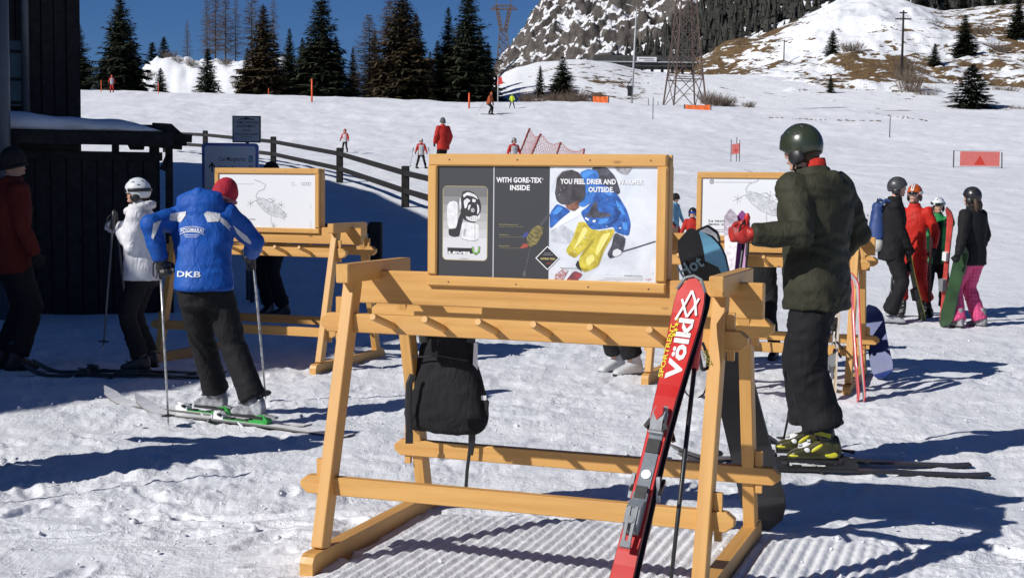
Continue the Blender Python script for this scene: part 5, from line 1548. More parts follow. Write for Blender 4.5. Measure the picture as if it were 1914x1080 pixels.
def board_mesh(L, w, wn, n=28, th=.011):
    V = []; F = []
    for i in range(n + 1):
        q = i / n; x = -L / 2 + L * q; m = abs(q - .5) * 2
        ww = wn + (w - wn) * m ** 1.6
        e = min(1, (1 - m) * L / 2 / .16); ww *= max(.05, math.sqrt(max(0, 1 - (1 - e) ** 2)))
        z = .05 * max(0, (m - .78) / .22) ** 1.7
        V += [(x, ww / 2, z + th), (x, ww / 2, z), (x, -ww / 2, z), (x, -ww / 2, z + th)]
    for i in range(n):
        a, b = i * 4, i * 4 + 4
        for j in range(4): F.append((a + j, a + (j + 1) % 4, b + (j + 1) % 4, b + j))
    F += [(3, 2, 1, 0), tuple(n * 4 + j for j in range(4))]
    return mesh_of('deck', V, F)

# ================================================================== people
def fuse(parts, vox, smooth=4, name='body'):
    mb = MB()
    for v, f in parts: mb.add(v, f)
    me = mb.mesh('tmp'); o = bpy.data.objects.new('tmp', me)
    m = o.modifiers.new('r', 'REMESH'); m.mode = 'VOXEL'; m.voxel_size = vox
    if smooth: s = o.modifiers.new('s', 'SMOOTH'); s.iterations = smooth; s.factor = .5
    dg = bench(o)
    out = bpy.data.meshes.new_from_object(o.evaluated_get(dg)); out.name = name
    bpy.data.objects.remove(o); bpy.data.meshes.remove(me)
    out.polygons.foreach_set('use_smooth', np.ones(len(out.polygons), dtype=bool))
    return out

def crumple(me, amp, freq=(9, 9, 15), seed=0):
    n = len(me.vertices); co = np.empty(n * 3, np.float32); me.vertices.foreach_get('co', co); co = co.reshape(-1, 3)
    no = np.empty(n * 3, np.float32); me.vertices.foreach_get('normal', no); no = no.reshape(-1, 3)
    p = co * np.array(freq) + seed * 3.7
    w = np.stack([vn3(p * .6 + 9, seed + 5), vn3(p * .6 + 31, seed + 6), vn3(p * .6 + 57, seed + 7)], 1)
    p = p + w * 1.1
    a = 1 - np.abs(vn3(p, seed)) * 2
    b = vn3(p * 2.1 + 11, seed + 1)
    co = co + no * ((a * .75 + b * .35) * amp)[:, None]
    me.vertices.foreach_set('co', co.astype(np.float32).ravel()); me.update()

def ik(a, t, l1, l2, hint):
    a = Vector(a); t = Vector(t); d = t - a; L = d.length
    if L > (l1 + l2) * .995: t = a + d * ((l1 + l2) * .995 / L); d = t - a; L = d.length
    x = (l1 * l1 - l2 * l2 + L * L) / (2 * L); h = math.sqrt(max(1e-6, l1 * l1 - x * x)); u = d / L
    hv = Vector(hint); hv = (hv - u * hv.dot(u))
    if hv.length < 1e-4: hv = u.orthogonal()
    return a + u * x + hv.normalized() * h, t

def ering(c, R, Fw, rx, ry, n=20, p=2.3):
    out = []
    for k in range(n):
        a = 2 * math.pi * k / n; ca, sa = math.cos(a), math.sin(a)
        out.append(c + R * (rx * math.copysign(abs(ca) ** (2 / p), ca)) + Fw * (ry * math.copysign(abs(sa) ** (2 / p), sa)))
    return out

def glove_parts(wr, d, s, nrm, side, curl, sc=1.0, fat=1.0):
    """hand: wrist wr, d along the hand, s across toward the thumb, nrm out of the palm"""
    P = []
    d = Vector(d).normalized(); s = Vector(s); s = (s - d * s.dot(d)).normalized(); nrm = Vector(nrm); nrm = (nrm - d * nrm.dot(d) - s * nrm.dot(s))
    nrm = nrm.normalized() if nrm.length > 1e-3 else d.cross(s)
    M = Matrix((d, s, nrm)).transposed()
    P.append(ellipsoid(wr + d * .047 * sc, (.056 * sc, .043 * sc * fat, .022 * sc * fat), 14, 9, M))
    P.append(tube([wr - d * .05 * sc, wr + d * .02 * sc], [.036 * sc * fat, .034 * sc * fat], 12, .85, nrm))
    for k, (off, ln) in enumerate(((.030, .072), (.011, .080), (-.009, .074), (-.028, .058))):
        p = wr + d * (.088 * sc) + s * (off * sc); tot = 0.0; pts = [p - d * .02 * sc, p]
        for j, fr in enumerate((.42, .33, .25)):
            ang = curl * (.8, 1.15, .9)[j] * (1 + .06 * k)
            tot += ang; dirv = (d * math.cos(tot) + nrm * math.sin(tot)).normalized()
            p = p + dirv * (ln * fr * sc); pts.append(p)
        r = .0105 * sc * fat
        P.append(tube(pts, [r * 1.1, r * 1.1, r * 1.05, r, r * .85], 9, 1, None, True, True))
    t0 = wr + d * .025 * sc + s * .034 * sc; t1 = t0 + (s * .75 + d * .55 + nrm * .25).normalized() * .040 * sc; t2 = t1 + (d * .75 + nrm * .75 * min(1, curl + .3) - s * .12).normalized() * .034 * sc
    t3 = t2 + (d * .5 + nrm * .9 * min(1, curl + .2) - s * .35).normalized() * .026 * sc
    P.append(tube([t0 - s * .012 * sc, t1, t2, t3], [.014 * sc * fat, .0135 * sc * fat, .012 * sc * fat, .010 * sc * fat], 9, 1, None, True, True))
    return P

def person(label, pos, face, h=1.76, lean=(0, .03), twist=0.0, headyaw=0.0, headpitch=0.0, headroll=0.0, headoff=(0, 0, 0), hood_drop=0.0, hands=None, elbow=None, grip=None, curl=1.0, feet=None, hipf=0.0, hipz=None,
           jacket=None, trousers=None, hem=.16, bulk=1.0, tbulk=1.0, head=None, gloves=None, boots=None, vox=.013, recolor=None, hood=False, collar=None, group=None, name='person', seed=0, skin=None, cuff=.0, amp=None, jacket_name='jacket'):
    k = h / 1.76
    pos = Vector(pos); f = Vector((face[0], face[1], 0)).normalized(); rt = Vector((f.y, -f.x, 0)); up = Vector((0, 0, 1))
    root = empty(name, pos, 0, label, 'person', group)
    Lc = lambda r, ff, u: rt * r + f * ff + up * u                    # person-local, relative to root
    kids = {}
    feet = feet or [(-.12, 0, .12), (.12, 0, -.12)]
    hz = (hipz if hipz is not None else .945 * k)
    pel = Lc(0, hipf, hz)
    tdir = (up + f * lean[1] + rt * lean[0]).normalized()
    nb = pel + tdir * (.545 * k)
    ct, st = math.cos(twist), math.sin(twist)
    sr = (rt * ct + f * st); sf = (f * ct - rt * st)
    sr = (sr - tdir * sr.dot(tdir)).normalized(); sf = tdir.cross(sr) * 1.0
    sf = up.cross(sr).normalized() if sf.dot(f * ct - rt * st) < 0 else sf
    shL = nb - sr * (.178 * k) - tdir * (.045 * k); shR = nb + sr * (.178 * k) - tdir * (.045 * k)
    ua, fa = .285 * k, .262 * k
    arms = {}
    hands = hands or {}
    for sd, sh, sg in (('L', shL, -1), ('R', shR, 1)):
        t = hands.get(sd)
        t = (Vector(t) - pos) if t is not None else sh + up * (-.50 * k) + sr * (sg * .10) + sf * .08
        hint = (elbow or {}).get(sd, rt * (sg * .6) - f * .8 - up * .2)
        el, wr = ik(sh, t, ua, fa, hint); arms[sd] = (sh, el, wr, sg)
    legs = {}
    for sd, sg, ft in (('L', -1, feet[0]), ('R', 1, feet[1])):
        hip = pel + rt * (sg * .088 * k) - up * .02
        zf = ft[3] if len(ft) > 3 else 0.0
        an = Lc(ft[0], ft[1], .105 * k + zf)
        yawv = ft[2]
        ff = f * math.cos(yawv) + rt * math.sin(yawv)
        kn, an2 = ik(hip, an, .435 * k, .43 * k, f * 1.0 + ff * .3)
        legs[sd] = (hip, kn, an, ff, zf, sg)
    # head frame
    cy, sy = math.cos(headyaw), math.sin(headyaw)
    hf0 = (f * cy - rt * sy).normalized(); hr = (rt * cy + f * sy).normalized()
    hf = (hf0 * math.cos(headpitch) + up * math.sin(headpitch)).normalized(); hu = hr.cross(hf).normalized()
    if headroll:
        Rm = Matrix.Rotation(headroll, 3, hf); hr = Rm @ hr; hu = Rm @ hu
    HM = Matrix((hr, hf, hu)).transposed()
    hc = nb + tdir * (.075 * k) + hu * (.115 * k) + hf * (.022 * k)
    hc = hc + rt * headoff[0] + f * headoff[1] + up * headoff[2]
    hk = k * .97 if h > 1.4 else k * 1.18
    H = lambda x, y, z: hc + HM @ (Vector((x, y, z)) * hk)
    # ---- body: one continuous skin
    P = []
    hv = []
    nn, mm = 22, 16
    v, fc = ellipsoid((0, 0, 0), (1, 1, 1), nn, mm)
    for q in v:
        x, y, z = q
        jaw = max(0, -z); x2 = x * .076 * (1 - .30 * jaw ** 1.5); y2 = y * .097 * (1 - .10 * jaw) + (.012 * jaw if y > 0 else .02 * jaw * -y)
        if y > .3 and -.2 < z < .25: y2 -= .006
        hv.append(H(x2, y2, z * .118))
    P.append((hv, fc))
    P.append(tube([hc - hu * .07 * k, nb - tdir * .03], [.056 * k, .062 * k], 12))
    det = vox < .02
    if det:
        P.append(([H(-.012, .088, .028), H(.012, .088, .028), H(.017, .092, -.022), H(-.017, .092, -.022), H(0, .104, .02), H(0, .122, -.018), H(0, .093, -.03)], [(0, 1, 4), (0, 4, 5, 3), (1, 2, 5, 4), (3, 5, 6), (2, 6, 5), (0, 3, 6, 2, 1)]))
        P.append(ellipsoid(H(0, .080, -.090), (.026 * hk, .022 * hk, .018 * hk), 10, 6, HM)); P.append(ellipsoid(H(0, .086, .036), (.05 * hk, .014 * hk, .010 * hk), 12, 6, HM))
        P.append(ellipsoid(H(0, .091, -.054), (.024 * hk, .009 * hk, .010 * hk), 10, 6, HM))
        for s in (-1, 1): P.append(ellipsoid(H(s * .078, -.004, -.008), (.009 * hk, .019 * hk, .031 * hk), 8, 8, HM))
    core = [ering(pel - up * .10, rt, f, .14 * k, .095 * k), ering(pel + tdir * .12, rt, f, .13 * k, .09 * k), ering(pel + tdir * .38 * k, sr, sf, .15 * k, .095 * k), ering(nb - tdir * .05, sr, sf, .13 * k, .07 * k), ering(nb, sr, sf, .06 * k, .055 * k)]
    P.append(rings(core))
    for sh, el, wr, sg in arms.values(): P.append(tube([sh, el, wr], [.045 * k, .038 * k, .027 * k], 10, round_cap=True))
    for hip, kn, an, ff, zf, sg in legs.values():
        P.append(tube([hip, kn, an], [.075 * k, .052 * k, .036 * k], 10, round_cap=True)); P.append(tube([an - up * .05, an - up * .06 + ff * .13 * k], [.035 * k, .03 * k], 8, round_cap=True))
    if gloves is None:
        for sd, (sh, el, wr, sg) in arms.items():
            d = (wr - el).normalized(); s = (grip or {}).get(sd, up); n_ = d.cross(Vector(s)) * (-sg); P += glove_parts(wr, d, s, n_, sg, curl, k)
    obj('body', fuse(P, max(vox * .72, .009) if det else vox, 2), skin or SKIN, root)
    # ---- face
    if det:
        for s in (-1, 1):
            e = MB().ell(H(s * .031, .085, .018), (.0125 * hk, .008 * hk, .0075 * hk), 10, 7, HM); e.build('eye', plain('eye_white', (.6, .58, .55), .3), root, True)
            MB().ell(H(s * .031, .0925, .018), (.0055 * hk, .003 * hk, .0058 * hk), 8, 6, HM).build('iris', plain('iris_dark', (.03, .02, .015), .2), root, True)
        MB().ell(H(0, .097, -.054), (.021 * hk, .006 * hk, .0065 * hk), 10, 6, HM).build('lips', plain('lips', (.42, .14, .12), .45), root, True)
    # ---- trousers
    tb1 = min(tbulk, 1.06)
    Q = [rings([ering(pel - up * .17 * k, rt, f, .155 * k * tb1, .115 * k * tb1), ering(pel - up * .06 * k, rt, f, .168 * k * tb1, .125 * k * tb1), ering(pel + tdir * .10 * k, rt, f, .15 * k * tb1, .11 * k * tb1)])]
    for hip, kn, an, ff, zf, sg in legs.values():
        low = an + up * (.03 + cuff)
        Q.append(tube([hip - up * .01, hip.lerp(kn, .5), kn, kn.lerp(low, .5), low], [.098 * k * tb1, .092 * k * (tb1 + tbulk) / 2, .079 * k * tbulk, .076 * k * tbulk, .083 * k * tbulk], 16, ref=f))
    me = fuse(Q, vox, 5, 'trousers'); crumple(me, (amp or .008) * min(1, k), (10, 10, 13), seed + 3)
    obj('trousers', me, trousers, root)
    # ---- jacket
    b = bulk * k
    J = [rings([ering(pel - up * hem * k, rt, f, .178 * b, .142 * b), ering(pel - up * .02, rt, f, .178 * b, .140 * b), ering(pel + tdir * .17 * k, rt.lerp(sr, .4).normalized(), f.lerp(sf, .4).normalized(), .166 * b, .130 * b), ering(pel + tdir * .36 * k, sr, sf, .185 * b, .138 * b),
                ering(nb - tdir * .10 * k, sr, sf, .182 * b, .122 * b), ering(nb - tdir * .03 * k, sr, sf, .135 * b, .098 * b), ering(nb + tdir * .02 * k, sr, sf, .082 * b, .080 * b), ering(nb + tdir * .075 * k + sf * .01, sr, sf, .070 * b, .074 * b)])]
    for sd, (sh, el, wr, sg) in arms.items():
        fd = (wr - el).normalized()
        J.append(tube([nb - tdir * .08 * k + sr * sg * .10 * k, sh, sh.lerp(el, .5), el, el.lerp(wr, .5), wr - fd * .005], [.070 * b, .078 * b, .068 * b, .062 * b, .056 * b, .047 * b], 16, round_cap=False))
        J.append(ellipsoid(el, (.061 * b,) * 3, 12, 8)); J.append(ellipsoid(sh, (.076 * b,) * 3, 12, 8))
    if hood:
        hcen = nb - sf * .085 * k + tdir * (.015 - hood_drop) * k; HB = Matrix((sr, sf, tdir)).transposed()
        J.append(ellipsoid(hcen, (.150 * b, .075 * b, .085 * b), 16, 10, HB)); J.append(ellipsoid(hcen - tdir * .06 * k - sf * .01, (.105 * b, .055 * b, .065 * b), 14, 8, HB))
        J.append(tube([nb + sr * .13 * k + sf * .03 - tdir * .01, nb + sr * .125 * k - sf * .08 + tdir * (.05 - hood_drop), nb - sf * .13 * k + tdir * (.075 - hood_drop), nb - sr * .125 * k - sf * .08 + tdir * (.05 - hood_drop), nb - sr * .13 * k + sf * .03 - tdir * .01], .036 * b, 10, round_cap=True))
    me = fuse(J, vox, 4, 'jacket'); crumple(me, (amp or .008) * min(1, k), (8, 8, 12), seed)
    jk = obj(jacket_name, me, jacket, root)
    if recolor:
        n = len(me.polygons); c = np.empty(n * 3, np.float32); me.polygons.foreach_get('center', c); c = c.reshape(-1, 3)
        ctx = dict(pel=pel, nb=nb, rt=rt, f=f, sr=sr, sf=sf, td=tdir, arms=arms, k=k)
        me.polygons.foreach_set('material_index', recolor(c, ctx).astype(np.int32))
    # hem band
    # ---- gloves
    if gloves is not None:
        for sd, (sh, el, wr, sg) in arms.items():
            if (grip or {}).get(sd) == 0: continue
            d = (wr - el).normalized(); s = Vector((grip or {}).get(sd, up)); n_ = s.cross(d) if sg < 0 else d.cross(s)
            n_ = n_ if n_.dot(-sr * sg + sf * .3) > 0 else -n_
            obj('glove', fuse(glove_parts(wr, d, s, n_, sg, curl, k, 1.22), .0068 if det else .015, 1), gloves, root)
    # ---- collar
    if collar is not None:
        MB().tube([nb + tdir * .02 * k, nb + tdir * .115 * k + sf * .012], [.075 * k, .068 * k], 16).build('collar', collar, root, True)
    # ---- boots
    boots = boots or dict(kind='soft', shell=BLACKPL)
    for hip, kn, an, ff, zf, sg in legs.values():
        B = Vector((an.x, an.y, zf)); side = Vector((ff.y, -ff.x, 0)); Bm = frame_matrix(ff, -side, up, B)
        s = .92 * k if h > 1.4 else k
        if boots['kind'] == 'ski':
            rs = []
            for x, w, z0, z1 in ((-.105, .055, .03, .10), (-.085, .075, .012, .16), (-.02, .088, .012, .165), (.06, .094, .012, .125), (.125, .10, .012, .088), (.175, .094, .012, .068), (.205, .066, .014, .05)):
                c = Vector((x * s, 0, (z0 + z1) / 2 * s)); rs.append(ering(c, Vector((0, 1, 0)), Vector((0, 0, 1)), w / 2 * s, (z1 - z0) / 2 * s, 16, 3))
            kn_l = (Bm.inverted() @ kn); dirc = (kn_l - Vector((-.02, 0, .12)) * s).normalized()
            c0 = Vector((-.03, 0, .09)) * s; c1 = c0 + dirc * .21 * s
            bt = empty('boot', (0, 0, 0)); bt.parent = root; bt.matrix_local = Bm
            obj('lower_shell', fuse([rings(rs), tube([c0 - dirc * .03, c0 + dirc * .05 * s], [.05 * s, .053 * s], 16)], .008 if det else .02, 2), boots['shell'], bt)
            obj('upper_cuff', mesh_of('upper_cuff', *tube([c0 + dirc * .04 * s, c0 + dirc * .08 * s, c1], [.0575 * s, .060 * s, .063 * s], 18), True), boots.get('cuff', boots['shell']), bt)
            MB().box((.045 * s, 0, .008 * s), (.31 * s, .072 * s, .020 * s)).build('sole', boots.get('sole', BLACKPL), bt)
            if det:
                for q in (.10, .16): 
                    p = c0 + dirc * (q * s); MB().bar(p + Vector((.05, -.045 , 0)) * s, p + Vector((.062, .03, .0)) * s, .012 * s, .022 * s, dirc).build('buckle', boots.get('buckle', GREYPL), bt)
                for x, z in ((.075, .118), (.125, .092)): MB().bar((x * s, -.046 * s, z * s - .012), (x * s + .012, .03 * s, z * s + .012), .02 * s, .013 * s).build('buckle', boots.get('buckle', GREYPL), bt)
                if 'accent' in boots:
                    for s_ in (-1, 1):
                        MB().ell((-.045 * s, s_ * .041 * s, .050 * s), (.040 * s, .006 * s, .018 * s), 12, 8).build('stripe', boots['accent'], bt, True); MB().ell((.165 * s, s_ * .036 * s, .040 * s), (.036 * s, .014 * s, .010 * s), 12, 8).build('stripe', boots['accent'], bt, True)
                        MB().ell((.045 * s, s_ * .042 * s, .085 * s), (.05 * s, .007 * s, .012 * s), 12, 8, Matrix.Rotation(.6, 3, 'Y')).build('stripe', boots['accent'], bt, True); MB().ell((.095 * s, s_ * .041 * s, .072 * s), (.022 * s, .008 * s, .018 * s), 12, 8).build('panel', WHITEPL, bt, True)
                        MB().bar((-.035 * s, s_ * .060 * s, .165 * s), (.055 * s, s_ * .054 * s, .185 * s), .010 * s, .024 * s).build('cuff_strap', boots['accent'], bt)
                    MB().ell((.10 * s, 0, .098 * s), (.05 * s, .034 * s, .018 * s), 14, 8, Matrix.Rotation(.35, 3, 'Y')).build('tongue', WHITEPL, bt, True)
        else:
            rs = []
            for x, w, z0, z1 in ((-.10, .06, .02, .10), (-.08, .082, .004, .16), (-.02, .09, .004, .165), (.06, .098, .004, .115), (.125, .102, .004, .085), (.17, .09, .004, .066), (.195, .06, .01, .045)):
                c = Vector((x * s, 0, (z0 + z1) / 2 * s)); rs.append(ering(c, Vector((0, 1, 0)), Vector((0, 0, 1)), w / 2 * s, (z1 - z0) / 2 * s, 16, 2.7))
            bt = empty('boot', (0, 0, 0)); bt.parent = root; bt.matrix_local = Bm
            obj('upper', fuse([rings(rs), tube([(-.02 * s, 0, .10 * s), (-.02 * s, 0, .27 * s)], [.056 * s, .06 * s], 14)], .009 if det else .022, 2), boots['shell'], bt)
            MB().prism([(-.105 * s, -.040 * s), (.10 * s, -.05 * s), (.19 * s, -.032 * s), (.205 * s, 0), (.19 * s, .032 * s), (.10 * s, .05 * s), (-.105 * s, .040 * s)], 0, .022 * s).build('sole', boots.get('sole', BLACKPL), bt)
    # ---- head gear
    hd = head or {}
    if hd.get('type') == 'helmet':
        V = []; F = []; na, ne = 32, 12
        def edge(a):       # lower rim height by azimuth, a=0 at the front
            fr = max(0, math.cos(a)); return .040 * fr ** 1.2 - .062 * (1 - fr ** .7)
        for sh_, off in ((0, 0.0), (1, -.012)):
            for j in range(ne + 1):
                for i in range(na):
                    a = 2 * math.pi * i / na; z0 = edge(a); e0 = math.asin(max(-.95, min(.95, (z0 - .01) / .128)))
                    e = e0 + (math.pi / 2 - e0) * j / ne
                    rx, ry, rz = .104 + off, .128 + off, .128 + off
                    V.append(H(math.sin(a) * math.cos(e) * rx, math.cos(a) * math.cos(e) * ry - .008, .012 + math.sin(e) * rz))
        o_ = (ne + 1) * na
        for sft, fl in ((0, False), (o_, True)):
            for j in range(ne):
                for i in range(na):
                    i2 = (i + 1) % na; q = (sft + j * na + i, sft + (j + 1) * na + i, sft + (j + 1) * na + i2, sft + j * na + i2); F.append(q if not fl else q[::-1])
        for i in range(na): i2 = (i + 1) % na; F.append((i, i2, o_ + i2, o_ + i))
        hm = obj('helmet', mesh_of('helmet', V, F, True), hd['mat'], root)
        for s in (-1, 1): MB().ell(H(s * .084, -.002, -.052), (.022 * hk, .05 * hk, .048 * hk), 12, 8, HM).build('ear_pad', hd.get('pad', BLACKPL), hm, True)
        if det:
            for a, e in ((-.5, .75), (.5, .75), (-.22, 1.0), (.22, 1.0), (2.4, .8), (-2.4, .8), (1.35, .7), (-1.35, .7), (1.9, .45), (-1.9, .45)):
                p = H(math.sin(a) * math.cos(e) * .101, math.cos(a) * math.cos(e) * .125 - .008, .012 + math.sin(e) * .125)
                nrm = (p - hc).normalized(); tg = (hf - nrm * hf.dot(nrm)).normalized(); MB().ell(p, (.020 * hk, .007 * hk, .0065 * hk), 10, 6, Matrix((tg, nrm.cross(tg), nrm)).transposed()).build('vent', BLACKPL, hm, True)
            for s in (-1, 1): MB().tube([H(s * .082, .01, -.06), H(s * .062, .045, -.105), H(s * .01, .062, -.122)], .007 * hk, 6).build('chin_strap', BLACKPL, hm, True)
            if 'stripe' in hd:
                for xo in hd['stripe'][1]:
                    pts = [H(xo, math.cos(e) * .1295 - .008, .0135 + math.sin(e) * .1295) for e in np.linspace(.3, 2.6, 12)]; MB().tube(pts, .0085 * hk, 6, .35, HM @ Vector((1, 0, 0))).build('stripe', hd['stripe'][0], hm, True)
    elif hd.get('type') == 'hat':
        V = []; v, fc = ellipsoid((0, 0, 0), (1, 1, 1), 24, 14)
        V = [H(x * .090, y * .112 - .006, max(z, -.42) * .122 + .008 + (.03 * y if z < .2 else 0)) for x, y, z in v]
        hm = obj('hat', mesh_of('hat', V, fc, True), hd['mat'], root); crumple(hm.data, .003, (20, 20, 20), seed)
        rg = [H(math.sin(a) * .0915, math.cos(a) * .1135 - .006, -.035 + .026 * math.cos(a)) for a in np.linspace(0, 6.2832, 33)]
        MB().tube(rg, .014 * hk, 8).build('brim', hd.get('brim', hd['mat']), hm, True)
    if hd.get('hair') is not None:
        MB().ell(H(0, -.025, .0), (.083 * hk, .088 * hk, .118 * hk), 16, 12, HM).build('hair', hd['hair'], root, True)
        if hd.get('long'):
            for s in (-1, 0, 1): MB().tube([H(s * .05, -.075, -.03), H(s * .06, -.095, -.11), H(s * .055, -.10, -.20)], [.03 * hk, .035 * hk, .018 * hk], 10, round_cap=True).build('hair', hd['hair'], root, True)
    if hd.get('goggles') is not None:
        fr, lens = hd['goggles']; zz = hd.get('gz', .016)
        g = MB().tube([H(math.sin(a) * .083, math.cos(a) * .106 - .002, zz) for a in np.linspace(-1.1, 1.1, 15)], [.012 * hk] + [.031 * hk] * 13 + [.012 * hk], 12, .42, HM @ Vector((0, 0, 1))).build('goggles', fr, root, True)
        MB().tube([H(math.sin(a) * .087, math.cos(a) * .111 + .0045, zz) for a in np.linspace(-.9, .9, 13)], [.010 * hk] + [.023 * hk] * 11 + [.010 * hk], 12, .38, HM @ Vector((0, 0, 1))).build('lens', lens, g, True)
        MB().tube([H(math.sin(a) * (.109 if hd.get('type') == 'helmet' else .097), math.cos(a) * (.133 if hd.get('type') == 'helmet' else .12) - .008, zz + .002) for a in np.linspace(1.0, 5.28, 26)], .017 * hk, 6, .3, HM @ Vector((0, 0, 1))).build('strap', hd.get('strap', BLACKPL), g)
    info = dict(root=root, arms=arms, legs=legs, nb=nb, pel=pel, sr=sr, sf=sf, rt=rt, f=f, tdir=tdir, jacket=jk, H=H, HM=HM, k=k, hc=hc)
    return info

def decal(info, me, center, right, upv, look, mat, parent, off=.004, name='lettering'):
    """lay a flat mesh (local x right, y up) onto the jacket by casting rays along 'look'"""
    jm = info['jacket'].data
    if 'bvh' not in info: info['bvh'] = BVHTree.FromPolygons([v.co.copy() for v in jm.vertices], [tuple(p.vertices) for p in jm.polygons])
    bvh = info['bvh']
    bmx = bmesh.new(); bmx.from_mesh(me)
    bmesh.ops.triangulate(bmx, faces=bmx.faces)
    for _ in range(2):
        ed = [e for e in bmx.edges if e.calc_length() > .02]
        if ed: bmesh.ops.subdivide_edges(bmx, edges=ed, cuts=1); bmesh.ops.triangulate(bmx, faces=bmx.faces)
    c = Vector(center)
    for v in bmx.verts:
        p = c + right * v.co.x + upv * v.co.y - look * .6
        hit = bvh.ray_cast(p, look, 1.2)
        v.co = (hit[0] if hit[0] else c + right * v.co.x + upv * v.co.y) - look * off
    out = bpy.data.meshes.new(name); bmx.to_mesh(out); bmx.free()
    return obj(name, out, mat, parent)
# ================================================================== things leaning on the racks
def red_skis():
    tip = at(1300, 527, 5.02); 
    foot = at(1122, 1262, 4.30); foot.z = .015
    n = Vector((-.30, -.95, .55))
    M = along(foot, tip, n)
    x = M.to_3x3() @ Vector((1, 0, 0)); z = M.to_3x3() @ Vector((0, 0, 1)); L = (tip - foot).length
    RED = REDPL; EDGE = plain('ski_sidewall', (.20, .012, .012), .35)
    lab = 'red rental ski with white lettering leaning on the glove-poster rack'
    r = make_ski('ski', M, L, (.112, .070, .096), (RED, EDGE), lab, None, (plain('binding_silver', (.36, .37, .38), .3, .3, 30), plain('binding_grey', (.17, .19, .21), .35, .2, 20), REDPL), bx=-.04, tipz=.035)
    M2 = M @ Matrix.Translation((0.012, -.009, -.016)) @ Matrix.Rotation(math.pi, 4, 'X')
    make_ski('ski', M2, L, (.112, .070, .096), (RED, EDGE), 'hidden twin of the red rental ski, base against base behind it', None, (BLACKPL, GREYPL), bx=-.04, tipz=.035)
    zt = .0150
    def lay(me, px, py, rot=0, dz=0, mat=WHITE, nm='lettering'):
        return obj(nm, me, mat, r, Matrix.Translation((px, py, zt + dz)) @ Matrix.Rotation(rot, 4, 'Z'))
    # x runs to the tip, y to the left edge as one faces the sheet
    lay(fit_text('V\u00f6lkl', .245, .050, .035, 'LEFT'), L * .5 - .400, -.030, 0)
    lay(fit_text('SPORTRENT', .215, .016, .02, 'LEFT'), L * .5 - .405, .030, 0, .0004, printed('yellow_ink', (.75, .62, .03)))
    S = []
    def star(cx, cy, r_): return mesh_of('star', [(cx + (r_ if k % 2 == 0 else r_ * .45) * math.cos(k * .6283), cy + (r_ if k % 2 == 0 else r_ * .45) * math.sin(k * .6283), 0) for k in range(10)], [tuple(range(10))])
    for k, (a, b) in enumerate(((.168, .030), (.190, .026), (.212, .024), (.232, .026))): lay(star(0, 0, .010), L * .5 - a, b, 0, .0005, MATS['yellow_ink'], 'star')
    def lines(pts, w):
        mb = MB()
        for (a, b), (c, d) in pts:
            t = Vector((c - a, d - b, 0)); n_ = Vector((-t.y, t.x, 0)).normalized() * (w / 2); p, q = Vector((a, b, 0)), Vector((c, d, 0)); mb.add([p - n_, q - n_, q + n_, p + n_], [(0, 1, 2, 3)])
        
        me = mb.mesh('logo')
        for v in me.vertices: v.co.z = .035 * max(0, ((v.co.x + L - .172) / L - .86) / .14) ** 1.8 + .0012
        return me
    lay(lines([((.0, .034), (.035, .022)), ((.035, .022), (.07, .010)), ((.07, .010), (.115, -.004)), ((.115, -.004), (.085, -.020)), ((.085, -.020), (.055, -.028)), ((.055, -.028), (.025, -.036)), ((.015, -.004), (.045, .010)), ((.045, .010), (.080, .026)), ((.015, -.004), (.055, -.022)), ((.055, -.022), (.09, -.034))], .008), L * .5 - .172, .0, 0, .0002, WHITE, 'logo')
    lay(mesh_of('barcode', [(0, -.010, 0), (.035, -.010, 0), (.035, .010, 0), (0, .010, 0)], [(0, 1, 2, 3)]), L * .5 - .60, -.012, 0, .0002, WHITE, 'sticker'); lay(fit_text('38 147', .030, .008, .02), L * .5 - .582, -.016, 0, .0006, INK)
    lay(fit_text('125', .02, .011, .02), L * .5 - .535, -.012, 0, .0004, INK)
    MB().tube([(L * .5 - .055, -.052, .03), (L * .5 - .012, -.030, .043), (L * .5 - .002, 0, .048), (L * .5 - .012, .030, .043), (L * .5 - .055, .052, .03)], .006, 6).build('tip_guard', GREYPL, r, True)
    lay(mesh_of('disc', [(.017 * math.cos(k * .3927), .017 * math.sin(k * .3927), 0) for k in range(16)], [tuple(range(16))]), -.06, 0, 0, .0125, WHITE, 'dial')
    # poles with red grips hanging by the skis
    t = at(1309, 590, 4.98); b = at(1245, 1165, 4.42); b.z = max(.02, b.z)
    p = ski_pole(t, b, 'black ski pole with long red grip standing beside the red skis', BLACKPL, REDPL, None)
    t2 = at(1316, 586, 5.03); b2 = at(1262, 1150, 4.52); b2.z = .02
    g = plain('red_grip', (.5, .02, .02), .35); 
    MB().tube([t - b + (b - t).normalized() * .0, t - b + (b - t).normalized() * .21], [.0225, .019], 12, .8).build('grip_sleeve', g, p, True)
    s = [at(1313, 640, 5.0), at(1324, 668, 5.0), at(1322, 688, 5.02), at(1312, 690, 5.0), at(1306, 660, 4.98)]
    MB().tube([q - b for q in s], .016, 6, .35).build('wrist_strap', BLACKPL, p)
    me = fit_text('RENT', .06, .022, .02)
    q0 = at(1317, 672, 4.965) - b
    obj('lettering', me, MATS['yellow_ink'], p, Matrix.Translation(q0) @ Matrix.Rotation(-.15, 4, 'Z') @ Matrix.Rotation(math.pi / 2, 4, 'X') @ Matrix.Rotation(-1.2, 4, 'Z'))
red_skis()

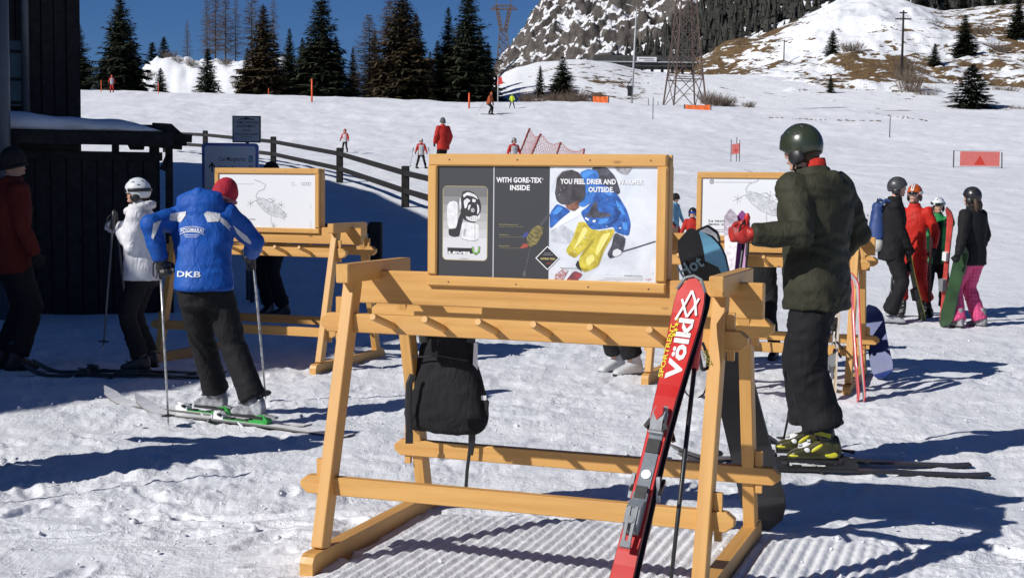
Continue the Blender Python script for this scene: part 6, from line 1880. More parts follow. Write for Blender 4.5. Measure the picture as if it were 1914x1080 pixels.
def black_board():
    top = at(1300, 421, 6.02); foot = on_ground(1440, 985, .0)
    n = Vector((-.62, -.78, .2)); M = along(foot, top, n)
    L = (top - foot).length
    r = empty('snowboard', (0, 0, 0), 0, 'black snowboard with light blue nose leaning on the back of the glove-poster rack', 'snowboard'); r.matrix_world = M
    obj('deck', board_mesh(L, .235, .20), plain('board_black', (.016, .017, .02), .38, .2, 4), r)
    LB_ = printed('board_blue', (.16, .42, .62)); DB = printed('board_navy', (.03, .06, .11))
    def patch(pts, m, dz=.0125): 
        def zc(x): q = abs((x + L / 2) / L - .5) * 2; return .05 * max(0, (q - .78) / .22) ** 1.7
        V = [(x, y, zc(x) + dz) for x, y in pts]; a = sum(pts[i][0] * pts[(i + 1) % len(pts)][1] - pts[(i + 1) % len(pts)][0] * pts[i][1] for i in range(len(pts)))
        obj('print', mesh_of('print', V, [tuple(range(len(pts))) if a > 0 else tuple(range(len(pts) - 1, -1, -1))]), m, r)
    h = L / 2
    def strip(x0, x1, ya, yb, m, n=8, dz=.0125):
        V = []; F = []
        for i in range(n + 1):
            x = x0 + (x1 - x0) * i / n; q = abs((x + L / 2) / L - .5) * 2; z = .05 * max(0, (q - .78) / .22) ** 1.7 + dz
            V += [(x, ya(x), z), (x, yb(x), z)]
        for i in range(n): F.append((2 * i, 2 * i + 2, 2 * i + 3, 2 * i + 1))
        obj('print', mesh_of('print', V, F), m, r)
    hw = lambda x: .112 * math.sqrt(max(0.02, 1 - (1 - min(1, (h - x) / .16)) ** 2)) - .003
    strip(h - .30, h - .02, lambda x: -hw(x), lambda x: -hw(x) + .012 + .33 * (x - h + .30) * .9 if x < h - .16 else max(-hw(x), -.01 - .2 * (x - h + .16)), LB_)
    strip(h - .42, h - .26, lambda x: .0 - .5 * (x - h + .26), lambda x: hw(x) * .98, DB)
    me = fit_text('Hot', .13, .055, .02); z = .02
    obj('lettering', me, printed('pale_blue_ink', (.25, .38, .45)), r, Matrix.Translation((h - .20, .055, .0175)) @ Matrix.Rotation(-math.pi / 2 + .35, 4, 'Z') @ Matrix.Translation((0, 0, .004)))
    for x in (-.25, .25):
        b = MB().box((x, 0, -.008), (.11, .17, .018)).tube([(x - .03, -.09, -.01), (x - .09, -.08, -.09), (x - .10, 0, -.13), (x - .09, .08, -.09), (x - .03, .09, -.01)], .012, 6)
        b.build('binding', BLACKPL, r)
black_board()

def backpack(center, wid, hgt, dep, mat, label, facing, name='backpack', lod=0, straps=True):
    c = Vector(center); f = Vector((facing[0], facing[1], 0)).normalized(); s = Vector((f.y, -f.x, 0)); u = Vector((0, 0, 1))
    r = empty(name, c, 0, label, 'backpack')
    rs = []
    for t, w, d, o in ((-.5, .72, .55, .1), (-.475, .92, .85, .06), (-.36, 1.0, 1.0, .03), (-.16, .90, .95, 0), (.06, .74, .8, -.02), (.26, .62, .7, -.02), (.44, .55, .62, -.04), (.5, .45, .4, -.04)):
        rs.append(ering(u * (t * hgt) + f * (o * dep), s, f, wid / 2 * w, dep / 2 * d, 20, 2.8))
    P = [rings(rs)]
    me = fuse(P, .011 if lod == 0 else .02, 3); crumple(me, .007, (11, 11, 11), 4)
    obj('bag', me, mat, r)
    z = [(-.30, .30), (.30, .30)]
    MB().tube([s * (-wid * .34) + f * dep * .50 + u * hgt * .16, f * dep * .54 + u * hgt * .19, s * (wid * .34) + f * dep * .50 + u * hgt * .16], .004, 6).build('zip', BLACKPL, r)
    MB().tube([s * -.04 + u * hgt * .5, u * hgt * .58, s * .04 + u * hgt * .5], .009, 6).build('haul_loop', BLACKPL, r)
    return r, s, f, u
def hung_pack():
    c = at(836, 700, 6.28)
    r, s, f, u = backpack(c, .40, .52, .19, cloth('black_nylon', (.013, .013, .015), .85, .8), 'black backpack hanging from the rear peg rail of the glove-poster rack', (-.34, -.94))
    def W(px, py, d=6.2): return at(px, py, d) - c
    for pts, w in (([W(772, 700), W(765, 716), W(763, 760), W(765, 812)], .016), ([W(880, 790), W(878, 840), W(873, 880), W(871, 912)], .008), ([W(886, 792), W(884, 828), W(880, 850)], .010), ([W(896, 735), W(909, 752), W(907, 772), W(892, 790)], .014), ([W(900, 765), W(897, 795)], .007)):
        MB().tube(pts, w, 6, .35, (1, 0, 0)).build('strap', BLACKPL, r)
    MB().box(W(765, 818), (.034, .012, .05)).build('buckle', BLACKPL, r); MB().box(W(903, 743), (.03, .012, .02)).build('buckle', WHITEPL, r)
    MB().tube([W(792, 640) + u * .0, W(788, 600), W(800, 575)], .02, 6, .3, (1, 0, 0)).build('shoulder_strap', BLACKPL, r); MB().tube([W(880, 640), W(884, 600), W(872, 575)], .02, 6, .3, (1, 0, 0)).build('shoulder_strap', BLACKPL, r)
    MB().prism([(W(886, 640).x, W(886, 640).z), (W(893, 640).x, W(893, 640).z), (W(893, 690).x, W(893, 690).z), (W(884, 680).x, W(884, 680).z)], W(890, 650).y - .02, W(890, 650).y, lambda a, b, t: (a, t, b)).build('reflective_tab', WHITEPL, r)
hung_pack()

# ---- on the right rack
def right_rack_gear():
    RK = (RRX, RRY, .345)
    WP = plain('white_purple_sheet', (.45, .40, .46), .35, .5, 26); PU = plain('purple_edge', (.28, .07, .25), .4)
    tip = at(1371, 397, 10.75); tail = on_ground(1352, 745, .0); tail = Vector((tail.x + .05, 10.35, .0))
    for k, lb in ((0, 'scratched grey and purple ski with white tip leaning on the rack by the red glove'), (1, 'purple ski standing just behind the scratched grey one')):
        make_ski('ski', along(tail + Vector((.05 * k, .05 * k, 0)), tip + Vector((.09 * k, .03, -.03 * k)), (-.4, -.9, .2)), 1.42, (.115, .08, .105), (WP if k == 0 else PU, PU), lb, None, (BLACKPL, GREYPL), lod=1)
    ski_pole(at(1398, 448, 10.55), Vector((at(1380, 700, 10.3).x, 10.3, .02)), 'slim dark ski pole leaning next to the purple skis', BLACKPL, BLACKPL, None, 1)
    # skis at the right end
    for px, d, m1, lb in ((1606, 10.12, ('red_white', (.55, .08, .09)), 'red and white striped ski standing at the end of the olive man\'s rack'), (1617, 10.0, ('white_red', (.62, .60, .62)), 'white ski with red edge standing at the end of the olive man\'s rack')):
        t = at(px - 14, 505, d + .25); b = on_ground(px + 1, 752, 0)
        make_ski('ski', along(b, t, (-.97, .08, .0)), (t - b).length, (.10, .07, .09), (plain(m1[0], m1[1], .3), plain('red_edge', (.5, .03, .04), .35)), lb, None, None, lod=1)
    for px, lb, col in ((1562, 'pale yellow ski with dark binding beside the olive man\'s legs', (.55, .42, .18)), (1556, 'white ski edge-on beside the olive man\'s legs', (.6, .6, .62))):
        t = at(px + 12, 520, 10.8); b = on_ground(px, 748 if px > 1558 else 735, 0); make_ski('ski', along(b, t, (-.96, .02, 0)), (t - b).length, (.10, .072, .09), (plain('sheet_%d' % px, col, .35), plain('sheet_edge', (.5, .45, .4), .4)), lb, None, (BLACKPL, GREYPL), lod=0)
    t = at(1628, 575, 11.5); b = on_ground(1654, 711, 0)
    r = empty('snowboard', (0, 0, 0), 0, 'deep blue snowboard standing behind the end of the olive man\'s rack', 'snowboard'); r.matrix_world = along(b, t, (-.5, -.85, .2)); obj('deck', board_mesh((t - b).length, .20, .17), plain('board_deep_blue', (.02, .04, .17), .35), r)
    # white-edged board whose tail shows left of the red pole
    t = at(1316, 520, 9.75); b = on_ground(1298, 741, 0)
    r = empty('snowboard', (0, 0, 0), 0, 'grey-white snowboard tail standing behind the red skis', 'snowboard'); r.matrix_world = along(b, t, (-.2, -.97, .1)); L = (t - b).length
    obj('deck', board_mesh(L * 1.45, .20, .17), BLACKPL, r, Matrix.Translation((L * .22, 0, -.002))); obj('graphic', board_mesh(L * 1.42, .175, .15, th=.004), plain('scuffed_white', (.5, .5, .51), .4, .35, 18), r, Matrix.Translation((L * .22, 0, .0108)))
right_rack_gear()

# ================================================================== the people
BLK = cloth('black_fabric', (.011, .011, .0125)); BLK2 = cloth('charcoal_fabric', (.018, .018, .020)); OLIVE = cloth('olive_shell', (.036, .036, .022), .7)
BLUE = cloth('royal_blue_shell', (.010, .082, .37), .6); WHT = cloth('white_quilt', (.66, .66, .69), .6, .9); REDJ = cloth('red_fabric', (.42, .022, .016), .7); DRED = cloth('dark_red_fabric', (.10, .014, .009), .85)
GREEN = cloth('green_fabric', (.025, .25, .075), .7); PINK = cloth('pink_fabric', (.66, .07, .20), .75); YELL = cloth('yellow_fabric', (.55, .68, .04), .7); ORB = cloth('rust_fabric', (.34, .07, .025), .75)
GREYF = cloth('grey_bib', (.45, .46, .49), .7)
LENS = plain('dark_lens', (.02, .02, .022), .08, .1, 4, Coat_Weight=.5)
BROWNH = plain('brown_hair', (.06, .032, .016), .6, .3, 30, .5, 90)
def fl(pos, face, pt, yaw=0.0, zf=0.0):
    f = Vector((face[0], face[1], 0)).normalized(); rt = Vector((f.y, -f.x, 0)); v = Vector(pt) - Vector(pos); return (v.dot(rt), v.dot(f), yaw, zf)
def angle_to(face, d):
    """clockwise angle from face to d"""
    return math.atan2(face[0] * -d[1] + face[1] * d[0], face[0] * d[0] + face[1] * d[1])

# --- man in olive jacket
def olive_man():
    sd = Vector((-.985, .10, 0))                       # his skis point this way
    pL = on_ground(1537, 884); pR = on_ground(1512, 866)
    pos = (pL + pR) / 2; pos.z = 0
    face = (-.88, .47)
    ya = angle_to(face, (sd.x, sd.y))
    zf = .062
    boots = dict(kind='ski', shell=plain('boot_olive_black', (.05, .048, .018), .3, .6, 12), cuff=plain('boot_black', (.02, .02, .02), .35), buckle=plain('buckle_pale', (.5, .5, .48), .3), accent=plain('boot_lime', (.58, .54, .03), .35), sole=BLACKPL)
    i = person('man in olive jacket and dark green helmet standing on skis at the rack', pos, face, 1.755, (.0, .05), -.45, -.22, -.34, 0, (-.02, .02, 0), .07, dict(L=at(1405, 438, 7.28), R=at(1545, 492, 7.85)), dict(L=Vector((.35, -.55, -.8)), R=Vector((1, -.25, -.25))), dict(L=Vector((0, .15, 1))), 1.0,
               [fl(pos, face, pL, ya, zf), fl(pos, face, pR, ya, zf)], .02, 1.034, jacket=OLIVE, trousers=BLK, hem=.15, bulk=1.22, tbulk=1.42,
               head=dict(type='helmet', mat=plain('dark_green_helmet', (.030, .038, .022), .3, .12, 8, Coat_Weight=.3), hair=BROWNH), gloves=plain('red_black_glove', (.38, .02, .015), .5, .6, 24), boots=boots, vox=.0115, hood=True, collar=cloth('red_collar', (.5, .03, .02)), seed=2, cuff=.045, amp=.011)
    for p, lb in ((pL, 'black ski worn by the man in olive jacket'), (pR, 'black ski worn by the man in olive jacket')):
        M = along(p - sd * .88, p + sd * .78, (0, 0, 1)); M.translation = M.translation + Vector((0, 0, .008))
        make_ski('ski', M, 1.66, (.115, .074, .10), (plain('black_sheet', (.03, .03, .032), .3, .5, 5), BLACKPL), lb, 'skis of the olive man', (BLACKPL, BLACKPL), bx=.10)
    ski_pole(at(1527, 520, 7.95), at(1461, 838, 7.9), 'dark ski pole hanging from the far hand of the man in olive jacket', BLACKPL)
    h = at(1396, 425, 7.28); ski_pole(h + Vector((.0, 0, .05)), Vector((h.x - .10, h.y + .30, .02)), 'dark ski pole under the red glove of the man in olive jacket', BLACKPL, REDPL)
    return i
MAN = olive_man()

# --- skier in blue
def blue_skier():
    sd = Vector((-.86, .51, 0)).normalized()
    pN = on_ground(474, 796); pF = on_ground(404, 779)
    pos = (pN + pF) / 2; pos.z = 0; face = (-.30, .95)
    ya = angle_to(face, (sd.x, sd.y)); zf = .055
    boots = dict(kind='ski', shell=plain('boot_mixed', (.28, .29, .31), .3, .8, 16), cuff=plain('boot_dark', (.06, .06, .065), .35), buckle=WHITEPL, sole=BLACKPL)
    i = person('skier in royal blue jacket with white shoulder patches, red hat, leaning on poles', pos + Vector((-.20, 0, 0)), face, 1.60, (.02, .46), -.30, -.55, -.42, .22, (.10, .02, -.045), .0, dict(L=at(301, 487, 8.72), R=at(470, 474, 9.25)), dict(L=Vector((-.45, -.9, -.1)), R=Vector((.62, -.75, .0))), dict(L=Vector((0, 0, 1)), R=Vector((0, 0, 1))), 1.1,
               [fl(pos + Vector((-.20, 0, 0)), face, pF, ya, zf), fl(pos + Vector((-.20, 0, 0)), face, pN, ya, zf)], -.10, .90, jacket=BLUE, trousers=BLK, hem=.05, bulk=1.16, tbulk=1.16,
               head=dict(type='hat', mat=cloth('red_hat', (.42, .025, .045)), brim=cloth('grey_brim', (.30, .12, .14)), hair=plain('fair_hair', (.20, .12, .05), .6, .3, 40)), gloves=BLACKPL, boots=boots, vox=.0115, hood=True, seed=5, cuff=-.01, amp=.0065)
    WS = plain('white_ski_sheet', (.84, .84, .85), .3, .08, 7)
    GRB = plain('green_binding', (.03, .30, .05), .35)
    for p, back in ((pN, 0), (pF, 0)):
        M = along(p - sd * .80, p + sd * 1.06, (0, 0, 1)); M.translation = M.translation + Vector((0, 0, .004))
        make_ski('ski', M, 1.80, (.125, .08, .11), (WS, plain('ski_dark_edge', (.10, .10, .10), .4)), 'white ski with green binding under the blue-jacketed skier', 'skis of the blue skier', (WHITEPL, GRB), bx=-.02, tipz=.11)
    CH = plain('pole_silver', (.42, .43, .43), .3, .5, 30, Metallic=.5)
    ski_pole(at(299, 482, 8.75), Vector((on_ground(315, 797).x, on_ground(315, 797).y, .01)), 'silver ski pole planted by the left hand of the blue-jacketed skier', CH)
    e = on_ground(497, 750); ski_pole(at(472, 470, 9.25), Vector((e.x, e.y, .01)), 'silver ski pole planted by the right hand of the blue-jacketed skier', CH)
    # patches and lettering on the back
    d = 9.0; s = FPX / d; root = i['root']; look = Vector((0, 1, 0)); cx, cy = 386, 430
    ctr = at(cx, cy, d) - root.location
    K = 180 / 810.
    def poly(pts, m=None):
        P = [((330 + x * K - cx) / s, -(320 + y * K - cy) / s) for x, y in pts]
        a = sum(P[k][0] * P[(k + 1) % len(P)][1] - P[(k + 1) % len(P)][0] * P[k][1] for k in range(len(P)))
        me = mesh_of('patch', [(x, y, 0) for x, y in P], [tuple(range(len(P))) if a > 0 else tuple(range(len(P) - 1, -1, -1))])
        decal(i, me, ctr, Vector((1, 0, 0)), Vector((0, 0, 1)), look, m or WHT2, root, .005, 'patch')
    WHT2 = cloth('white_patch', (.62, .62, .64), .6)
    poly([(22, 352), (142, 335), (140, 365), (106, 424), (24, 408)]); poly([(292, 355), (320, 332), (412, 350), (424, 382), (414, 414), (330, 420)])
    poly([(424, 378), (470, 410), (505, 470), (500, 492), (450, 440), (422, 412)]); poly([(508, 448), (560, 500), (610, 540), (638, 590), (632, 612), (585, 585), (530, 520)])
    poly([(-70, 428), (-20, 405), (-40, 470), (-75, 560), (-90, 545)])
    def word(t, x, y, w, h, bold=.02, arc=0.0):
        me = fit_text(t, w * K / s, h * K / s, bold)
        if arc:
            hw = w * K / s / 2
            for v in me.vertices: v.co.y += arc * (1 - (v.co.x / hw) ** 2) * hw * (1.0); v.co.y *= 1
        for v in me.vertices: v.co.x += (330 + x * K - cx) / s; v.co.y += -(320 + y * K - cy) / s
        decal(i, me, ctr, Vector((1, 0, 0)), Vector((0, 0, 1)), look, printed('badge_white', (.62, .66, .72)), root, .0045)
    word('FOSSMARAI', 210, 508, 190, 30, .015, .12); word('SKI MOUNTAIN SCHOOL', 210, 528, 130, 9); word('FALCADE DOLOMITI', 210, 543, 105, 7)
    word('DKB', 207, 858, 205, 44, .02)
    def arcs(y, lift):
        mb = MB(); n = 18; hw = 105
        for k in range(n):
            xs = [210 + hw * (2 * q / n - 1) for q in (k, k + 1)]; ys = [y - lift * (1 - ((x - 210) / hw) ** 2) for x in xs]
            P = [((330 + x * K - cx) / s, -(320 + yy * K - cy) / s) for x, yy in zip(xs, ys)]
            mb.add([(P[0][0], P[0][1] - .0015, 0), (P[1][0], P[1][1] - .0015, 0), (P[1][0], P[1][1] + .0015, 0), (P[0][0], P[0][1] + .0015, 0)], [(0, 1, 2, 3)])
        decal(i, mb.mesh('arc'), ctr, Vector((1, 0, 0)), Vector((0, 0, 1)), look, printed('badge_white', (.62, .66, .72)), root, .0045, 'badge_line')
    arcs(522, 24); arcs(478, 22)
    return i
BLUES = blue_skier()

# --- woman in white
def white_woman():
    pos = on_ground(270, 702); pos.z = 0; face = (-1, .08)
    boots = dict(kind='ski', shell=BLACKPL, cuff=BLACKPL)
    A = pos + Vector((.0, -.12, 0)); B = pos + Vector((.0, .12, 0)); zf = .055
    i = person('woman in white quilted jacket and white helmet, black trousers, holding poles', pos, face, 1.46, (0, .05), .1, .05, -.02, 0, (0, 0, 0), 0, dict(L=at(226, 432, 10.88), R=at(218, 430, 11.12)), dict(L=Vector((.35, -.5, -.9)), R=Vector((.3, .5, -.9))), dict(L=Vector((.1, 0, 1)), R=Vector((.1, 0, 1))), 1.1,
               [fl(pos, face, A, 0, zf), fl(pos, face, B, 0, zf)], 0, .845, jacket=WHT, trousers=BLK, hem=.10, bulk=1.24, tbulk=1.08, head=dict(type='helmet', mat=plain('white_helmet', (.62, .65, .68), .3, .05, 8), goggles=(WHITEPL, LENS), hair=BROWNH, pad=BLACKPL), gloves=cloth('white_glove', (.6, .6, .64)), boots=boots, vox=.013, seed=8, amp=.007, collar=cloth('white_fur', (.66, .66, .68), .95))
    HM = i['HM']; H = i['H']
    nb = i['nb']
    pts = [nb + i['sr'] * (.10 * math.cos(a)) + i['sf'] * (.095 * math.sin(a)) + i['tdir'] * (.03 + .025 * -math.sin(a)) for a in np.linspace(.9, 5.4 + .0, 22)]
    me = fuse([tube(pts, [.030] * len(pts), 10, round_cap=True)], .010, 1); crumple(me, .008, (40, 40, 40), 3); obj('fur_collar', me, MATS['white_fur'], i['root'])
    for t, b, lb in ((at(213, 398, 10.86), at(193, 652, 10.7), 'thin dark ski pole held upright by the woman in white'), (at(216, 400, 11.1), at(243, 645, 11.2), 'thin dark ski pole held slanting by the woman in white')):
        ski_pole(t, b, lb, plain('pole_dark', (.10, .10, .11), .35), BLACKPL)
    for p in (A, B):
        M = along(p + Vector((.62, .02, 0)), p + Vector((-.92, -.01, 0)), (0, 0, 1)); M.translation = M.translation + Vector((0, 0, .004)); make_ski('ski', M, 1.55, (.11, .072, .10), (BLACKPL, BLACKPL), 'black ski under the woman in white', 'skis of the woman in white', (BLACKPL, BLACKPL), bx=.12, tipz=.10)
white_woman()

def stand(label, px, py, face, h, jacket, trousers, head, vox=.016, hands=None, z=None, d=None, **k):
    if d is None: pos = on_ground(px, py); pos.z = 0
    else: x = ray(px, py).x * d; pos = Vector((x, d, gz(x, d) if z is None else z))
    return person(label, pos, face, h, jacket=jacket, trousers=trousers, head=head, vox=vox, hands=hands, **k), pos

HELB = plain('black_helmet', (.02, .02, .022), .3, .15, 8)
SB = dict(kind='ski', shell=plain('boot_grey', (.40, .41, .43), .3), cuff=BLACKPL)
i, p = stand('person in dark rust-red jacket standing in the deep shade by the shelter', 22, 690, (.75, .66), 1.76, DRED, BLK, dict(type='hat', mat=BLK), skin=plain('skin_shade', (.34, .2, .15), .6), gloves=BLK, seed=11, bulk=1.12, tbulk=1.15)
i, p = stand('person in black standing behind the shaded lizard-poster rack', 512, 590, (-.6, -.8), 1.74, BLK2, BLK, dict(type='hat', mat=BLK), vox=.018, gloves=BLK, seed=12, feet=[(-.20, .05, .2), (.14, -.05, -.3)])
i, p = stand('person hidden behind the glove poster, dark trousers and white boots showing', 1166, 698, (-.85, -.5), 1.68, BLK2, BLK, dict(type='helmet', mat=HELB), vox=.016, gloves=BLK, seed=13, boots=dict(kind='soft', shell=plain('boot_pale', (.55, .56, .58), .5)), tbulk=1.15, cuff=.03)
i, p = stand('youngster in black with black helmet behind the olive man\'s rack', 1422, 670, (-.3, -.95), 1.29, BLK, BLK, dict(type='helmet', mat=HELB), vox=.016, gloves=BLK, seed=14)
i, p = stand('small child in light blue and red jacket on the snow beyond the glove poster', 1259, 470, (.8, -.5), 1.05, cloth('sky_blue_fabric', (.14, .30, .42)), REDJ, dict(type='hat', mat=BLK), vox=.02, d=25.0, gloves=BLK, seed=15)
i, p = stand('child with dark helmet and blue goggles peeking above the black snowboard', 1293, 480, (-.1, -1), .98, REDJ, BLK, dict(type='helmet', mat=HELB, goggles=(plain('blue_plastic', (.03, .06, .40), .35), plain('blue_lens', (.02, .05, .35), .15))), vox=.018, d=22.5, gloves=BLK, seed=16)

# --- group on the right
def group_right():
    g = None
    i, p = stand('man in black with blue backpack and dark helmet, side view, in the group', 1662, 603, (.98, -.2), 1.64, BLK, BLK, dict(type='helmet', mat=plain('dark_striped_helmet', (.05, .05, .055), .35, .4, 20)), headyaw=-.1, headpitch=-.1, gloves=BLK, vox=.016, seed=21, bulk=1.15, tbulk=1.1, boots=SB,
                 hands=dict(L=at(1697, 470, 16.2), R=at(1702, 478, 15.9)), grip=dict(L=Vector((0, 0, 1)), R=Vector((0, 0, 1))))
    c = p + Vector((-.17, .03, 1.16)); 
    r, s, f, u = backpack(c, .32, .46, .20, plain('navy_nylon', (.02, .05, .17), .6, .2, 9), 'navy blue backpack on the back of the man in black', (-1, .2), lod=1)
    for sy in (-.13, .13): MB().tube([(-.02, sy, .16), (.06, sy, .26), (.20, sy, .20), (.26, sy, .02)], .02, 6, .4).build('shoulder_strap', MATS['navy_nylon'], r, True)
    MB().ell((-.02, -.10, -.24), (.08, .06, .10), 10, 8).build('side_pocket', plain('pale_cloth', (.6, .58, .52), .7), r, True)
    a = at(1688, 425, 16.0); b = on_ground(1726, 600)
    make_ski('ski', along(b, a, (-.8, -.6, 0)), (a - b).length, (.11, .07, .10), (plain('olive_sheet', (.12, .13, .07), .35, .4, 9), plain('lime_edge', (.45, .45, .05), .4)), 'dark ski with lime tip held by the man in black', None, (BLACKPL, BLACKPL), lod=1)
    for k, (pa, pb) in enumerate((((1668, 520), (1662, 600)), ((1674, 520), (1668, 598)))): ski_pole(at(*pa, 15.9), at(*pb, 15.85), 'thin ski pole hanging beside the man in black', BLACKPL, BLACKPL, 'poles of the man in black', 1, False)
    OR = plain('orange_helmet', (.55, .10, .01), .25, .1, 6, Coat_Weight=.4)
    i, p = stand('skier in red one-piece suit with orange helmet and white goggles facing the camera', 1704, 594, (-.55, -.85), 1.56, cloth('red_suit', (.50, .02, .012), .6), cloth('red_suit', (.50, .02, .012), .6), dict(type='helmet', mat=OR, goggles=(WHITEPL, LENS), stripe=(WHITEPL, (-.014, .014)), strap=WHITEPL), headpitch=-.05, gloves=BLK, vox=.0145, seed=22, bulk=.94, hem=.06, boots=dict(kind='ski', shell=BLACKPL, cuff=BLACKPL), feet=[(-.2, .02, .3), (.12, 0, -.2)], cuff=.10)
    def gr(c, x): 
        t = (c - np.array(x['nb'])) @ np.array(x['td']); return ((t < -.12) & (t > -.22) | (t < -.45)).astype(int) * 0 + ((np.abs((c - np.array(x['nb'])) @ np.array(x['sr'])) < .05) & (t < -.05)).astype(int)
    i, p = stand('youngster in green and black jacket with white helmet holding red skis', 1745, 588, (-.15, -1), 1.42, [GREEN, BLK], BLK, dict(type='helmet', mat=plain('white_helmet', (.62, .65, .68), .3), goggles=(plain('silver_frame', (.4, .4, .42), .3), LENS), gz=.03), headyaw=.1, headpitch=-.12, gloves=BLK, vox=.0145, seed=23, recolor=gr, bulk=1.08, boots=SB, hands=dict(R=at(1745, 425, 15.95), L=at(1773, 432, 15.90)), grip=dict(L=Vector((0, 0, 1)), R=Vector((0, 0, 1))))
    a = at(1779, 385, 15.75); b = on_ground(1762, 603)
    make_ski('ski', along(b, a, (-.85, -.5, 0)), (a - b).length, (.10, .07, .09), (plain('red_ski_sheet', (.48, .06, .05), .35, .3, 9), BLACKPL), 'red ski held upright by the youngster in green', None, (WHITEPL, GREYPL), lod=1)
    b2 = on_ground(1738, 596); make_ski('ski', along(b2, at(1742, 420, 16.0), (-.97, -.05, 0)), 1.2, (.10, .07, .09), (BLACKPL, BLACKPL), 'black ski standing before the youngster in green', None, None, lod=1)
    i, p = stand('woman in black jacket and pink checked trousers with black helmet, turned away', 1813, 611, (-.62, .78), 1.535, BLK, PINKCH, dict(type='helmet', mat=HELB, hair=BROWNH, long=True), headyaw=.15, gloves=BLK, vox=.0145, seed=24, bulk=1.10, tbulk=1.22, hem=.14, hands=dict(L=at(1790, 485, 15.3)), grip=dict(L=Vector((0, 0, 1))), boots=dict(kind='soft', shell=plain('boot_bw', (.25, .25, .26), .5, .8, 20)), cuff=-.05, feet=[(-.16, .05, .25), (.12, -.05, -.2)])
    a = at(1803, 455, 15.45); b = on_ground(1766, 611)
    r = empty('snowboard', (0, 0, 0), 0, 'dark green snowboard leaning against the woman in pink trousers', 'snowboard'); r.matrix_world = along(b, a, (-.80, -.55, .2)); obj('deck', board_mesh((a - b).length, .20, .17), plain('board_green', (.022, .055, .022), .4, .35, 5), r)
    for x in (-.2, .2): MB().box((x, 0, -.02), (.10, .14, .05)).build('binding', BLACKPL, r)
def m_check():
    t = NT('pink_checked'); co = t.coord('Object', (1, 1, 1)); 
    w = t.node('ShaderNodeTexWave'); w.inputs['Scale'].default_value = 9; w.inputs['Distortion'].default_value = 1.5; t.link(co, w.inputs['Vector'])
    w2 = t.node('ShaderNodeTexWave', bands_direction='Z'); w2.inputs['Scale'].default_value = 7; w2.inputs['Distortion'].default_value = 1.5; t.link(co, w2.inputs['Vector'])
    f = t.math('MAXIMUM', t.ramp(w.outputs['Fac'], [(.7, (0, 0, 0)), (.85, (1, 1, 1))]), t.ramp(w2.outputs['Fac'], [(.8, (0, 0, 0)), (.92, (.7,) * 3)]))
    fo = t.noise(co, 14, 3, .55, 1.2)
    return t.done(t.mix(t.math('MULTIPLY', f, .6), (.66, .075, .21), (.34, .03, .11)), .75, t.bump(fo, .6, .02))
PINKCH = m_check()
group_right()

# --- on the slope
def bib(c, x):
    t = (c - np.array(x['nb'])) @ np.array(x['td']); s = np.abs((c - np.array(x['nb'])) @ np.array(x['sr'])); return ((s < .155 * x['k']) & (t < -.03)).astype(int)
ROS = plain('red_helmet', (.45, .03, .03), .3)
SKM = (plain('dark_ski', (.05, .05, .06), .4), BLACKPL)
def on_skis(p, dirv, L, label, group=None, sep=.14, z=None):
    d = Vector((dirv[0], dirv[1], 0)).normalized(); s = Vector((d.y, -d.x, 0))
    for sg in (-1, 1):
        a = p + s * (sg * sep) - d * (L * .45); b = p + s * (sg * sep) + d * (L * .55)
        a.z = gz(a.x, a.y) + .01; b.z = gz(b.x, b.y) + .01
        make_ski('ski', along(a, b, (0, 0, 1)), L, (.11, .08, .10), SKM, label, group or label, None, lod=1)
i, p = stand('child with red helmet and white bib standing on skis far up the slope', 645, 290, (-.2, -1), 1.05, [REDJ, GREYF], BLK, dict(type='helmet', mat=ROS), vox=.026, d=65.0, recolor=bib, gloves=BLK, seed=31, bulk=1.1, feet=[(-.14, .1, 0), (.14, -.1, 0)]); on_skis(p, (.9, -.3), 1.1, 'short ski under the child with the red helmet')
i, p = stand('child with silver eared helmet and white bib holding poles on the slope', 787, 311, (.1, -1), 1.02, [REDJ, GREYF], BLK, dict(type='helmet', mat=plain('silver_helmet', (.5, .5, .52), .3)), vox=.022, d=50.0, recolor=bib, gloves=BLK, seed=32, bulk=1.15, feet=[(-.16, 0, .1), (.16, 0, -.1)]); on_skis(p, (.1, -1), 1.1, 'short ski under the child with the silver helmet', sep=.16)
for sg in (-1, 1): q = p + Vector((sg * .33, -.12, 0)); ski_pole(q + Vector((-sg * .06, .0, .72)), Vector((q.x + sg * .06, q.y, gz(q.x, q.y) + .01)), 'little ski pole of the child with the silver helmet', GREYPL, BLACKPL, 'poles of the child with silver helmet', 1, False)
i, p = stand('ski instructor in bright red jacket and black trousers seen from behind', 828, 318, (-.55, .83), 1.80, REDJ, BLK, dict(type='hat', mat=plain('grey_black_hat', (.08, .08, .09), .8, .5, 20)), vox=.02, d=47.0, gloves=BLK, seed=33, bulk=1.2, hem=.2)
i, p = stand('child in red with white bib and grey helmet just above the glove poster', 960, 300, (.3, -.95), 1.22, [REDJ, GREYF], BLK, dict(type='helmet', mat=plain('grey_helmet', (.25, .26, .28), .35)), vox=.022, d=45.0, recolor=bib, gloves=BLK, seed=34)
i, p = stand('skier in rust-orange jacket crouching while skiing across the slope crest', 916, 216, (.9, -.4), 1.66, ORB, BLK, dict(type='hat', mat=ORB), vox=.03, d=100.0, gloves=BLK, seed=35, lean=(0, .35), hipz=.82, hipf=-.12, bulk=1.2, feet=[(-.12, .1, 0), (.12, 0, 0)]); on_skis(p, (.95, -.3), 1.7, 'ski under the rust-orange skier')
ski_pole(p + Vector((-.35, -.2, .95)), Vector((p.x - 1.0, 99.6, gz(p.x - 1.0, 99.6))), 'ski pole trailing behind the rust-orange skier', BLACKPL, BLACKPL, None, 1, False)
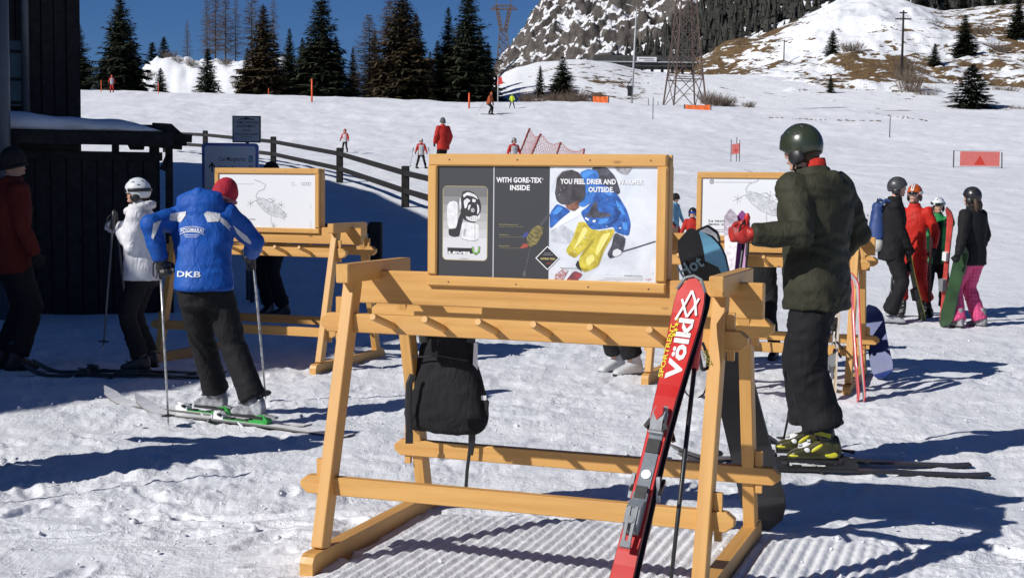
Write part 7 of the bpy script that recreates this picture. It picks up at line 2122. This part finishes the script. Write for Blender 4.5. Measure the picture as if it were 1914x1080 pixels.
i, p = stand('child in fluorescent yellow jacket skiing by the end of the spruces', 957, 203, (0, -1), 1.05, YELL, BLK, dict(type='hat', mat=plain('green_hat', (.08, .3, .05), .7)), vox=.028, d=106.0, gloves=BLK, seed=36, bulk=1.1, feet=[(-.18, 0, .1), (.18, 0, -.1)])
i, p = stand('person in red and white standing by the big spruce at the slope edge', 209, 178, (.4, -.9), 1.45, [REDJ, GREYF], REDJ, dict(type='hat', mat=ROS), vox=.03, d=116.0, recolor=bib, gloves=BLK, seed=37)
# --- two who wait just outside the frame; their shadows fall across the snow in front
person('skier in dark jacket waiting beside the camera, left of the frame', (-3.15, 6.95, 0), (.5, .85), 1.80, jacket=BLK2, trousers=BLK, head=dict(type='helmet', mat=HELB), gloves=BLK, vox=.02, seed=41, bulk=1.2, tbulk=1.1, hands=dict(L=Vector((-3.60, 7.30, 1.15)), R=Vector((-2.80, 7.15, 1.05))))
person('skier in green jacket waiting in line, left of the frame', (-3.75, 6.22, 0), (.3, .95), 1.72, jacket=GREEN, trousers=BLK, head=dict(type='hat', mat=BLK), gloves=BLK, vox=.02, seed=42, bulk=1.15, hands=dict(L=Vector((-4.2, 6.4, 1.0)), R=Vector((-3.4, 6.5, .95))))
for q, lb in (((-2.80, 6.28), 'ski pole planted beside the waiting skiers'), ((-4.3, 6.9), 'ski pole leaning by the waiting skiers')): ski_pole(Vector((q[0] - .05, q[1], 1.22)), Vector((q[0], q[1], .01)), lb, BLACKPL, BLACKPL, None, 1, False)

# ------------------------------------------------------------------ loose clods on the trodden snow
def clods():
    V = []; F = []; rnd = random.Random(12)
    for k in range(1100):
        d = 4.0 + 12 * rnd.random() ** 1.6; x = rnd.uniform(-.42, .42) * d
        ru, rv = rack_uv(x, d)
        if 0 < ru < 1.5 and -.5 < rv < 1.2 and rnd.random() < .9: continue
        r = rnd.uniform(.004, .012) * (2.2 if rnd.random() < .05 else 1); n0 = len(V)
        M = Matrix.Rotation(rnd.uniform(0, 6), 3, 'Z')
        for a in ((1, 0, 0), (-1, 0, 0), (0, 1, 0), (0, -1, 0), (0, 0, 1), (0, 0, -1)):
            v = M @ (Vector(a) * r * rnd.uniform(.7, 1.3)); V.append((x + v.x, d + v.y, (.012 if d < 17 else gz(x, d)) + v.z * .8))
        for t in ((0, 2, 4), (2, 1, 4), (1, 3, 4), (3, 0, 4), (2, 0, 5), (1, 2, 5), (3, 1, 5), (0, 3, 5)): F.append(tuple(n0 + i for i in t))
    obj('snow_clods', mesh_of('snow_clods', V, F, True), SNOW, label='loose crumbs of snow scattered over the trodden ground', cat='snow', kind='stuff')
clods()
bpy.data.scenes.remove(BENCH)
